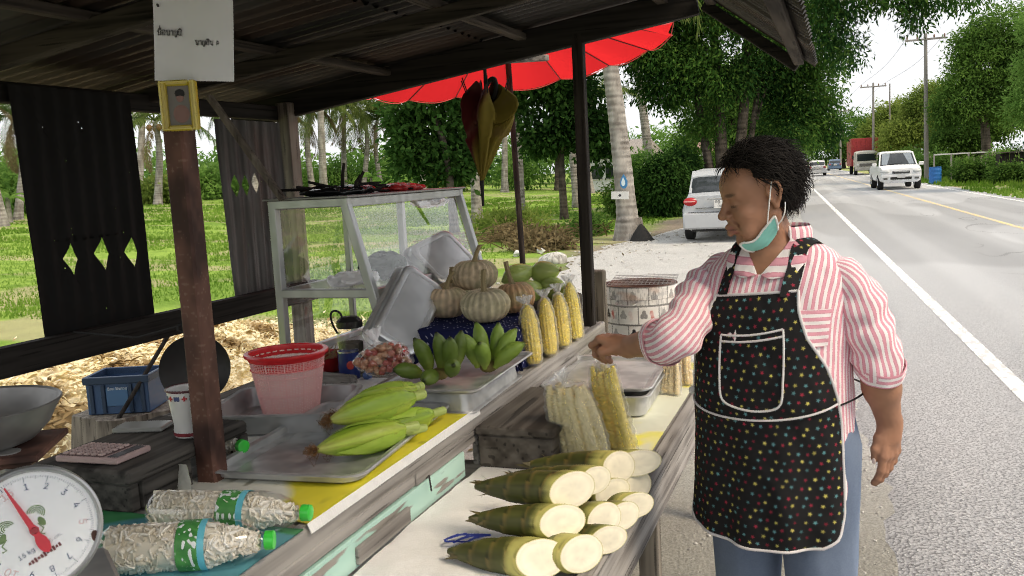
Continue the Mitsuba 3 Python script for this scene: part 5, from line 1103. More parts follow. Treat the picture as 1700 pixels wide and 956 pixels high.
def sleeve(path, rad, seed, nm='sleeve'):
    p = spline(path, 40); r = np.interp(np.linspace(0, 1, 40), np.linspace(0, 1, len(rad)), rad); n = 48; a = np.arange(n + 1) * 2 * PI / n
    t = np.gradient(p, axis=0); t /= np.linalg.norm(t, axis=1, keepdims=True); a0 = unit(np.cross(t[0], [.3, -1, .2])); vv, uu = [], []; L = np.r_[0, np.cumsum(np.linalg.norm(np.diff(p, axis=0), axis=1))]
    for i in range(40):
        a0 = unit(a0 - t[i] * (a0 @ t[i])); b = np.cross(t[i], a0); P_ = p[i] + r[i] * (np.cos(a)[:, None] * a0 + np.sin(a)[:, None] * b); k = wr(P_, .013, 15, seed); k[-1] = k[0]
        P_ = P_ + (k + .004 * np.sin(L[i] * 90 + 3 * np.sin(a)))[:, None] * (P_ - p[i]) / r[i]; vv.append(P_); uu.append(np.c_[a * .062, np.full(n + 1, L[i])])
    m = loft(vv, False, False, False); part(wo, nm, m, 'striped_cloth', True, uv=np.vstack(uu))
    j = 36; cuff = [p[-1] + (vv[-1] - p[-1]) * k + t[-1] * o for k, o in ((1.02, -.030), (1.06, -.028), (1.055, .0), (1.03, .004), (.98, .002), (.97, -.02))]
    part(wo, 'cuff', loft(cuff, False, False, False), 'striped_cloth', True, uv=np.vstack([np.c_[np.full(n + 1, o * 1.0 + .004), a] for o in (-.03, -.028, 0, .004, .012, .03)]))
sleeve([LB(-.135, .012, 1.308), LB(-.172, .012, 1.292), S_R + (E_R - S_R) * .5 + [0, 0, .004], E_R, E_R + (W_R - E_R) * .22], [.040, .056, .059, .059, .058], 5)
sleeve([LB(.138, .005, 1.308), LB(.174, .005, 1.288), S_L + (E_L - S_L) * .55 + [.006, 0, 0], E_L + np.array([.004, 0, .005]), E_L + (W_L - E_L) * .10], [.040, .056, .058, .057, .056], 8)
# collar: two flat lapels and a band round the neck
def lapel(sgn):
    top = [(.062, 1.396), (.047, 1.370), (.028, 1.343), (.005, 1.312)]; out = [(.105, 1.366), (.106, 1.344), (.088, 1.312), (.036, 1.302)]
    G = np.zeros((4, 6, 3))
    for i in range(4):
        for j in range(6): w = j / 5; G[i, j] = surf(sgn * (top[i][0] * (1 - w) + out[i][0] * w), top[i][1] * (1 - w) + out[i][1] * w, .010 + .007 * math.sin(PI * w))
    u = np.array([[(i * .012 + .3 * j * .01, j * .01) for j in range(6)] for i in range(4)]).reshape(-1, 2); f = quads(grid_faces(4, 6)); V = G.reshape(-1, 3); nb = unit(LB(0, -1, 0) - LB(0, 0, 0))
    part(wo, 'lapel', tm(np.vstack([V + nb * .002, V - nb * .001]), np.vstack([f, f[:, ::-1] + len(V)])), 'striped_cloth', True, uv=np.vstack([u, u]))
for s in (-1, 1): lapel(s)
cb_ = []
for z, off in ((1.385, .006), (1.405, .008), (1.425, .014), (1.412, .020), (1.392, .022), (1.376, .020)):
    th = np.linspace(.72, 2 * PI - .72, 50); a_, b_, cy = ringpar(1.40); cb_.append(np.array([LB((a_ + off - .006) * math.sin(t), cy - (b_ + off - .006) * math.cos(t), z) for t in th]))
part(wo, 'collar', loft(cb_, False, False, False), 'striped_cloth', True, uv=np.vstack([np.c_[np.linspace(0, .3, 50), np.full(50, q_)] for q_ in range(6)]))
part(wo, 'shirt_pocket', (lambda G: loft(list(G), False, False, False))(np.array([[surf(s_, z_, .011) for s_ in np.linspace(.105, .19, 6)] for z_ in (1.235, 1.228, 1.19, 1.15)])), 'striped_cloth', True, uv=np.array([[(z_, s_) for s_ in np.linspace(.105, .19, 6)] for z_ in (1.235, 1.228, 1.19, 1.15)]).reshape(-1, 2))

# --- apron with stars
def _stars(p, n, uv):
    s = 0.0215; x = uv.x / s; y = uv.y / s * 1.02; row = dr.floor(y); x = x + 0.5 * (row - 2 * dr.floor(row / 2)) + 0.12 * row
    cx, cy = dr.floor(x), row; r1, r2 = mikit.cell_rand(cx, cy, 1), mikit.cell_rand(cx, cy, 2)
    dx, dy = x - cx - 0.5 + 0.36 * (r1 - 0.5), y - cy - 0.5 + 0.36 * (r2 - 0.5)
    a = dr.atan2(dy, dx) + 0.5 * (r1 - .5) + 0.31; r = dr.sqrt(dx * dx + dy * dy) * s * 1000
    k = dr.abs(a * 5 / (2 * PI) - dr.floor(a * 5 / (2 * PI)) - 0.5) * 2                     # 1 at points, 0 in notches
    big = 4.9 + 1.3 * mikit.cell_rand(cx, cy, 5); star = SS(0.5, -0.5, r - big * (0.42 + 0.58 * k * k))
    m = cx + 2 * cy; m = m - 3 * dr.floor(m / 3)
    col = MIX((0.70, 0.62, 0.16), (0.13, 0.33, 0.36), SS(0.4, 0.6, m)); col = MIX(col, (0.36, 0.03, 0.06), SS(1.4, 1.6, m))
    return MIX((0.012, 0.012, 0.013), col * (0.40 + 0.6 * mikit.cell_rand(cx, cy, 7)), star * 0.95)
bumped('star_cloth', mikit.proc(_stars), 0.8, lambda p, n, uv: FBM(uv.x * 11 + uv.y * 4, uv.y * 5, 3, 3), 0.022, spec=0.2)
AP = lambda z: np.interp(z, [.645, .685, .74, .90, 1.02, 1.10, 1.17, 1.23, 1.268], [.150, .212, .235, .238, .225, .190, .140, .116, .106])      # half width along the cloth
def apt(s, z, off=.012):
    """the apron hangs straight below the belly"""
    zz = max(z, .98); P = surf(s, zz, off); fl = np.clip((.98 - z) / .36, 0, 1); d = P - LB(0, -.02, zz); d[2] = 0
    P = P + d * (.02 * fl + .055 * fl * math.sin(s * 30 + .8) * .9 + .03 * fl * math.sin(s * 61 + 2)); P[2] = z; return P
ZT = np.r_[np.linspace(.662, .98, 32), np.linspace(.99, 1.268, 24)]; NS = 49; G, U = [], []
for z in ZT:
    w = AP(z); row, ur = [], []
    for s_ in np.linspace(-1, 1, NS):
        zz = z + (.012 * (1 - s_ * s_) * (1 if z < .70 else 0) * -1 if z < .70 else 0); P = apt(s_ * w, z); P[2] = zz + (.010 * s_ if z > 1.25 else 0); row.append(P); ur.append((s_ * w, zz))
    G.append(np.array(row)); U.append(np.array(ur))
G = np.array(G); fr_ = unit(LB(0, -1, 0) - LB(0, 0, 0)); G = G + fr_ * (wr(G.reshape(-1, 3), .013, 7, 6).reshape(G.shape[:2]))[..., None]
V = G.reshape(-1, 3); f = quads(grid_faces(len(ZT), NS))
part(wo, 'apron', tm(np.vstack([V, V - fr_ * .002]), np.vstack([f, f[:, ::-1] + len(V)])), 'star_cloth', True, uv=np.vstack([np.vstack(U)] * 2), label='black apron printed with yellow red and teal stars')
pipe = (0.62, 0.60, 0.60)
edge_ = np.vstack([G[::-1, 0], G[0, 1:-1], G[:, -1], G[-1, ::-1][1:]])
part(wo, 'piping', tube(edge_, .0038, 8), 'vc_cloth', True, c=pipe, label='white piping round the apron edge')
def on_apron(pts, r=.0028, nm='piping'):
    q = [apt(s_, z_, .016) for s_, z_ in pts]; part(wo, nm, tube(spline(q, 60), r, 8), 'vc_cloth', True, c=pipe)
on_apron([(s_ * .224, 1.0 - .030 * (1 - s_ * s_) + .012 * s_) for s_ in np.linspace(-1, 1, 11)])
pk = [(-.105, 1.165), (-.106, 1.10), (-.104, 1.04), (-.096, 1.008), (-.065, .995), (.02, .995), (.048, 1.008), (.055, 1.04), (.056, 1.11), (.050, 1.188)]
pk = [(a_ + .035, b_ + .004) for a_, b_ in pk]; on_apron(pk); on_apron([(-.070, 1.169), (.005, 1.174), (.085, 1.192)]); on_apron([(-.070, 1.154), (.005, 1.159), (.087, 1.176)])
def strap(s0, s1, seed):
    front_ = [(s0, 1.262, .014), (s0 + (s1 - s0) * .4, 1.30, .014), (s0 + (s1 - s0) * .75, 1.34, .013), (s1, 1.366, .016)]; c_ = [surf(a, z, o) for a, z, o in front_]
    a_, b_, cy = ringpar(1.37); sg_ = np.sign(s1); c_ += [LB(sg_ * .088, .03, 1.385), LB(sg_ * .075, .085, 1.34), LB(sg_ * .05, .13, 1.22)]
    c_ = spline(c_, 40); t = np.gradient(c_, axis=0); side_ = np.array([unit(np.cross(x, (p - LB(0, .01, 1.2)))) for x, p in zip(t, c_)]) * .019
    up_ = np.array([unit(np.cross(b, a)) for a, b in zip(t, side_)]); up_ *= np.sign((up_ * (c_ - LB(0, 0.01, 1.2))).sum(1))[:, None]
    V = np.stack([c_ - side_, c_ + up_ * .002, c_ + side_], 1); L = np.r_[0, np.cumsum(np.linalg.norm(np.diff(c_, axis=0), axis=1))]
    uv = np.stack([np.stack([np.full(40, o + seed), L], 1) for o in (-.019, 0, .019)], 1).reshape(-1, 2); f = quads(grid_faces(40, 3)); V = V.reshape(-1, 3)
    part(wo, 'strap', tm(np.vstack([V, V - np.repeat(up_, 3, 0) * .002]), np.vstack([f, f[:, ::-1] + len(V)])), 'star_cloth', True, uv=np.vstack([uv, uv]))
strap(-.085, -.082, 0.3); strap(.085, .085, 0.7)
part(wo, 'apron_tie', tube(spline([apt(-.236, 1.0), apt(-.27, 1.005, .012), LB(-.15, .12, 1.02), LB(0, .16, 1.02), LB(.15, .12, 1.02), apt(.225, 1.005)], 40), .0035, 8, flat=.5), 'vc_cloth', True, c=(.02, .02, .02))
part(wo, 'tie_knot', jitter(ico(.011, 3), .004, 90).apply_translation(apt(-.235, 1.0, .018)), 'vc_cloth', True, c=(.7, .7, .68))

# --- trousers and sandals
def _denim(p, n, uv):
    t = FBM(p.x * 9, p.y * 9, p.z * 4, 3); w = N(p.x * 500, p.y * 500, p.z * 300)
    return MIX((0.10, 0.135, 0.21), (0.20, 0.25, 0.34), t * .7 + w * .3)
bumped('denim', mikit.proc(_denim), 0.9, lambda p, n, uv: FBM(p.x * 30, p.y * 30, p.z * 9, 3), 0.006, spec=0.15)
tr = []
for s in (-1, 1):
    rr = []
    for z, x, y, r in ((.10, .10, .03, .075), (.14, .10, .03, .078), (.30, .10, .025, .080), (.45, .099, .015, .083), (.58, .097, .008, .092), (.74, .094, .0, .104), (.88, .088, .0, .115), (.98, .07, .0, .110)):
        a = np.arange(40) * 2 * PI / 40; k = 1 + .035 * np.sin(a * 3 + z * 9 + s) + .02 * np.sin(a * 7 - z * 14); rr.append(np.array([LB(s * x + r * q_ * math.cos(b_), y + r * q_ * 1.02 * math.sin(b_), z) for b_, q_ in zip(a, k)]))
    tr.append(loft(rr, True, True))
part(wo, 'trousers', join(tr), 'denim', True, label='faded blue trousers')
for s in (-1, 1):
    ft = xf(ico(1, 3, (.045, .115, .038)), R3('z', PHI), LB(s * .10, -.045, .045)); part(wo, 'foot', ft, 'vc_matte', True, c=(.30, .16, .10))
    part(wo, 'sandal', xf(box((0, 0, 0), (.10, .255, .022), bev=.009), R3('z', PHI), LB(s * .10, -.04, .018)), 'vc_matte', c=(.05, .04, .035))
# --- face mask pulled down under the chin
G = []
for t in np.linspace(0, 1, 14):          # from under the chin back to the jaw angle
    up_ = H(.090 - .084 * t, .018 + .058 * t, -.104 + .052 * t - .006 * math.sin(PI * t)); lo_ = H(.050 - .052 * t, .004 + .064 * t, -.134 + .034 * t - .004 * math.sin(PI * t))
    G.append([up_ * (1 - w) + lo_ * w for w in np.linspace(0, 1, 9)])
G = np.array(G); V = G.reshape(-1, 3)
for _ in range(3):
    d_, i_ = btree.query(V); o = ((V - bv[i_]) * bn_[i_]).sum(1); V = V + bn_[i_] * np.clip(.007 - o, -.004, .03)[:, None]
V3 = V.reshape(14, 9, 3)
for _ in range(2): V3[1:-1, 1:-1] = (V3[:-2, 1:-1] + V3[2:, 1:-1] + V3[1:-1, :-2] + V3[1:-1, 2:]) / 4
pl_ = .0016 * np.sin(np.linspace(0, 1, 9) * 2 * PI * 2.5); V3 = V3 + pl_[None, :, None] * HS; f = quads(grid_faces(14, 9)); V = V3.reshape(-1, 3)
mk = part(wo, 'face_mask', tm(np.vstack([V, V - HS * .0015]), np.vstack([f, f[:, ::-1] + len(V)])), 'vc_cloth', True, c=(0.26, 0.62, 0.55), var=.03, label='turquoise face mask pulled down under the chin')
part(mk, 'white_edge', join([tube(V3[:, 0], .0028, 6), tube(V3[0], .0028, 6), tube(V3[-1], .0028, 6)]), 'vc_cloth', True, c=(.78, .78, .76))
et = H(-.006, .092, .036)
part(mk, 'ear_loop', tube(spline([V3[-4, 0], (V3[-4, 0] + et) / 2 + HS * .010 + HF * .004, et], 14), .0016, 6), 'vc_cloth', True, c=(.8, .8, .78))
part(mk, 'ear_loop', tube(spline([V3[-1, 5], H(-.018, .088, -.05), H(-.026, .088, -.026)], 10), .0016, 6), 'vc_cloth', True, c=(.8, .8, .78))
# ------------------------------------------------------------------ vehicles, umbrella, stove and other things
def place_parts(root, items, x, y, rz, z=0.024):
    """items: (name, mesh, material, smooth, colour, label); a name 'a/b' is a sub-part"""
    R = R3('z', rz); keys = {}
    for (nm, m, mat, sm, c, lab) in items:
        m = xf(m, R, (x, y, z)); base = root
        if '/' in nm: holder, nm = nm.split('/'); base = keys[holder]
        keys[nm] = part(base, nm, m, mat, sm, label=lab, **({'c': c} if c is not None else {}))
def side_loft(sts, n_close=True):
    """stations (y, [(half width, z), ...] from sill to centre top) lofted and mirrored"""
    rings = []
    for y, pr in sts:
        pr = np.array(pr, float); rings.append(np.vstack([np.c_[pr[:, 0], np.full(len(pr), y), pr[:, 1]], np.c_[-pr[::-1, 0], np.full(len(pr), y), pr[::-1, 1]]]))
    return loft(rings, True, True)
def wheel(x, y, r, w):
    t = xf(lathe([(r * .62, -w / 2), (r * .9, -w / 2), (r, -w * .36), (r, w * .36), (r * .9, w / 2), (r * .62, w / 2)], 28), R3('y', PI / 2), (x, y, r))
    rim = xf(lathe([(0, w * .30), (r * .2, w * .34), (r * .5, w * .30), (r * .62, w * .45), (r * .62, -w * .45), (0, -w * .3)], 20), R3('y', PI / 2 if x > 0 else -PI / 2), (x, y, r)); return t, rim
def sedan(root, x, y, rz, col, plate=None, detail=True):
    """rear at y = 0, nose at y = 4.4"""
    W = .85; low = [(0.0, .93, .72, .93), (.06, .97, .80, .96), (.6, 1.0, .86, 1.0), (1.4, 1.0, .86, .98), (2.8, 1.0, .86, .96), (3.7, .98, .80, .86), (4.2, .93, .68, .76), (4.38, .84, .56, .62)]
    st = [(yy, [(W * .80 * k, .24), (W * .94 * k, .30), (W * k, .50), (W * k * .995, zb * .86), (W * k * .95, zb), (W * k * .86, zt), (W * .45 * k, zt + .015), (0, zt + .02)]) for yy, k, zb, zt in low]
    gh = [(.42, .74, .96), (.80, .70, 1.30), (1.25, .665, 1.455), (2.0, .665, 1.475), (2.45, .68, 1.42), (3.25, .76, .95)]
    g1 = side_loft([(yy, [(W * .9 * w / .74 * .9, .90), (w, min(zt, 1.0) * .96 + .0), (w * .96, zt - .03), (w * .8, zt), (0, zt + .012)]) for yy, w, zt in gh])
    rf = side_loft([(yy, [(w * 1.0, zt - .05), (w * .985, zt - .015), (w * .82, zt + .010), (0, zt + .024)]) for yy, w, zt in ((.86, .70, 1.335), (1.1, .68, 1.42), (1.3, .672, 1.462), (2.0, .67, 1.482), (2.4, .68, 1.432))])
    it = [('body', side_loft(st), 'car_paint', 35, col, None), ('windows', g1, 'dark_glass', 30, None, None), ('roof', rf, 'car_paint', 35, col, None)]
    for s in (-1, 1):
        it += [('roof_pillar', beam((s * .70, .50, .98), (s * .672, 1.12, 1.43), .06, .07), 'car_paint', False, col, None)]
        t, rm = wheel(s * .75, .85, .31, .20); it += [('wheel', t, 'black_rubber', 30, None, None), ('wheel/rim', rm, 'chrome', 30, None, None)]
        t, rm = wheel(s * .75, 3.45, .31, .20); it += [('wheel', t, 'black_rubber', 30, None, None), ('wheel/rim', rm, 'chrome', 30, None, None)]
        it += [('tail_light', xf(ico(1, 3, (.19, .09, .095)), R3('z', -s * .45), (s * .62, .045, .835)), 'vc_gloss', True, (.40, .01, .015), None),
               ('tail_light/light_bar', box((s * .66, -.068, .84), (.22, .01, .018)), 'vc_gloss', False, (.75, .45, .42), None),
               ('reflector', box((s * .66, -.015, .42), (.20, .05, .07), bev=.015), 'vc_gloss', False, (.38, .01, .015), None)]
    it += [('bumper', xf(box((0, .02, .44), (1.62, .16, .34), bev=.06)), 'car_paint', 40, col, None), ('under_bumper', box((0, .05, .265), (1.3, .12, .09), bev=.02), 'black_rubber', False, None, None),
           ('bumper_gap', box((0, -.052, .615), (1.40, .006, .012)), 'black_rubber', False, None, None), ('boot_line', box((0, -.03, .70), (1.12, .035, .008)), 'black_rubber', False, None, None),
           ('chrome_strip', box((0, -.048, .885), (.62, .02, .022)), 'chrome', False, None, None), ('number_plate', box((0, -.065, .77), (.36, .02, .16), bev=.004), 'vc_satin', False, (.62, .62, .60), None), ('badge', xf(lathe([(.0, .008), (.035, .006), (.045, 0)], 20), R3('x', PI / 2), (0, -.062, .93)), 'chrome', 30, None, None)]
    place_parts(root, it, x, y, rz)
HD = math.atan(0.055)
car = thing('parked_car', 'silver sedan parked on the gravel behind the woman, seen from the rear', 'car')
sedan(car, -2.23, 18.45, HD, (0.42, 0.44, 0.46))
def glyph(strokes, s, w=.15):
    """strokes in a unit box drawn as thin bars in the xy plane"""
    out = []
    for st in strokes:
        for a, b in zip(st[:-1], st[1:]):
            a, b = np.array(a) * s, np.array(b) * s; L = np.linalg.norm(b - a)
            if L > 1e-6: out.append(xf(box((0, 0, 0), (L + w * s, w * s, .0008), bev=0), R3('z', math.atan2(*(b - a)[::-1])), ((a + b) / 2).tolist() + [0]))
    return out
def arcpts(cx, cy, r, a0, a1, n=8): return [(cx + r * math.cos(a), cy + r * math.sin(a)) for a in np.linspace(a0, a1, n)]
TH_ = {  # simple stroke forms of Thai letters
 'ko': [[(.1, 0), (.1, .55)] + arcpts(.35, .62, .25, PI, 0) + [(.6, 0)]], 'cho': [arcpts(.12, .75, .1, 0, 6.3, 9), [(.2, .7), (.15, .05), (.6, .05), (.6, .7), (.75, .9)]],
 'o': [arcpts(.12, .45, .1, 0, 6.3, 9), [(.05, .5), (.05, .05), (.6, .05), (.6, .7)] + arcpts(.35, .7, .25, 0, PI * .9)], 'bo': [arcpts(.12, .8, .1, 0, 6.3, 9), [(.2, .75), (.2, .05), (.65, .05), (.65, .9)]],
 'yo': [[(.1, 0), (.1, .6)] + arcpts(.3, .65, .2, PI, 0) + [(.5, .1), (.8, .1), (.8, .85)], arcpts(.45, -.2, .12, 0, 6.3, 9)], 'no': [arcpts(.12, .8, .1, 0, 6.3, 9), [(.2, .75), (.2, .05)], arcpts(.5, .1, .12, 0, 6.3, 9), [(.62, .1), (.62, .9)]],
 'ro': [arcpts(.2, .1, .1, 0, 6.3, 9), [(.3, .1), (.3, .55), (.1, .6), (.15, .85), (.45, .85)]], 'so': [arcpts(.15, .5, .1, 0, 6.3, 9), [(.1, .4), (.15, .05), (.6, .05), (.6, .7), (.3, .85)], [(.5, .8), (.7, 1.0)]],
 'to': [[(.1, 0), (.1, .6), (.3, .85), (.35, .7), (.4, .85), (.6, .6), (.6, 0)], arcpts(.28, .3, .1, 0, 6.3, 9)], 'aa': [[(.1, .75), (.2, .9), (.4, .85), (.4, 0)]],
 'I': [[(0, 1.1), (.5, 1.05), (.5, 1.35)], [(0, 1.1), (.25, 1.3), (.5, 1.05)]], 'i': [[(0, 1.1), (.5, 1.05), (.25, 1.3), (0, 1.1)]], 'tone': [[(.3, 1.45), (.3, 1.7)]]}
def thai(txt, s):
    x, out = 0.0, []
    for t in txt:
        if t == ' ': x += .45 * s; continue
        up = t in ('I', 'i', 'tone'); m = glyph(TH_[t], s)
        out += [xf(q, t=((x - .72 * s) if up else x, 0, 0)) for q in m]
        if not up: x += (.55 if t == 'aa' else .86) * s
    return join(out)
up_ = np.stack([[math.cos(HD), math.sin(HD), 0], [0, 0, 1.0], [math.sin(HD), -math.cos(HD), 0]], 1)
for tx, dx, dz, s in ((['ko', 'yo'], -.15, .80, .055), (['ko', 'bo', 'no'], -.10, .715, .045)):
    p = np.array([-2.23, 18.45, .024]) + R3('z', HD) @ np.array([dx, -.0765, dz])
    part(car + '__number_plate', 'lettering', xf(thai(tx, s), up_, p), 'vc_matte', c=(.03, .03, .03))
p = np.array([-2.23, 18.45, .024]) + R3('z', HD) @ np.array([.0, -.0765, .80]); part(car + '__number_plate', 'lettering', xf(meshkit.text_mesh('1974', .055, .001), up_, p), 'vc_matte', c=(.03, .03, .03))

far = thing('white_sedan', 'small white car driving away in the near lane far down the road', 'car', None)
sedan(far, -2.05, 91.5, HD, (0.72, 0.73, 0.74))
for (x, y, c, lab, nm) in ((-.6, 128, (.10, .16, .26), 'tiny blue car in the far distance left of the lorry', 'blue_car'), (-4.6, 118, (.72, .73, .74), 'tiny white car parked on the left verge in the far distance', 'parked_car')):
    k = thing(nm, lab, 'car'); sedan(k, x, y, HD, c)
def pickup(root, x, y, rz, col):
    """nose at y = 0, facing -y"""
    W = .92; st = [(yy, [(W * k * .82, .34), (W * k * .95, .42), (W * k, .62), (W * k * .99, zt - .12), (W * k * .93, zt), (W * .5 * k, zt + .03), (0, zt + .035)]) for yy, k, zt in ((0, .86, .80), (.05, .93, .93), (.25, .97, 1.02), (1.0, 1.0, 1.10), (1.6, 1.0, 1.08), (3.2, 1.0, 1.08), (5.1, 1.0, 1.08), (5.2, .96, 1.06))]
    cab = side_loft([(yy, [(.84, 1.04), (w, (1.06 + zt) / 2), (w * .95, zt - .04), (w * .8, zt), (0, zt + .01)]) for yy, w, zt in ((1.15, .80, 1.10), (1.95, .70, 1.70), (2.3, .69, 1.76), (3.2, .69, 1.76), (3.45, .72, 1.10))])
    rf = side_loft([(yy, [(w * 1.01, zt - .05), (w * .98, zt - .01), (w * .8, zt + .01), (0, zt + .02)]) for yy, w, zt in ((1.9, .70, 1.70), (2.2, .70, 1.765), (3.2, .70, 1.765), (3.35, .71, 1.70))])
    it = [('body', side_loft(st), 'car_paint', 35, col, None), ('windows', cab, 'dark_glass', 30, None, None), ('roof', rf, 'car_paint', 35, col, None)]
    for s in (-1, 1):
        it += [('roof_pillar', beam((s * .81, 1.2, 1.10), (s * .70, 1.96, 1.71), .06, .06), 'car_paint', False, col, None), ('headlight', xf(ico(1, 3, (.20, .12, .085)), R3('z', s * .35), (s * .68, .08, .83)), 'vc_gloss', True, (.55, .57, .58), None),
               ('door_mirror', box((s * 1.02, 1.35, 1.16), (.20, .10, .17), bev=.03), 'car_paint', 40, col, None), ('fog_light', box((s * .66, -.01, .52), (.18, .05, .08), bev=.02), 'vc_gloss', False, (.1, .1, .1), None)]
        for yy in (.95, 4.1):
            t, rm = wheel(s * .80, yy, .37, .25); it += [('wheel', t, 'black_rubber', 30, None, None), ('wheel/rim', rm, 'chrome', 30, None, None)]
    it += [('grille', box((0, -.008, .80), (.74, .05, .12), bev=.03), 'vc_gloss', 40, (.05, .05, .055), None), ('lower_grille', box((0, .0, .53), (.9, .08, .12), bev=.02), 'black_rubber', False, None, None), ('grille_bar', box((0, -.04, .83), (.6, .02, .025)), 'chrome', False, None, None),
           ('number_plate', box((0, -.05, .62), (.34, .02, .15), bev=.003), 'vc_satin', False, (.65, .65, .64), None), ('bumper', box((0, .06, .62), (1.68, .16, .14), bev=.05), 'car_paint', 40, col, None), ('windscreen', tm([(-.70, 1.22, 1.155), (.70, 1.22, 1.155), (.62, 1.93, 1.69), (-.62, 1.93, 1.69)], [[0, 1, 2], [0, 2, 3]]), 'vc_gloss', False, (.22, .26, .30), None),
           ('wiper', beam((-.4, 1.2, 1.165), (.2, 1.28, 1.21), .02, .015), 'black_rubber', False, None, None)]
    place_parts(root, it, x, y, rz)
pk_ = thing('pickup_truck', 'white pickup coming towards us in the far lane', 'pickup truck'); pickup(pk_, 2.62, 44.5, HD, (0.76, 0.77, 0.78))
lo = thing('parked_lorry', 'cream cabbed lorry with a tall red container parked on the right side of the road', 'lorry'); it = []
it += [('container', box((0, 5.2, 2.05), (2.3, 6.4, 2.5), bev=.03), 'vc_satin', False, (.36, .035, .035), None)]
for q in range(7): it.append(('container/rib', box((-.96 + q * .32, 1.98, 2.05), (.07, .05, 2.3), bev=.01), 'vc_satin', False, (.36, .04, .045), None))
it += [('cab', side_loft([(0, [(.86, .55), (.92, .8), (.94, 1.2), (.86, 1.9), (.6, 2.02), (0, 2.05)]), (.12, [(.95, .5), (1.0, .8), (1.02, 1.2), (.95, 2.0), (.7, 2.12), (0, 2.15)]), (1.6, [(.95, .5), (1.0, .8), (1.02, 1.2), (.96, 2.05), (.7, 2.15), (0, 2.18)])]), 'car_paint', 40, (.55, .53, .47), None),
       ('windscreen', box((0, -.01, 1.55), (1.6, .08, .62), bev=.05), 'dark_glass', False, None, None), ('grille', box((0, -.03, .88), (1.2, .06, .26), bev=.02), 'vc_matte', False, (.16, .15, .14), None), ('bumper', box((0, -.08, .52), (2.0, .16, .24), bev=.03), 'vc_satin', False, (.40, .38, .34), None), ('chassis', box((0, 4.6, .75), (1.0, 7.2, .22)), 'black_rubber', False, None, None)]
for s in (-1, 1):
    it += [('headlight', xf(lathe([(0, .03), (.10, .02), (.12, 0)], 18), R3('x', PI / 2), (s * .74, -.05, .88)), 'vc_gloss', True, (.6, .6, .58), None), ('door_mirror', box((s * 1.15, .1, 1.6), (.14, .06, .34), bev=.02), 'black_rubber', False, None, None)]
    for yy in (.9, 6.6):
        t, rm = wheel(s * .86, yy, .46, .28); it += [('wheel', t, 'black_rubber', 30, None, None), ('wheel/rim', rm, 'steel_grey', 30, None, None)]
place_parts(lo, it, 2.25, 86.0, HD)
ba = thing('blue_barrel', 'blue plastic barrel standing on the right verge behind the pickup', 'barrel')
pr = [(0, 0), (.27, 0), (.29, .03)]
for q in range(4): pr += [(.29, .05 + .2 * q), (.305, .10 + .2 * q), (.305, .14 + .2 * q), (.29, .19 + .2 * q)]
part(ba, 'body', xf(lathe(pr + [(.28, .87)], 32), t=(4.62, 51.0, .01)), 'vc_satin', 40, c=(.03, .16, .48)); part(ba, 'rim', xf(lathe([(.27, .86), (.30, .865), (.30, .89), (.27, .895)], 32), t=(4.62, 51, .01)), 'vc_satin', 40, c=(.03, .14, .42))

# --- utility poles and wires
def upole(x, y, h, label, arms=1, r=.13, lean=0.0):
    p = thing('utility_pole', label, 'utility pole'); part(p, 'pole', tube([(x, y, 0), (x + lean * .5, y, h * .5), (x + lean, y, h)], [r, r * .85, r * .65], 10), 'pole_grey', True)
    for q in range(arms):
        z = h - .35 - .8 * q; part(p, 'crossarm', box((x + lean, y - .10, z), (2.2, .09, .11)), 'pole_grey')
        for k in (-1.0, -.45, .45, 1.0): part(p, 'insulator', xf(lathe([(0, 0), (.03, 0), (.055, .05), (.045, .1), (.055, .14), (.02, .2), (0, .2)], 10), t=(x + lean + k, y - .10, z + .055)), 'vc_gloss', 40, c=(.25, .16, .12))
plain('pole_grey', mikit.proc(lambda p, n, uv: MIX((.20, .185, .17), (.36, .34, .32), FBM(p.x * 9, p.y * 9, p.z * 2, 3))), .9)
upole(4.85, 58.7, 8.6, 'nearest tall utility pole with a crossarm on the right side of the road', 1, .14, -.1); upole(2.85, 88.0, 8.2, 'utility pole with a crossarm beside the red lorry', 1); upole(4.35, 90.5, 8.2, 'slim utility pole among the trees right of the lorry', 0, .09); upole(.1, 135, 8.5, 'farthest small utility pole at the end of the road', 1)
for k in (-1.0, 1.0):
    w = [(4.75 + k, 58.6, 8.5), (3.8 + k, 73, 7.9), (2.85 + k, 87.9, 8.1), (1.5 + k, 111, 7.8), (.1 + k, 134.9, 8.4)]
    solo('overhead_wire', ('left' if k < 0 else 'right') + ' overhead wire strung between the utility poles along the road', 'wire', tube(spline(w, 40), .012, 4), 'black_rubber')

# --- big red parasol behind the stall
pa = thing('red_parasol', 'large bright red parasol standing behind the far end of the stall', 'parasol')
ax = unit((-.14, .02, 1)); AF = frame(ax, (1, 0, 0)); top = np.array([-1.96, 5.36, 2.585]); R_ = 1.02
scene['red_canvas'] = {'type': 'principledthin', 'base_color': rgb((.80, .03, .035)), 'roughness': .6, 'diff_trans': 1.1, 'spec_trans': 0.0}
def can(a, t):   # angle, 0 centre .. 1 rim
    lift = -.30 * t ** 1.35; return top + AF @ np.array([R_ * t * math.cos(a), R_ * t * math.sin(a), lift])
NP = 16
for q in range(NP):
    a0_, a1_ = q * 2 * PI / NP, (q + 1) * 2 * PI / NP; rows = []
    for t in np.linspace(.03, 1, 9):
        A, B = can(a0_, t), can(a1_, t); row = []
        for u in np.linspace(0, 1, 7): row.append(A * (1 - u) + B * u + ax * (-.045 * t) * math.sin(PI * u) + (top - (A + B) / 2) * .035 * (t > .97) * math.sin(PI * u))
        rows.append(row)
    m = loft([np.array(r) for r in rows], False, False, False)
    part(pa, 'panel', m, 'red_canvas', True)
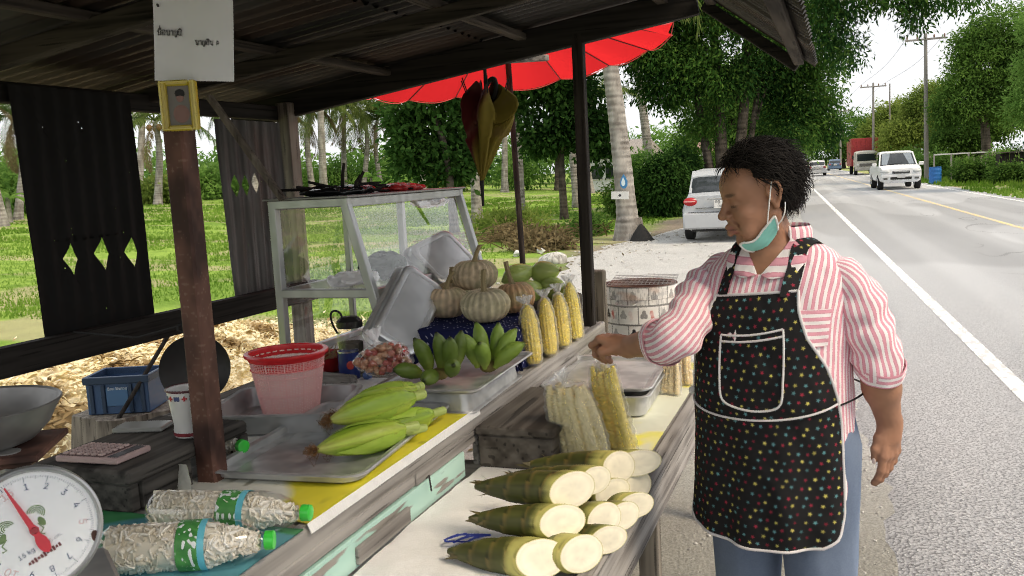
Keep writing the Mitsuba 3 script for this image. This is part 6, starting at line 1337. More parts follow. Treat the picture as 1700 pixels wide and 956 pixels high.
for q in range(NP): part(pa, 'rib', tube([can(q * 2 * PI / NP, t) - ax * .006 for t in (.03, .5, 1.0)], .004, 6), 'vc_satin', True, c=(.10, .03, .03))
part(pa, 'pole', tube([(-1.80, 5.09, 0), top - ax * .02], .018, 10), 'wood_black_z', True)
part(pa, 'finial', lathe([(0, .08), (.02, .06), (.025, 0)], 12, True).apply_translation(top), 'vc_satin', c=(.3, .02, .02))
part(pa, 'base', xf(lathe([(0, .0), (.25, 0), (.25, .08), (.05, .10), (.05, .3), (0, .3)], 24), t=(-1.80, 5.09, .006)), 'stone_grey', 40)
part(pa, 'trim', join([tube([can(a, 1.0) - ax * .004 * 1 - ax * .045 * abs(math.sin(a * NP / 2)) + (top - can(a, 1.0)) * .035 * abs(math.sin(a * NP / 2)) for a in np.linspace(0, 2 * PI, 8 * NP + 1)], .003, 5)]), 'vc_cloth', True, c=(.62, .10, .10))
# --- folded umbrella hung upside down from the roof
fu = thing('folded_umbrella', 'folded dark red and olive yellow umbrella hanging point down from the roof', 'umbrella')
tipp, head = np.array([-1.59, 3.92, 1.545]), np.array([-1.575, 4.0, 1.985]); n = 64; a = np.arange(n) * 2 * PI / n; rings, cc = [], []
for t in np.linspace(0, 1, 30):
    rr = np.interp(t, [0, .08, .25, .55, .78, .86, 1.0], [.006, .012, .038, .078, .108, .100, .05]); k = 1 + .30 * np.sin(a * 5 + 2.2 * t) * min(1, t * 2) + .12 * np.sin(a * 11 - 3 * t)
    side_ = .25 * np.cos(a - .2) * (t > .5)
    zz = t + .10 * np.sin(a * 5 + 1) * (t > .7) + .10 * np.cos(a - 2.6) * np.clip(t - .6, 0, 1)
    P_ = tipp + (head - tipp) * zz[:, None] + np.c_[rr * k * (1 + side_) * np.cos(a), rr * k * np.sin(a), 0 * a]; rings.append(P_)
    red = np.clip((np.cos(a - 3.3) * .9 + t * 1.6 - 1.0) * 3, 0, 1)[:, None]; pat = np.clip(meshkit.fbm(P_ * 14, 3, 9) * 3.4 - 1.9, 0, 1)[:, None]
    c_ = np.array([.17, .135, .025]) * (1 - red) + np.array([.085, .012, .014]) * red; cc.append(c_ * (1 - pat * .6) + np.array([.22, .14, .10]) * pat * .6)
part(fu, 'canopy', loft(rings, True, False), 'vc_cloth', True, c=np.vstack(cc + [cc[0][:1]]))
part(fu, 'ferrule', tube([tipp - [0, 0, .10], tipp + [0, 0, .02]], [.006, .011], 8), 'black_rubber'); part(fu, 'shaft', tube([head - [0, 0, .12], head + [0, 0, .17]], .009, 8), 'black_rubber')
part(fu, 'handle', tube(spline([head + [.0, 0, .02], head + [.045, 0, .05], head + [.05, 0, .0], head + [.03, 0, -.04]], 16), .012, 8), 'black_rubber', True)
for q in range(6): part(fu, 'rib_tip', tube([head + np.array([.10 * math.cos(q * 1.05 + 2), .10 * math.sin(q * 1.05 + 2), -.02]), head + np.array([.13 * math.cos(q * 1.05 + 2), .13 * math.sin(q * 1.05 + 2), .06])], .003, 5), 'black_rubber')

# --- stove clad in printed squares, with a wire grill
st_ = thing('charcoal_stove', 'round charcoal stove covered with playing card print and topped by a wire grill', 'stove'); so = np.array([-.985, 4.55, 0.0]); SR = .19
def _cards(p, n, uv):
    u = uv.x * 11; row = dr.floor(uv.y * 3 - .02); u = u + .5 * row; cx = dr.floor(u); x = u - cx; y = uv.y * 3 - dr.floor(uv.y * 3)
    g_ = FBM(p.x * 40, p.y * 40, p.z * 60, 3); base = MIX((.84, .83, .81), (.70, .67, .64), g_)
    line = dr.maximum(SS(.035, .02, dr.minimum(x, 1 - x)), SS(.06, .04, dr.minimum(y, 1 - y)))
    def dot(a, b, r): return SS(r, r - .03, dr.sqrt(dr.square((x - a) * 1.0) + dr.square((y - b) * .62)))
    club = dr.maximum(dr.maximum(dot(.26, .64, .11), dot(.17, .46, .10)), dr.maximum(dot(.35, .46, .10), dot(.265, .40, .05)))
    red = dr.maximum(dot(.62, .62, .11), dot(.66, .40, .10)) * .65; odd = SS(.45, .55, mikit.cell_rand(cx, row, 4))
    txt = SS(.55, .6, N(x * 22, y * 5 + row * 7, cx)) * SS(.4, .5, mikit.cell_rand(cx, row, 9)) * .45
    c = MIX(base, (.30, .30, .30), txt); c = MIX(c, (.015, .015, .02), club * dr.maximum(odd, .5)); c = MIX(c, (.50, .08, .06), dr.minimum(red * odd * g_ * 2.6, 1)); c = MIX(c, (.08, .08, .08), line * .75)
    return MIX(c, (.42, .20, .10), SS(.55, .75, FBM(p.x * 9, p.y * 9, p.z * 14, 3)) * .5 * SS(.55, .95, uv.y))
plain('card_print', mikit.proc(_cards), .5)
aa = np.linspace(0, 2 * PI, 65)
def bandm(z0, z1, r): return loft([np.c_[so[0] + r * np.cos(aa), so[1] + r * np.sin(aa), aa * 0 + z] for z in (z0, z1)], False, False, False), np.vstack([np.c_[aa / (2 * PI), np.full(65, (z - .70) / .29)] for z in (z0, z1)])
for z0, z1, r in ((.925, .99, SR + .004), (.80, .923, SR), (.70, .798, SR - .004)):
    m, uv = bandm(z0, z1, r); part(st_, 'printed_band', m, 'card_print', True, uv=uv)
part(st_, 'drum', xf(lathe([(0, .45), (SR - .02, .45), (SR - .006, .69), (SR - .006, .985), (SR + .004, .992), (SR - .025, .99), (SR - .04, .93), (0, .93)], 48), t=so), 'rusty_steel', 40)
part(st_, 'ash', xf(lathe([(0, .955), (SR - .035, .945)], 32), t=so), 'vc_matte', True, c=(.07, .035, .025), c2=(.16, .09, .06), freq=60)
for q in range(3): part(st_, 'handle', tube(spline([so + [SR * math.cos(a_) * .99, SR * math.sin(a_) * .99, .915] for a_ in (-2.0 + q * 2.1,)] + [so + [(SR + .03) * math.cos(-2.0 + q * 2.1 + d), (SR + .03) * math.sin(-2.0 + q * 2.1 + d), .905] for d in (.06, .5)] + [so + [SR * math.cos(-1.45 + q * 2.1), SR * math.sin(-1.45 + q * 2.1), .915]], 16), .006, 6), 'steel_grey', True)
wires = []; Rg = R3('z', .12); gz = np.array([so[0] + .02, so[1], 1.005])
for q in range(17): x_ = -.17 + q * .34 / 16; wires.append(tube([gz + Rg @ np.array([x_, -.20, 0]), gz + Rg @ np.array([x_, .20, .0])], .0014, 4))
for q in range(7): y_ = -.20 + q * .40 / 6; wires.append(tube([gz + Rg @ np.array([-.17, y_, .002]), gz + Rg @ np.array([.17, y_, .002])], .0016, 4))
for w in wires: part(st_, 'grill_wire', w, 'steel_grey')
sd_ = thing('stove_stool', 'low wooden stool under the charcoal stove', 'stool'); part(sd_, 'top', box((so[0], so[1], .435), (.44, .40, .03)), 'wood_dull')
for sx in (-1, 1):
    for sy in (-1, 1): part(sd_, 'leg', box((so[0] + sx * .18, so[1] + sy * .16, .21), (.045, .045, .42)), 'wood_dull')
part(stall, 'post', jitter(box((-1.095, 4.12, .555), (.07, .05, 1.11), bev=.008), .003, 14), 'wood_grey_z', label='short sawn wooden post beside the stove')

# --- sign, picture frame
sg_ = thing('paper_sign', 'white paper sign hanging from the roof above the steel post', 'sign'); SN = unit((.30, -.95, 0)); SX = np.array([.95, .30, 0.0]); SO = np.array([-1.337, 1.655, 1.935])
SM = np.stack([SX, [0, 0, 1.0], np.cross(SX, [0, 0, 1.0])], 1) @ R3('z', -.075)
gx, gy = np.meshgrid(np.linspace(-.092, .092, 16), np.linspace(-.11, .15, 20), indexing='ij'); gz_ = .006 * np.sin(gx * 22) + .004 * (gy / .15) ** 2; V = np.stack([gx, gy, gz_], -1).reshape(-1, 3); f = quads(grid_faces(16, 20))
part(sg_, 'sheet', xf(tm(np.vstack([V, V - [0, 0, .0012]]), np.vstack([f, f[:, ::-1] + len(V)])), SM, SO), 'vc_satin', True, c=(.78, .79, .81), var=.02)
part(sg_, 'lettering', xf(thai(['cho', 'I', 'tone', 'o', 'bo', 'aa', 'yo', 'cho', 'i'], .0115), SM, SO + SM @ np.array([-.080, -.012, .0025])), 'vc_matte', c=(.03, .03, .03))
part(sg_, 'lettering', xf(thai(['no', 'aa', 'yo', 'so', 'i', 'no', ' ', 'to', 'aa', 'ro'], .0105), SM, SO + SM @ np.array([.006, -.032, .0055])), 'vc_matte', c=(.05, .05, .05))
part(sg_, 'fly_speck', xf(ico(1, 1, (.003, .0045, .001)), SM @ R3('z', .6), SO + SM @ np.array([-.078, .052, .002])), 'vc_matte', c=(.03, .03, .03))
part(sg_, 'hanging_wire', tube([SO + SM @ np.array([-.05, .148, 0]), SO + [-.05, 0, .24]], .0015, 4), 'black_rubber')
pf = thing('picture_frame', 'small gilt picture frame with a portrait fixed to the steel post', 'picture frame'); FN = np.stack([unit((.93, .37, 0)), [0, 0, 1.0], unit((.37, -.93, 0))], 1); FO = np.array([-1.372, 1.632, 1.772])
gold = (.46, .36, .03)
for (x_, y_, w_, h_) in ((-.033, 0, .016, .108), (.033, 0, .016, .108), (0, .049, .05, .012), (0, -.049, .05, .012)):
    part(pf, 'frame_bar', xf(box((x_, y_, .008), (w_, h_, .018), bev=.004), FN, FO), 'vc_gloss', c=gold)
    part(pf, 'gilt_ridge', xf(box((x_ * 1.1, y_ * 1.04, .018), (.004 if w_ < .03 else w_ + .026, h_ if w_ < .03 else .003, .004), bev=.001), FN, FO), 'vc_gloss', c=(.62, .52, .10))
part(pf, 'picture', xf(box((0, 0, .002), (.054, .09, .006), bev=0), FN, FO), 'vc_satin', c=(.16, .15, .13))
part(pf, 'portrait', xf(join([xf(ico(1, 2, (.0085, .0105, .0012)), t=(.002, .018, .0055)), xf(ico(1, 2, (.018, .020, .0012)), t=(.002, -.018, .0052))]), FN, FO), 'vc_matte', True, c=(.26, .16, .14))
part(pf, 'portrait', xf(xf(ico(1, 2, (.011, .010, .0014)), t=(.002, .026, .0054)), FN, FO), 'vc_matte', True, c=(.03, .03, .03))

# --- behind the counter: crate on a stump, hanging wok, straw, odds and ends
cr = thing('blue_crate', 'dark blue plastic crate standing on a tree stump behind the counter', 'crate'); CO, CRM = np.array([-3.79, 3.84, .39]), R3('z', .36); cb1 = (.035, .075, .16)
def oC(m): return xf(m, CRM, CO)
w_, d_, h_ = .335, .25, .21
part(cr, 'floor', oC(box((0, 0, .01), (w_, d_, .012))), 'vc_satin', c=cb1)
for (cx, cy, sx, sy) in ((0, -d_ / 2, w_, .008), (0, d_ / 2, w_, .008), (-w_ / 2, 0, .008, d_), (w_ / 2, 0, .008, d_)): part(cr, 'side', oC(box((cx, cy, h_ / 2), (sx, sy, h_))), 'vc_satin', c=cb1)
part(cr, 'rim', oC(join([box((0, s * (d_ / 2 + .006), h_ - .02), (w_ + .03, .02, .04)) for s in (-1, 1)] + [box((s * (w_ / 2 + .006), 0, h_ - .02), (.02, d_, .04)) for s in (-1, 1)])), 'vc_satin', c=(.02, .04, .08))
for x_ in (-.14, -.075, .075, .14): part(cr, 'rib', oC(box((x_, -d_ / 2 - .009, h_ / 2 - .02), (.022, .012, h_ - .05))), 'vc_satin', c=(.02, .04, .08))
part(cr, 'front_panel', oC(box((0, -d_ / 2 - .006, h_ * .45), (.12, .008, .10))), 'vc_satin', c=(.06, .14, .27))
part(cr, 'lettering', oC(xf(meshkit.text_mesh('Box Banno7', .016, .001), R3('x', PI / 2), (-.05, -d_ / 2 - .0105, .135))), 'vc_matte', c=(.55, .58, .62))
sp = thing('tree_stump', 'rough sawn tree stump under the blue crate', 'stump'); a = np.arange(48) * 2 * PI / 48; rings = []
for z in np.linspace(0, .385, 9): r_ = .25 * (1 + .10 * np.sin(a * 5 + 1) + .05 * np.sin(a * 13 + z * 4)) * (1.15 - .35 * z); rings.append(np.c_[-3.80 + r_ * np.cos(a), 3.84 + r_ * np.sin(a), a * 0 + z])
part(sp, 'trunk', loft(rings), 'wood_grey_z', 40)
wk = thing('hanging_wok', 'large round black pan hanging behind the steel post', 'pan'); WN = frame(unit((.70, -.70, .10)))
part(wk, 'bowl', xf(lathe([(0, -.03), (.06, -.028), (.11, -.012), (.135, .01), (.139, .012), (.136, .006), (.11, -.016), (.06, -.032), (0, -.034)], 48), WN, (-2.03, 2.36, .995), .82), 'vc_satin', 40, c=(.018, .017, .016))
part(wk, 'loop', xf(lathe([(.012, -.003), (.018, 0), (.012, .003), (.010, 0), (.012, -.003)], 16), WN, (-2.055, 2.345, 1.135)), 'black_rubber', True)
part(wk, 'hook', tube([(-2.055, 2.345, 1.145), (-2.25, 2.345, 1.10), (-2.53, 2.35, 1.115)], .004, 6), 'black_rubber')
solo('leaning_stick', 'dark stick leaning over the crate under the back rail', 'stick', tube([(-3.72, 3.60, .30), (-3.50, 3.95, .86)], .012, 8), 'wood_black_z')
solo('bucket_lid', 'white plastic bucket lid lying on the ground at the far left behind the pan', 'lid', xf(lathe([(0, .03), (.20, .025), (.22, 0), (.21, 0), (0, .02)], 32), R3('y', .4), (-5.2, 4.9, .22)), 'vc_satin', 40, c=(.78, .78, .77))
g = np.random.default_rng(31); vs, fs, b0 = [], [], 0
def heap(x, y): return .34 * math.exp(-((x + 4.9) / 1.3) ** 2 - ((y - 4.9) / 1.2) ** 2) + .30 * math.exp(-((x + 5.5) / 1.1) ** 2 - ((y - 6.6) / 1.1) ** 2)
for _ in range(9000):
    x, y = (g.normal(-4.9, 1.0), g.normal(4.9, .95)) if g.random() < .55 else (g.normal(-5.6, .8), g.normal(6.6, .9))
    z = heap(x, y) + g.uniform(-.01, .05); L, w = g.uniform(.05, .16), g.uniform(.006, .02); an = g.uniform(0, 2 * PI); tl = g.normal() * .35; d = np.array([math.cos(an) * math.cos(tl), math.sin(an) * math.cos(tl), math.sin(tl)]); s_ = unit(np.cross(d, [g.normal() * .4, g.normal() * .4, 1])) * w; c0 = np.array([x, y, z + .01]); m_ = c0 + [0, 0, g.uniform(.0, .03)]
    vs += [c0 - d * L / 2 - s_ * .6, c0 - d * L / 2 + s_ * .6, m_ - s_, m_ + s_, c0 + d * L / 2]; fs += [[b0, b0 + 1, b0 + 3], [b0, b0 + 3, b0 + 2], [b0 + 2, b0 + 3, b0 + 4]]; b0 += 5
plain('husk_straw', mikit.proc(lambda p, n, uv: MIX(MIX((.62, .52, .28), (.90, .83, .60), mikit.cell_rand(p.x * 26, p.y * 26, p.z * 26)), (.28, .19, .08), SS(.6, .75, N(p.x * 5, p.y * 5, 1)))), .8)
gx, gy = np.meshgrid(np.linspace(-8.2, -2.2, 60), np.linspace(2.2, 9.4, 70), indexing='ij'); gz_ = np.vectorize(heap)(gx, gy); keep_ = gz_ > .05
V = np.stack([gx, gy, gz_ - .035], -1).reshape(-1, 3); f4 = grid_faces(60, 70); f4 = f4[keep_.ravel()[f4].any(1)]
stuff('husk_heap', 'heap of cream coloured shredded husks on the ground behind the stall', 'husks', join([tm(vs, fs), tm(V, quads(f4))]), 'husk_straw')
# white stone and brush at the verge
solo('white_stone', 'large pale stone lying at the edge of the gravel', 'stone', jitter(ico(1, 4, (.27, .2, .15)), .10, 3, 2).apply_translation((-4.83, 15.0, .05)), 'stone_grey', 30)
# ------------------------------------------------------------------ terrain rise, grass, trees
def leafmat(name, dark, mid, light, f=2.2, trans=0.9, rough=.5):
    def c(p, n, uv):
        r = mikit.cell_rand(p.x * 9, p.y * 9, p.z * 9); b = FBM(p.x * f * .3, p.y * f * .3, p.z * f * .3, 2)
        return MIX(MIX(dark, mid, SS(.25, .7, b)), light, SS(.55, 1.0, r * .7 + b * .3))
    scene[name] = {'type': 'principledthin', 'base_color': mikit.proc(c), 'roughness': rough, 'diff_trans': trans, 'spec_trans': 0.0, 'eta': 1.3}
leafmat('leaf_dark', (.022, .060, .016), (.048, .115, .026), (.11, .21, .05))
leafmat('leaf_feather', (.022, .065, .018), (.065, .155, .030), (.20, .32, .06), f=1.6)
leafmat('leaf_mid', (.06, .13, .03), (.12, .23, .045), (.22, .35, .075))
leafmat('leaf_bright', (.11, .23, .05), (.20, .36, .08), (.32, .48, .13), trans=1.1)  # lightened partly to stand in for haze on far trees
leafmat('leaf_yellow', (.16, .24, .05), (.27, .35, .075), (.40, .46, .13), trans=1.1)
leafmat('leaf_palm', (.08, .13, .035), (.16, .22, .06), (.30, .33, .11), trans=1.0)
leafmat('leaf_dry', (.13, .10, .055), (.22, .17, .09), (.33, .27, .15), trans=.7)
leafmat('grass_blade', (.11, .22, .025), (.20, .34, .05), (.32, .44, .10), f=1.2, trans=1.0, rough=.6)
def _bark(a, b):
    def c(p, n, uv):
        t = FBM(p.x * 7, p.y * 7, p.z * 2.2, 3); r = N(p.x * 2, p.y * 2, p.z * 16); return MIX(a, b, SS(.25, .75, t * .6 + r * .4))
    return mikit.proc(c)
bumped('bark_dark', _bark((.035, .028, .022), (.13, .11, .09)), .95, lambda p, n, uv: FBM(p.x * 18, p.y * 18, p.z * 5, 3), .03, eps=.01)
bumped('bark_palm', _bark((.15, .135, .12), (.38, .36, .33)), .95, lambda p, n, uv: N(p.x * 2, p.y * 2, p.z * 13), .03, eps=.01)
def leaf_cards(P, D, S, seed, wid=.42, up=.6):
    """one folded leaf (four triangles' worth of outline in two) at each point P, pointing along D, length S"""
    g = np.random.default_rng(seed); n = len(P); D = D / (np.linalg.norm(D, axis=1, keepdims=True) + 1e-9)
    N_ = g.normal(size=(n, 3)) * (1 - up) + np.array([0, 0, up]); sd = np.cross(D, N_); sd /= np.linalg.norm(sd, axis=1, keepdims=True) + 1e-9; nn = np.cross(sd, D); S = S[:, None]
    a = P; b = P + D * S * .5 + sd * S * wid * .5 - nn * S * .06; c = P + D * S - nn * S * .12; d = P + D * S * .5 - sd * S * wid * .5 - nn * S * .06
    v = np.stack([a, b, c, d], 1).reshape(-1, 3); k = np.arange(n)[:, None] * 4; return v, np.vstack([k + [0, 1, 2], k + [0, 2, 3]])
def crown_pts(blobs, n, seed, shell=.55, gap=.42, gf=.9):
    """points through the volume of some ellipsoids, with gaps"""
    g = np.random.default_rng(seed); vol = np.array([b[3] * b[4] * b[5] for b in blobs]) ** .8; out, drn = [], []
    for b, k in zip(blobs, (n * 1.9 * vol / vol.sum()).astype(int)):
        d = g.normal(size=(k, 3)); d /= np.linalg.norm(d, axis=1, keepdims=True); r = (shell + (1 - shell) * g.random(k)) ** .8; r *= .58 + .78 * meshkit.fbm(d * 2.9 + b[0] + seed, 3, seed)
        p = np.array(b[:3]) + d * r[:, None] * np.array(b[3:6]); keep = meshkit.fbm(p * gf + seed * 3.1, 3, seed) > gap; out.append(p[keep]); drn.append(d[keep])
    p, d = np.vstack(out), np.vstack(drn); i = g.permutation(len(p))[:n]; return p[i], d[i]
def crown(blobs, n, size, seed, droop=.35, wid=.42, twig=6, spread=None, gap=.42, gf=.9, up=.6, shell=.5):
    """leaf clumps: n clumps of twig leaves each"""
    g = np.random.default_rng(seed); p, d = crown_pts(blobs, n, seed, shell, gap, gf); sp = size * 1.6 if spread is None else spread
    k = twig; P = np.repeat(p, k, 0); D = np.repeat(d, k, 0); o = g.normal(size=P.shape) * sp * .5; P = P + o; D = D * .5 + g.normal(size=P.shape) * .6 + o / sp * .5; D[:, 2] -= droop
    return tm(*leaf_cards(P, D, size * g.uniform(.6, 1.25, len(P)), seed, wid, up))
def limb_tree(root, base, top, r, limbs, mat='bark_dark', seed=1):
    g = np.random.default_rng(seed); base, top = np.asarray(base, float), np.asarray(top, float); mid = (base + top) / 2 + g.normal(size=3) * .12 * [1, 1, 0]
    path = spline([base - [0, 0, .1], base + (mid - base) * .2, mid, top], 12); part(root, 'trunk', tube(path, np.interp(np.linspace(0, 1, 12), [0, .08, .3, 1], [r * 1.5, r * 1.15, r, r * .55]), 12), mat, True)
    for e in limbs:
        t = e[0]; p0 = base + (top - base) * t; e1 = np.asarray(e[1], float); m = (p0 + e1) / 2 + [0, 0, .12 * np.linalg.norm(e1 - p0)]
        part(root, 'limb', tube(spline([p0, m, e1], 9), np.linspace(r * .5, r * .12, 9), 8), mat, True)
def tree(name, label, base, top, r, blobs, n, size, mat, seed, limbs=None, bark='bark_dark', **kw):
    t = thing(name, label, 'tree'); g = np.random.default_rng(seed)
    limb_tree(t, base, top, r, [(g.uniform(.45, .95), np.array(b[:3]) + g.normal(size=3) * .2) for b in blobs[:7]] if limbs is None else limbs, bark, seed)
    part(t, 'crown', crown(blobs, n, size, seed, **kw), mat, kind='stuff'); return t
def bush(name, label, c, r, n, size, mat, seed, cat='bush', **kw):
    t = thing(name, label, cat); c = np.asarray(c, float); g = np.random.default_rng(seed); r = np.asarray(r, float)
    bl = [(c[0] + g.normal() * r[0] * .35, c[1] + g.normal() * r[1] * .35, c[2] + r[2] * g.uniform(.55, 1.05), r[0] * g.uniform(.5, .8), r[1] * g.uniform(.5, .8), r[2] * g.uniform(.5, .9)) for _ in range(5)]
    for _ in range(3): e = c + g.normal(size=3) * r * .3 + [0, 0, r[2] * 1.2]; part(t, 'stem', tube([c, (c + e) / 2 + g.normal(size=3) * .05, e], [.05, .035, .012], 6), 'bark_dark', True)
    part(t, 'foliage', crown(bl, n, size, seed, **kw), mat, kind='stuff'); return t
# --- coconut palms
def frond(base, az, el, L, seed, hang=1.0, lw=.045, ll=.75):
    g = np.random.default_rng(seed); n = 16; p = [np.asarray(base, float)]; e = el; d = None
    for i in range(n):
        e -= hang * (.06 + .13 * i / n); d = np.array([math.cos(az) * math.cos(e), math.sin(az) * math.cos(e), math.sin(e)]); p.append(p[-1] + d * L / n)
    p = np.array(p); vs, fs, b = [], [], 0; side = np.array([-math.sin(az), math.cos(az), 0.0])
    for i in np.linspace(1.5, n, 34):
        k = int(min(i, n - 1e-3)); f = i - k; q = p[k] * (1 - f) + p[min(k + 1, n)] * f; t = unit(p[min(k + 1, n)] - p[k]); s_ = i / n
        for sg in (-1, 1):
            l = ll * L / 4.2 * (math.sin(PI * min(1, .12 + s_ * .85)) ** .6) * g.uniform(.85, 1.15); dd = unit(side * sg * .75 + t * .55 + np.array([0, 0, -.55 * hang]) + g.normal(size=3) * .10); e_ = q + dd * l + [0, 0, -.20 * l]; m_ = q + dd * l * .5; w = t * lw * L / 4.2
            vs += [q - w * .4, q + w * .4, m_ + w, m_ - w, e_]; fs += [[b, b + 1, b + 2], [b, b + 2, b + 3], [b + 3, b + 2, b + 4]]; b += 5
    return join([tm(vs, fs), tube(p, np.linspace(.035, .008, n + 1) * L / 4.2, 5, False)])
def palm(label, base, top, r, L, nf, seed, dry=3, name='coconut_palm', rings=True, nuts=0, grp=None, fr=True):
    t = thing(name, label, 'palm tree', grp); g = np.random.default_rng(seed); base, top = np.asarray(base, float), np.asarray(top, float); n = 60 if rings else 14
    mid = (base + top) / 2 + g.normal(size=3) * [.25, .25, 0]; path = spline([base - [0, 0, .15], base + (mid - base) * .15, mid, top], n); rad = np.interp(np.linspace(0, 1, n), [0, .05, .15, 1], [r * 1.55, r * 1.2, r, r * .62])
    if rings: rad = rad * (1 + .035 * (np.arange(n) % 2))
    part(t, 'trunk', tube(path, rad, 14), 'bark_palm', 60)
    if not fr: return t
    for q in range(nf): part(t, 'frond', frond(top + [0, 0, .05], q * 2.4 + g.uniform(-.2, .2), g.uniform(.15, 1.25), L * g.uniform(.85, 1.1), seed * 100 + q, g.uniform(.8, 1.3)), 'leaf_palm')
    for q in range(dry): part(t, 'dry_frond', frond(top - [0, 0, .1], q * 2.1 + .7, g.uniform(-.9, -.4), L * .75, seed * 100 + 50 + q, .9), 'leaf_dry')
    for q in range(nuts): part(t, 'coconut', xf(ico(.16, 2, (1, 1, 1.2)), t=top + [.3 * math.cos(q * 1.9), .3 * math.sin(q * 1.9), -.35 - .1 * (q % 2)]), 'vc_satin', True, c=(.28, .16, .07))
    return t
# --- grass of the field
g = np.random.default_rng(77); n = 150000
dep_ = 3.5 + 50 * g.random(n) ** 1.5; az_ = np.radians(g.uniform(-62, 8, n)); px_, py_ = dep_ * np.sin(az_), dep_ * np.cos(az_)
edge = np.interp(py_, [-6, 3, 7, 11, 15.5, 18, 21, 25, 40, 90], [-2.7, -2.9, -3.4, -4.6, -5.8, -6, -5.6, -4.8, -4.4, -6]); keep_ = (px_ < edge - .9 * g.random(n)) & (meshkit.fbm(np.stack([px_ * .5, py_ * .5, 0 * px_], -1), 3, 8) > .38)
keep_ &= ~((np.hypot(px_ + 5.0, py_ - 5.2) < 1.7) | (np.hypot(px_ + 5.5, py_ - 6.6) < 1.3)); px_, py_ = px_[keep_], py_[keep_]; dd_ = np.hypot(px_, py_); n = len(px_)
P_ = np.c_[px_, py_, terr(px_, py_) - .02]; tall = meshkit.fbm(P_ * .45, 2, 3); hgt = (.03 + .075 * tall * g.random(n)) * (1 + dd_ / 40); an = g.uniform(0, 2 * PI, n); ln = g.normal(size=(n, 2)) * .35
tipv = P_ + np.c_[ln[:, 0] * hgt, ln[:, 1] * hgt, hgt]; wv = np.c_[np.cos(an), np.sin(an), 0 * an] * (.005 + .0009 * dd_)[:, None]
V = np.stack([P_ - wv, P_ + wv, tipv], 1).reshape(-1, 3); stuff('field_grass', 'bright green grass growing over the field behind the stall', 'grass', tm(V, np.arange(3 * n).reshape(-1, 3)), 'grass_blade')

# --- big roadside tree and the dark shrub under it
T1 = thing('roadside_tree', 'big dark feathery tree with several upright stems standing behind the silver car', 'tree')
for k, (dx, tp, r_) in enumerate(((0, (-3.9, 30.2, 7.5), .20), (.30, (-2.9, 30.4, 7.8), .17), (-.25, (-4.7, 30.0, 7.0), .14), (.55, (-1.9, 30.4, 6.6), .10))):
    limb_tree(T1, (-3.55 + dx, 29.8, 0), tp, r_, [(.45, (tp[0] * 1.25 + 1.0, 29.6, 5.2)), (.6, (tp[0] + (1.8 if k % 2 else -1.8), 30.5, 6.5))], 'bark_dark', k + 2)
bl = [(-4.9, 28.9, 4.9, 1.3, .9, 1.2), (-3.4, 28.7, 4.4, 1.2, .8, 1.2), (-2.4, 29.0, 5.6, 1.2, .8, 1.1), (-3.5, 28.9, 6.3, 1.6, .9, 1.0), (-5.6, 29.6, 6.2, 1.9, 2.0, 1.7), (-4.3, 30.2, 7.8, 2.2, 2.2, 1.8), (-2.2, 30.6, 6.6, 1.9, 2.0, 1.7), (-.9, 30.8, 5.2, 1.35, 1.6, 1.2), (-1.2, 31, 3.6, 1.3, 1.6, 1.2), (-2.4, 30.2, 4.6, 1.3, 1.2, 1.0), (-5.4, 29.4, 4.4, 1.2, 1.2, .9), (-3.6, 29.6, 3.0, 1.4, .9, .55), (-1.7, 30.0, 2.5, 1.1, 1.1, .7), (-.5, 31.2, 2.8, .8, 1, .8), (-3.4, 31, 9.5, 2.5, 2.5, 1.8), (-4.6, 29.2, 5.4, 1.0, .8, .8)]
part(T1, 'crown', crown(bl, 11000, .17, 5, droop=.5, wid=.36, twig=10, spread=.36, gap=.40, gf=.8, shell=.35), 'leaf_feather', kind='stuff')
T2 = thing('overhanging_branch', 'dark leafy branch of a nearer tree hanging into the sky over the road', 'branch')
for e in ((1.0, 24.4, 5.9), (2.3, 24.9, 5.55), (3.5, 25.4, 5.25), (1.8, 24.7, 4.9)): part(T2, 'twig', tube(spline([(-3.2, 25, 6.6), ((e[0] - 3.2) / 2, 24.8, 6.6), e], 9), np.linspace(.07, .012, 9), 6), 'bark_dark', True)
part(T2, 'leaves', crown([(.3, 24.3, 5.6, .9, .8, .55), (1.2, 24.5, 5.6, .8, .7, .40), (2.1, 24.9, 5.45, .8, .6, .32), (1.75, 24.7, 4.95, .35, .4, .35), (3.0, 25.2, 5.35, .6, .5, .22), (-.3, 24.2, 5.0, .6, .6, .7), (.15, 24.2, 4.3, .45, .5, .5), (-1.2, 24.3, 6.0, .9, .8, .6)], 1100, .15, 9, droop=.5, wid=.34, twig=9, spread=.3, gap=.40), 'leaf_feather', kind='stuff')
bush('shrub', 'tall dark shrub beside the silver car', (-5.3, 28.6, 0), (1.05, 1.0, 1.35), 2600, .15, 'leaf_dark', 6, cat='shrub', twig=8, gap=.36)
bush('shrub', 'lower green shrub between the leaning palm and the dark shrub', (-6.6, 29.2, 0), (.8, .8, .9), 900, .16, 'leaf_mid', 16, cat='shrub', twig=7)
bush('shrub', 'yellow green shrub behind the palm trunk with the sign', (-7.6, 36, 0), (1.3, 1.2, 1.4), 900, .2, 'leaf_bright', 17, cat='shrub', twig=7)
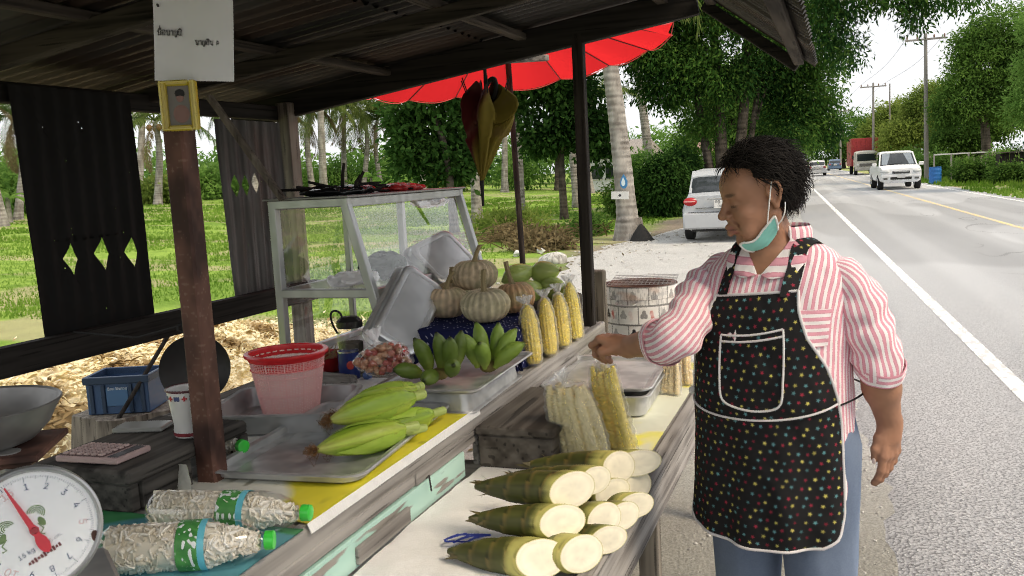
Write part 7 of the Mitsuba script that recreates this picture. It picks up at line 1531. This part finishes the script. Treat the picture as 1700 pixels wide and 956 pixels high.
# trees that close the left side of the road; haze on the farthest is leaf colour
for k, (x, y, h, w, mat, lab) in enumerate(((-5.0, 43, 6.0, 2.6, 'leaf_mid', 'first tree of the row beyond the big roadside tree, drooping over the verge'), (-4.6, 55, 7.0, 2.9, 'leaf_bright', 'yellow green roadside tree hanging over the left lane'), (-5.2, 70, 8.5, 3.2, 'leaf_mid', 'roadside tree far along the left side of the road'), (-6.4, 90, 9, 3.6, 'leaf_mid', 'distant tree on the left side before the small white car'), (-7.2, 118, 11, 4.4, 'leaf_bright', 'hazy far tree at the left end of the road'))):
    bl = [(x + 1.1, y, h * .62, w * .8, w * .8, h * .25), (x - .6, y + .5, h * .85, w, w, h * .25), (x + 2.0, y + .4, h * .45, w * .55, w * .6, h * .2), (x - .8, y - .5, h * .4, w * .7, w * .7, h * .3), (x + .2, y, h * .2, w * .6, w * .6, h * .2)]
    tree('roadside_tree', lab, (x, y, 0), (x + .2, y, h * .8), .18, bl, 2400, .22 + .003 * (y - 40), mat, 30 + k, twig=8, gap=.31, shell=.4)
for k, (x, y, h, w, mat, lab) in enumerate(((.6, 150, 9, 5, 'leaf_mid', 'tree closing the view at the far end of the road'), (5.5, 142, 8.5, 4.0, 'leaf_mid', 'far tree on the right just left of the slim pole'), (-9, 150, 13, 6, 'leaf_bright', 'tall pale tree at the far end of the road on the left'))):
    bl = [(x, y, h * .6, w, w, h * .36), (x - w * .5, y, h * .4, w * .7, w * .7, h * .3), (x + w * .5, y, h * .35, w * .7, w * .7, h * .3)]
    tree('far_tree', lab, (x, y, 0), (x, y, h * .7), .25, bl, 900, .6, mat, 40 + k, twig=7)
# right side of the road; lighter leaf tones stand in for distance haze
R_T = [((8.3, 40, 0), (8.1, 40, 4.6), .2, [(8.2, 40, 4.6, 1.8, 1.9, 1.7), (7.0, 39.5, 3.2, 1.1, 1.1, 1.1), (7.9, 40, 6.3, 1.5, 1.6, 1.2), (9.4, 40.2, 6.6, 1.9, 1.8, 1.6), (9.0, 40, 2.6, 1.6, 1.5, 1.1), (7.4, 40.4, 4.4, .9, 1.0, .8), (10.3, 41, 4.0, 1.6, 1.8, 2.0)], 3600, .17, 'leaf_bright', 'bright green leafy tree at the right edge of the view'),
       ((7.9, 57, 0), (7.6, 57, 6), .26, [(6.4, 56.6, 4.4, 1.7, 1.8, 1.3), (7.6, 57, 6.4, 2.0, 2.0, 1.6), (8.8, 57.5, 8.2, 2.0, 2.0, 1.6), (7.2, 57, 7.6, 1.5, 1.6, 1.2), (6.6, 56.6, 5.6, 1.2, 1.4, 1.0), (8.4, 57, 4.6, 2.0, 2.0, 1.6), (5.6, 56.4, 3.7, .9, 1.0, .8), (10.2, 58, 6.6, 2.0, 2.0, 2.2)], 3400, .22, 'leaf_mid', 'rounded tree behind the blue barrel on the right'),
       ((6.6, 86, 0), (6.4, 86, 5.5), .22, [(5.4, 86, 3.6, 1.8, 2.0, 1.4), (6.8, 86.5, 5.6, 2.0, 2.0, 1.5), (8.0, 87, 6.6, 1.9, 2.0, 1.3), (4.4, 86, 2.6, 1.3, 1.5, 1.2), (7.6, 86, 3.8, 2.2, 2.2, 1.8)], 2400, .28, 'leaf_yellow', 'yellow green tree beyond the nearest utility pole'),
       ((9.0, 70, 0), (9, 70, 4), .2, [(8.2, 69, 3.0, 2.2, 2.2, 1.8), (10, 70, 4.2, 2.4, 2.4, 2.0), (7.0, 68.5, 1.9, 1.5, 1.5, 1.2)], 1500, .28, 'leaf_mid', 'middle green tree between the utility poles on the right'),
       ((4.6, 112, 0), (4.6, 112, 6), .25, [(4.4, 112, 4.0, 2.2, 2.4, 2.0), (5.8, 113, 6.0, 2.4, 2.4, 2.0), (4.6, 112, 1.6, 2.0, 2, 1.4)], 1300, .40, 'leaf_yellow', 'pale yellowish tree behind the red container'),
       ((14.5, 62, 0), (14, 62, 8), .3, [(13, 62, 6, 3, 3, 3), (16, 62, 8.5, 3, 3, 2.6)], 1300, .34, 'leaf_mid', 'tall tree beyond the right edge behind the bright tree')]
for k, (b, t, r_, bl, n, sz, mat, lab) in enumerate(R_T): tree('verge_tree', lab, b, t, r_, bl, int(n * 1.6), sz, mat, 60 + k, twig=8, gap=.31, shell=.4)
for k, (x, y, rx, rz, mat, lab) in enumerate(((6.1, 51.2, .95, .75, 'leaf_mid', 'green bush just right of the blue barrel'), (7.5, 50.2, .75, .95, 'leaf_bright', 'light green bush left of the dark shed'), (8.9, 50.8, 1.0, 1.1, 'leaf_dark', 'dark bush behind the shed at the right edge'), (7.3, 46.6, .55, .55, 'leaf_mid', 'low bush in front of the dark shed'), (8.6, 46.2, .7, .6, 'leaf_bright', 'bright low bush at the right edge before the shed'), (5.4, 62, 1.1, .9, 'leaf_bright', 'bush beside the nearest utility pole'), (4.4, 74, 1.2, 1.1, 'leaf_mid', 'bush right of the lorry'), (4.6, 68, 1.0, .7, 'leaf_mid', 'low bush behind the pickup'))):
    bush('verge_bush', lab, (x, y, 0), (rx, rx, rz), 900, .16 + .002 * (y - 45), mat, 80 + k, twig=7, gap=.36)
g = np.random.default_rng(5); n = 9000; y_ = 24 + 60 * g.random(n) ** 1.3; x_ = 1.45 - .055 * y_ + 5.65 + 4.5 * g.random(n); k_ = meshkit.fbm(np.stack([x_ * .8, y_ * .4, 0 * x_], -1), 2, 2) > .42; x_, y_ = x_[k_], y_[k_]; n = len(x_); P_ = np.c_[x_, y_, 0 * x_]; h_ = g.uniform(.08, .3, n); an = g.uniform(0, 6.28, n); w_ = np.c_[np.cos(an), np.sin(an), 0 * an] * .05
stuff('verge_grass', 'short grass on the verge across the road', 'grass', tm(np.stack([P_ - w_, P_ + w_, P_ + np.c_[g.normal(size=(n, 2)) * .06, h_]], 1).reshape(-1, 3), np.arange(3 * n).reshape(-1, 3)), 'grass_blade')
sh_ = thing('dark_shed', 'dark plank shed half hidden by bushes at the right edge', 'shed')
for q in range(9): part(sh_, 'plank', box((7.25 + q * .19, 47.9 + .05 * (q % 2), .72 + .04 * (q % 3)), (.17, .03, 1.4)), 'wood_black_z')
part(sh_, 'roof', box((8.1, 48.6, 1.46), (2.0, 1.7, .04)), 'tin_wall'); part(sh_, 'side', box((7.16, 48.6, .7), (.04, 1.3, 1.4)), 'wood_black_z')
fe = thing('rail_fence', 'white topped rail fence behind the bushes on the right', 'fence')
for q in range(4): part(fe, 'rail', box((5.2 + q * .86, 53.6 + .2 * q, 1.52), (.82, .05, .07)), 'vc_matte', c=(.62, .62, .60)); part(fe, 'post', box((4.8 + q * .86, 53.6 + .2 * q, .75), (.08, .08, 1.5)), 'pole_grey')

# --- mid-field trees with large leaves
def bigleaf(lab, b, tp, r_, bl, n, seed, size=.24, mat='leaf_dark'): return tree('jackfruit_tree', lab, b, tp, r_, bl, n, size, mat, seed, twig=9, spread=.34, wid=.52, droop=.15, gap=.43, gf=1.4, up=.45)
bigleaf('glossy dark leaved tree standing behind the glass cabinet', (-10.2, 22.9, .08), (-10.6, 23.1, 3.2), .12, [(-10.8, 23, 3.0, 1.0, 1.0, .95), (-11.3, 22.9, 2.4, .75, .8, .75), (-10.1, 23.2, 2.3, .7, .8, .65), (-10.5, 23.0, 3.9, .95, .9, .7), (-11.5, 22.9, 3.4, .6, .6, .6), (-10.0, 23.3, 3.3, .6, .6, .6), (-10.4, 23, 1.8, .6, .6, .35)], 760, 3)
bigleaf('dark leaved tree seen between the hanging umbrella and the black post', (-8.9, 29.3, 0), (-8.8, 29.4, 3.6), .13, [(-8.8, 29.3, 3.4, 1.0, 1.0, .9), (-9.6, 29.1, 2.9, .8, .8, .7), (-7.9, 29.6, 3.0, .8, .8, .8), (-8.8, 29.3, 4.5, 1.3, 1.2, .8), (-9.9, 29.1, 4.1, .8, .8, .7), (-7.5, 29.7, 2.2, .55, .6, .6)], 1100, 4)
tree('field_tree', 'slim brown stemmed young tree in the middle of the field', (-20.1, 64.7, .31), (-20.2, 65.4, 4.4), .22, [(-20.1, 65, 4.4, 1.6, 1.4, 1.1), (-19.2, 65, 3.8, 1.0, 1, .8)], 700, .3, 'leaf_mid', 12, twig=7)
for k, (b, tp, lab) in enumerate((((-11.44, 27.6, .03), (-11.35, 28.0, 5.6), 'grey bare trunk right of the cabinet under the parasol'), ((-12.05, 33.7, .04), (-12.2, 34.2, 6.5), 'pale bare trunk right of the parasol pole'), ((-10.9, 37.9, .03), (-11.1, 38.5, 7.5), 'grey trunk seen just behind the black post'))):
    t = thing('field_tree', lab, 'tree'); limb_tree(t, b, tp, (.17, .17, .17)[k], [], 'bark_palm', 70 + k); bx = tp; part(t, 'crown', crown([(bx[0], bx[1], bx[2] + .5, 1.7, 1.6, 1.0), (bx[0] + 1, bx[1], bx[2], 1.1, 1, .8), (bx[0] - 1.1, bx[1], bx[2] - .2, 1, 1, .8)], 700, .24, 90 + k, twig=8), 'leaf_mid', kind='stuff')
# --- coconut palms
lp = palm('leaning ringed palm trunk with a white board nailed to it, beside the gravel', (-4.5, 19.84, 0), (-5.35, 20.3, 6.6), .225, 4.0, 13, 1, 2)
part(lp, 'root_flare', lathe([(.42, -.05), (.36, .12), (.29, .5)], 20).apply_translation((-4.5, 19.84, 0)), 'bark_palm', True)
sb = thing('trunk_board', 'white board with a dark mark nailed to the leaning palm trunk', 'sign'); part(sb, 'board', xf(box((0, 0, 0), (.40, .02, .17), bev=.004), R3('y', .04), (-4.62, 19.56, 1.02)), 'vc_satin', c=(.66, .66, .65))
part(sb, 'mark', xf(ico(1, 2, (.035, .004, .03)), t=(-4.62, 19.548, 1.02)), 'vc_matte', True, c=(.05, .05, .06))
ds = thing('drop_sign', 'blue and white drop shaped sign above the white board on the palm trunk', 'sign'); dp = Polygon([(0, .20), (.05, .12), (.085, .03), (.08, -.06), (.03, -.12), (-.03, -.12), (-.08, -.06), (-.085, .03), (-.05, .12)])
UP = np.stack([[1, 0, 0], [0, 0, 1.0], [0, -1.0, 0]], 1); part(ds, 'plate', xf(trimesh.creation.extrude_polygon(dp, .012, engine='earcut'), UP, (-4.53, 19.60, 1.29)), 'vc_satin', c=(.05, .20, .42)); part(ds, 'highlight', xf(trimesh.creation.extrude_polygon(affinity.translate(affinity.scale(dp, .5, .6), -.012, -.01), .004, engine='earcut'), UP, (-4.53, 19.586, 1.29)), 'vc_satin', c=(.6, .72, .78))
solo('ash_heap', 'small black cone of ash at the foot of the leaning palm', 'ash heap', jitter(lathe([(.30, -.02), (.20, .14), (.07, .33), (.0, .38)], 24), .05, 5, 3).apply_translation((-4.13, 19.45, 0)), 'vc_matte', True, c=(.02, .02, .02))
palm('leaning smooth palm trunk rising under the parasol edge', (-9.13, 46.2, 0), (-10.2, 47.2, 9.5), .25, 4.5, 12, 2, 2)
PL = [((-28.7, 24.1, .7), (-29.0, 24.6, 5.2), .16, 3.0, 'palm at the far left edge with a bare trunk', 4, 0), ((-31.6, 27.2, .84), (-31.9, 27.8, 5.0), .17, 3.2, 'palm at the left edge with a skirt of dry hanging fronds', 7, 0), ((-35.5, 39.6, 1.0), (-35.6, 40.1, 5.6), .22, 4.2, 'full crowned palm with a coconut right of the dark wall sheet', 3, 3), ((-31.1, 49.6, .82), (-31.3, 50.6, 9.6), .25, 4.4, 'palm with a tall pale grey trunk left of the cabinet', 3, 0),
      ((-34.1, 51.3, .95), (-34.4, 52, 6.4), .26, 4.6, 'palm with drooping fronds just right of the grey wall sheet', 6, 2), ((-33.3, 51.8, .92), (-33.0, 52.4, 7.0), .22, 4.2, 'brown trunked palm next to the pale trunked palm', 5, 0), ((-33.2, 55.7, .91), (-33.2, 56.5, 6.9), .22, 4.4, 'palm with a slim trunk above the twig bundle', 4, 0), ((-32.0, 56.2, .87), (-32.0, 57, 6.6), .2, 4.2, 'second slim palm above the twig bundle', 4, 0), ((-30.9, 57, .84), (-31.2, 57.6, 6.0), .19, 4.0, 'third slim palm left of the dark leaved tree', 4, 0),
      ((-26.5, 54.4, .6), (-26.2, 55.4, 9.6), .28, 4.4, 'palm whose pale trunk shows through the dark leaved tree', 3, 0), ((-40.9, 44.0, 1.18), (-40.8, 45, 8.6), .24, 4.2, 'palm rising beside the right edge of the dark wall sheet', 4, 0), ((-34.9, 47.4, 1.0), (-34.7, 48.1, 6.2), .25, 4.2, 'palm half hidden behind the grey wall sheet', 4, 0), ((-16, 59, .15), (-15.8, 59.8, 6.6), .25, 4.4, 'distant palm left of the white house', 3, 0), ((-22.8, 60.5, .4), (-22.9, 61, 7.8), .24, 4.2, 'distant palm behind the hanging umbrella', 3, 0)]
for k, (b, tp, r_, L, lab, dry, nuts) in enumerate(PL): palm(lab, b, tp, r_, L, 13, 10 + k, dry, rings=k < 4, nuts=nuts)
# --- undergrowth along the far side of the field
UG = [((-33.5, 26.5), 2.0, 1.6, 'leaf_bright', 'bright bush at the left edge below the palms'), ((-36.5, 31.5), 2.4, 1.8, 'leaf_bright', 'bush behind the dark wall sheet on the left'), ((-39, 36), 2.2, 1.7, 'leaf_bright', 'bush left of the full crowned palm'), ((-36.8, 41.5), 1.7, 1.0, 'leaf_yellow', 'yellow green hedge plant under the full crowned palm'), ((-38, 47), 2.2, 1.6, 'leaf_bright', 'bush between the steel post and the grey wall sheet'), ((-37.5, 52), 2.6, 2.0, 'leaf_bright', 'bush under the drooping palm'), ((-34.5, 57.5), 2.4, 1.7, 'leaf_bright', 'bush among the slim palm trunks'), ((-31, 60.5), 2.4, 2.2, 'leaf_bright', 'fresh green bush above the cabinet top'), ((-27.5, 62), 2.4, 1.9, 'leaf_yellow', 'pale bush left of the dark leaved tree'), ((-23.5, 66), 2.8, 2.2, 'leaf_bright', 'bush behind the dark leaved tree'), ((-19, 72), 3.0, 2.4, 'leaf_bright', 'bush behind the parasol pole'), ((-14.5, 76), 3.0, 2.6, 'leaf_bright', 'bush left of the white house'), ((-20, 84), 3.5, 3.4, 'leaf_bright', 'taller growth far behind the hanging umbrella')]
for k, ((x, y), rr, rz, mat, lab) in enumerate(UG): bush('field_bush', lab, (x, y, float(terr(x, y))), (rr, rr, rz * .8), 480, .34, mat, 120 + k, twig=8, gap=.38)
bl = [(x, y + 14 + 3 * math.sin(x), 3.2 + 1.2 * math.sin(x * 1.7), 4.0, 3.5, 2.6 + .9 * math.sin(x * 2.3)) for x, y in zip(np.linspace(-66, -9, 22), np.linspace(34, 84, 22))]
stuff('far_woods', 'mixed green woods closing the far side of the field', 'woods', crown(bl, 3000, .62, 7, twig=8, gap=.42, gf=.35, shell=.3), 'leaf_bright')
# banana-like plants: broad leaves
def banana_plant(lab, x, y, h, seed):
    t = thing('banana_plant', lab, 'plant'); z = float(terr(x, y)); part(t, 'stem', tube([(x, y, z - .05), (x, y, z + h * .55)], [.12, .08], 8), 'bark_palm', True)
    for q in range(7):
        az, el, L = q * 2.4 + seed, .95 - .12 * q, h * .75; p = [np.array([x, y, z + h * .5])]
        for i in range(8): e = el - .22 * i; p.append(p[-1] + np.array([math.cos(az) * math.cos(e), math.sin(az) * math.cos(e), math.sin(e)]) * L / 8)
        p = np.array(p); sd = np.array([-math.sin(az), math.cos(az), 0]); w = .17 * h * .5 * np.sin(np.linspace(.25, PI, 9)) ** .7; part(t, 'leaf', loft([np.array([q_ - sd * a_ - [0, 0, a_ * .35], q_, q_ + sd * a_ - [0, 0, a_ * .35]]) for q_, a_ in zip(p, w)], False, False, False), 'leaf_bright', True)
for k, (x, y, h, lab) in enumerate(((-29.2, 52.5, 2.4, 'banana plant above the cabinet roof, left one'), (-27.6, 53.2, 2.0, 'banana plant above the cabinet roof, right one'), (-32.6, 24.8, 2.2, 'banana plant at the left edge of the field'), (-30.4, 25.8, 1.8, 'small banana plant beside the left edge palms'))): banana_plant(lab, x, y, h, k)
# low brush at the field's edge, beside the gravel
for k, (x, y, rx, rz, mat, lab) in enumerate(((-7.3, 20.2, 1.35, .17, 'leaf_dry', 'dry brush pile at the edge of the gravel behind the mangoes'), (-8.2, 22.6, .8, .38, 'leaf_yellow', 'weedy clump behind the brush pile'), (-5.9, 21.6, .6, .28, 'leaf_mid', 'low weeds left of the leaning palm'), (-6.0, 17.6, .7, .14, 'leaf_dry', 'dry weeds near the white stone'), (-9.6, 25.5, .9, .3, 'leaf_yellow', 'weedy clump under the grey bare trunk'))):
    bush('brush', lab, (x, y, float(terr(x, y))), (rx, rx * .8, rz), 300, .13, mat, 150 + k, cat='brush', twig=7, gap=.32, droop=.0)
g = np.random.default_rng(8); tw_ = [tube([(x, y, .02), (x + g.normal() * .3, y + g.normal() * .3, g.uniform(.1, .4)), (x + g.normal() * .6, y + g.normal() * .6, g.uniform(.02, .35))], [.012, .01, .005], 4, False) for x, y in zip(g.normal(-6.9, .8, 120), g.normal(19.6, 1.0, 120))]
stuff('dead_branches', 'tangle of dead branches lying along the edge of the gravel', 'branches', join(tw_), 'leaf_dry')
# --- houses among the trees
def house(lab, x, y, w, d, h, rz, wall, roof, seed):
    k = thing('house', lab, 'house'); R = R3('z', rz); z0 = float(terr(x, y))
    def o(m): return xf(m, R, (x, y, z0))
    part(k, 'wall', o(box((0, 0, h / 2), (w, d, h), bev=.01)), 'vc_matte', c=wall)
    rf = part(k, 'roof', o(tm([(-w / 2 - .4, -d / 2 - .5, h), (w / 2 + .4, -d / 2 - .5, h), (w / 2 + .4, 0, h + 1.1), (-w / 2 - .4, 0, h + 1.1), (w / 2 + .4, d / 2 + .5, h), (-w / 2 - .4, d / 2 + .5, h)], [[0, 1, 2], [0, 2, 3], [3, 2, 4], [3, 4, 5], [0, 3, 5], [1, 4, 2]])), 'vc_matte', c=roof)
    for q in np.linspace(-w * .3, w * .3, 3): wn = part(k, 'window', o(box((q, -d / 2 - .01, h * .55), (.8, .06, .9))), 'dark_glass'); part(wn, 'frame', o(join([box((q, -d / 2 - .05, h * .55 + s * .48), (.96, .05, .07)) for s in (-1, 1)])), 'vc_matte', c=(.5, .5, .48))
house('white walled house seen among the trees right of the black post', -14.6, 63, 3.6, 4, 2.5, -.2, (.74, .75, .76), (.34, .31, .29), 1)
house('house with a reddish roof and white wall behind the big roadside tree', -7.4, 64, 2.6, 4, 2.55, -.1, (.7, .7, .7), (.40, .25, .22), 2)
# ------------------------------------------------------------------ groups of alike things; scattered litter
GROUPS = {'corn_cob': 'unhusked corn cobs on the tray', 'pumpkin': 'pumpkins on the navy cloth', 'green_mango': 'green mangoes behind the pumpkins', 'corn_bag': 'bags of yellow corn along the counter edge', 'bamboo_bag': 'bags of bamboo strips on the lower shelf',
          'bamboo_shoot': 'bamboo shoots piled on the lower shelf', 'banana_hand': 'banana hands on the tray', 'utility_pole': 'utility poles along the road', 'overhead_wire': 'wires between the utility poles', 'coconut_palm': 'coconut palms around the field', 'banana_plant': 'banana plants in the field',
          'field_bush': 'bushes along the far side of the field', 'verge_bush': 'bushes on the far side of the road', 'verge_tree': 'trees on the far side of the road', 'roadside_tree': 'trees on the left side of the road', 'jackfruit_tree': 'large leaved trees in the field', 'leaning_tray': 'trays leaning by the cabinet',
          'shallow_tray': 'shallow aluminium trays', 'deep_tray': 'deep aluminium trays', 'printed_sheet': 'printed plastic sheets under the goods', 'house': 'houses among the trees', 'brush': 'brush and weeds at the gravel edge', 'field_tree': 'slim trees in the field', 'shrub': 'shrubs beside the gravel', 'far_tree': 'trees at the end of the road'}
for k in labels:
    b = k[:-4] if k[-4:-3] == '_' and k[-3:].isdigit() else k
    if b in GROUPS and 'category' in labels[k] and labels[k].get('kind') is None: labels[k]['group'] = GROUPS[b]
g = np.random.default_rng(99); n = 420; y_ = 4.5 + 20 * g.random(n); x_ = np.interp(y_, [3, 11, 15.5, 25], [-2.6, -3.6, -4.9, -3.4]) + g.exponential(.55, n); P_ = np.c_[x_, y_, np.full(n, .02)]
stuff('fallen_leaves', 'dry fallen leaves scattered over the gravel', 'leaves', tm(*leaf_cards(P_, np.c_[g.normal(size=(n, 2)), g.normal(size=n) * .15], g.uniform(.05, .12, n), 3, .5, .9)), 'leaf_dry')
g = np.random.default_rng(123)
for k in range(7):
    x, y = g.uniform(-8.5, -5.4), g.uniform(14.5, 23); solo('litter', ('crumpled white scrap', 'torn pale plastic scrap', 'small white wrapper', 'faded paper scrap', 'dirty white foam piece', 'bent white cup', 'pale rag')[k] + ' lying in the weeds at the gravel edge', 'litter', jitter(ico(1, 3, (.09, .07, .05)), .05, 14, k).apply_translation((x, y, .06 + float(terr(x, y)))), 'vc_satin', True, c=(.62, .62, .60))
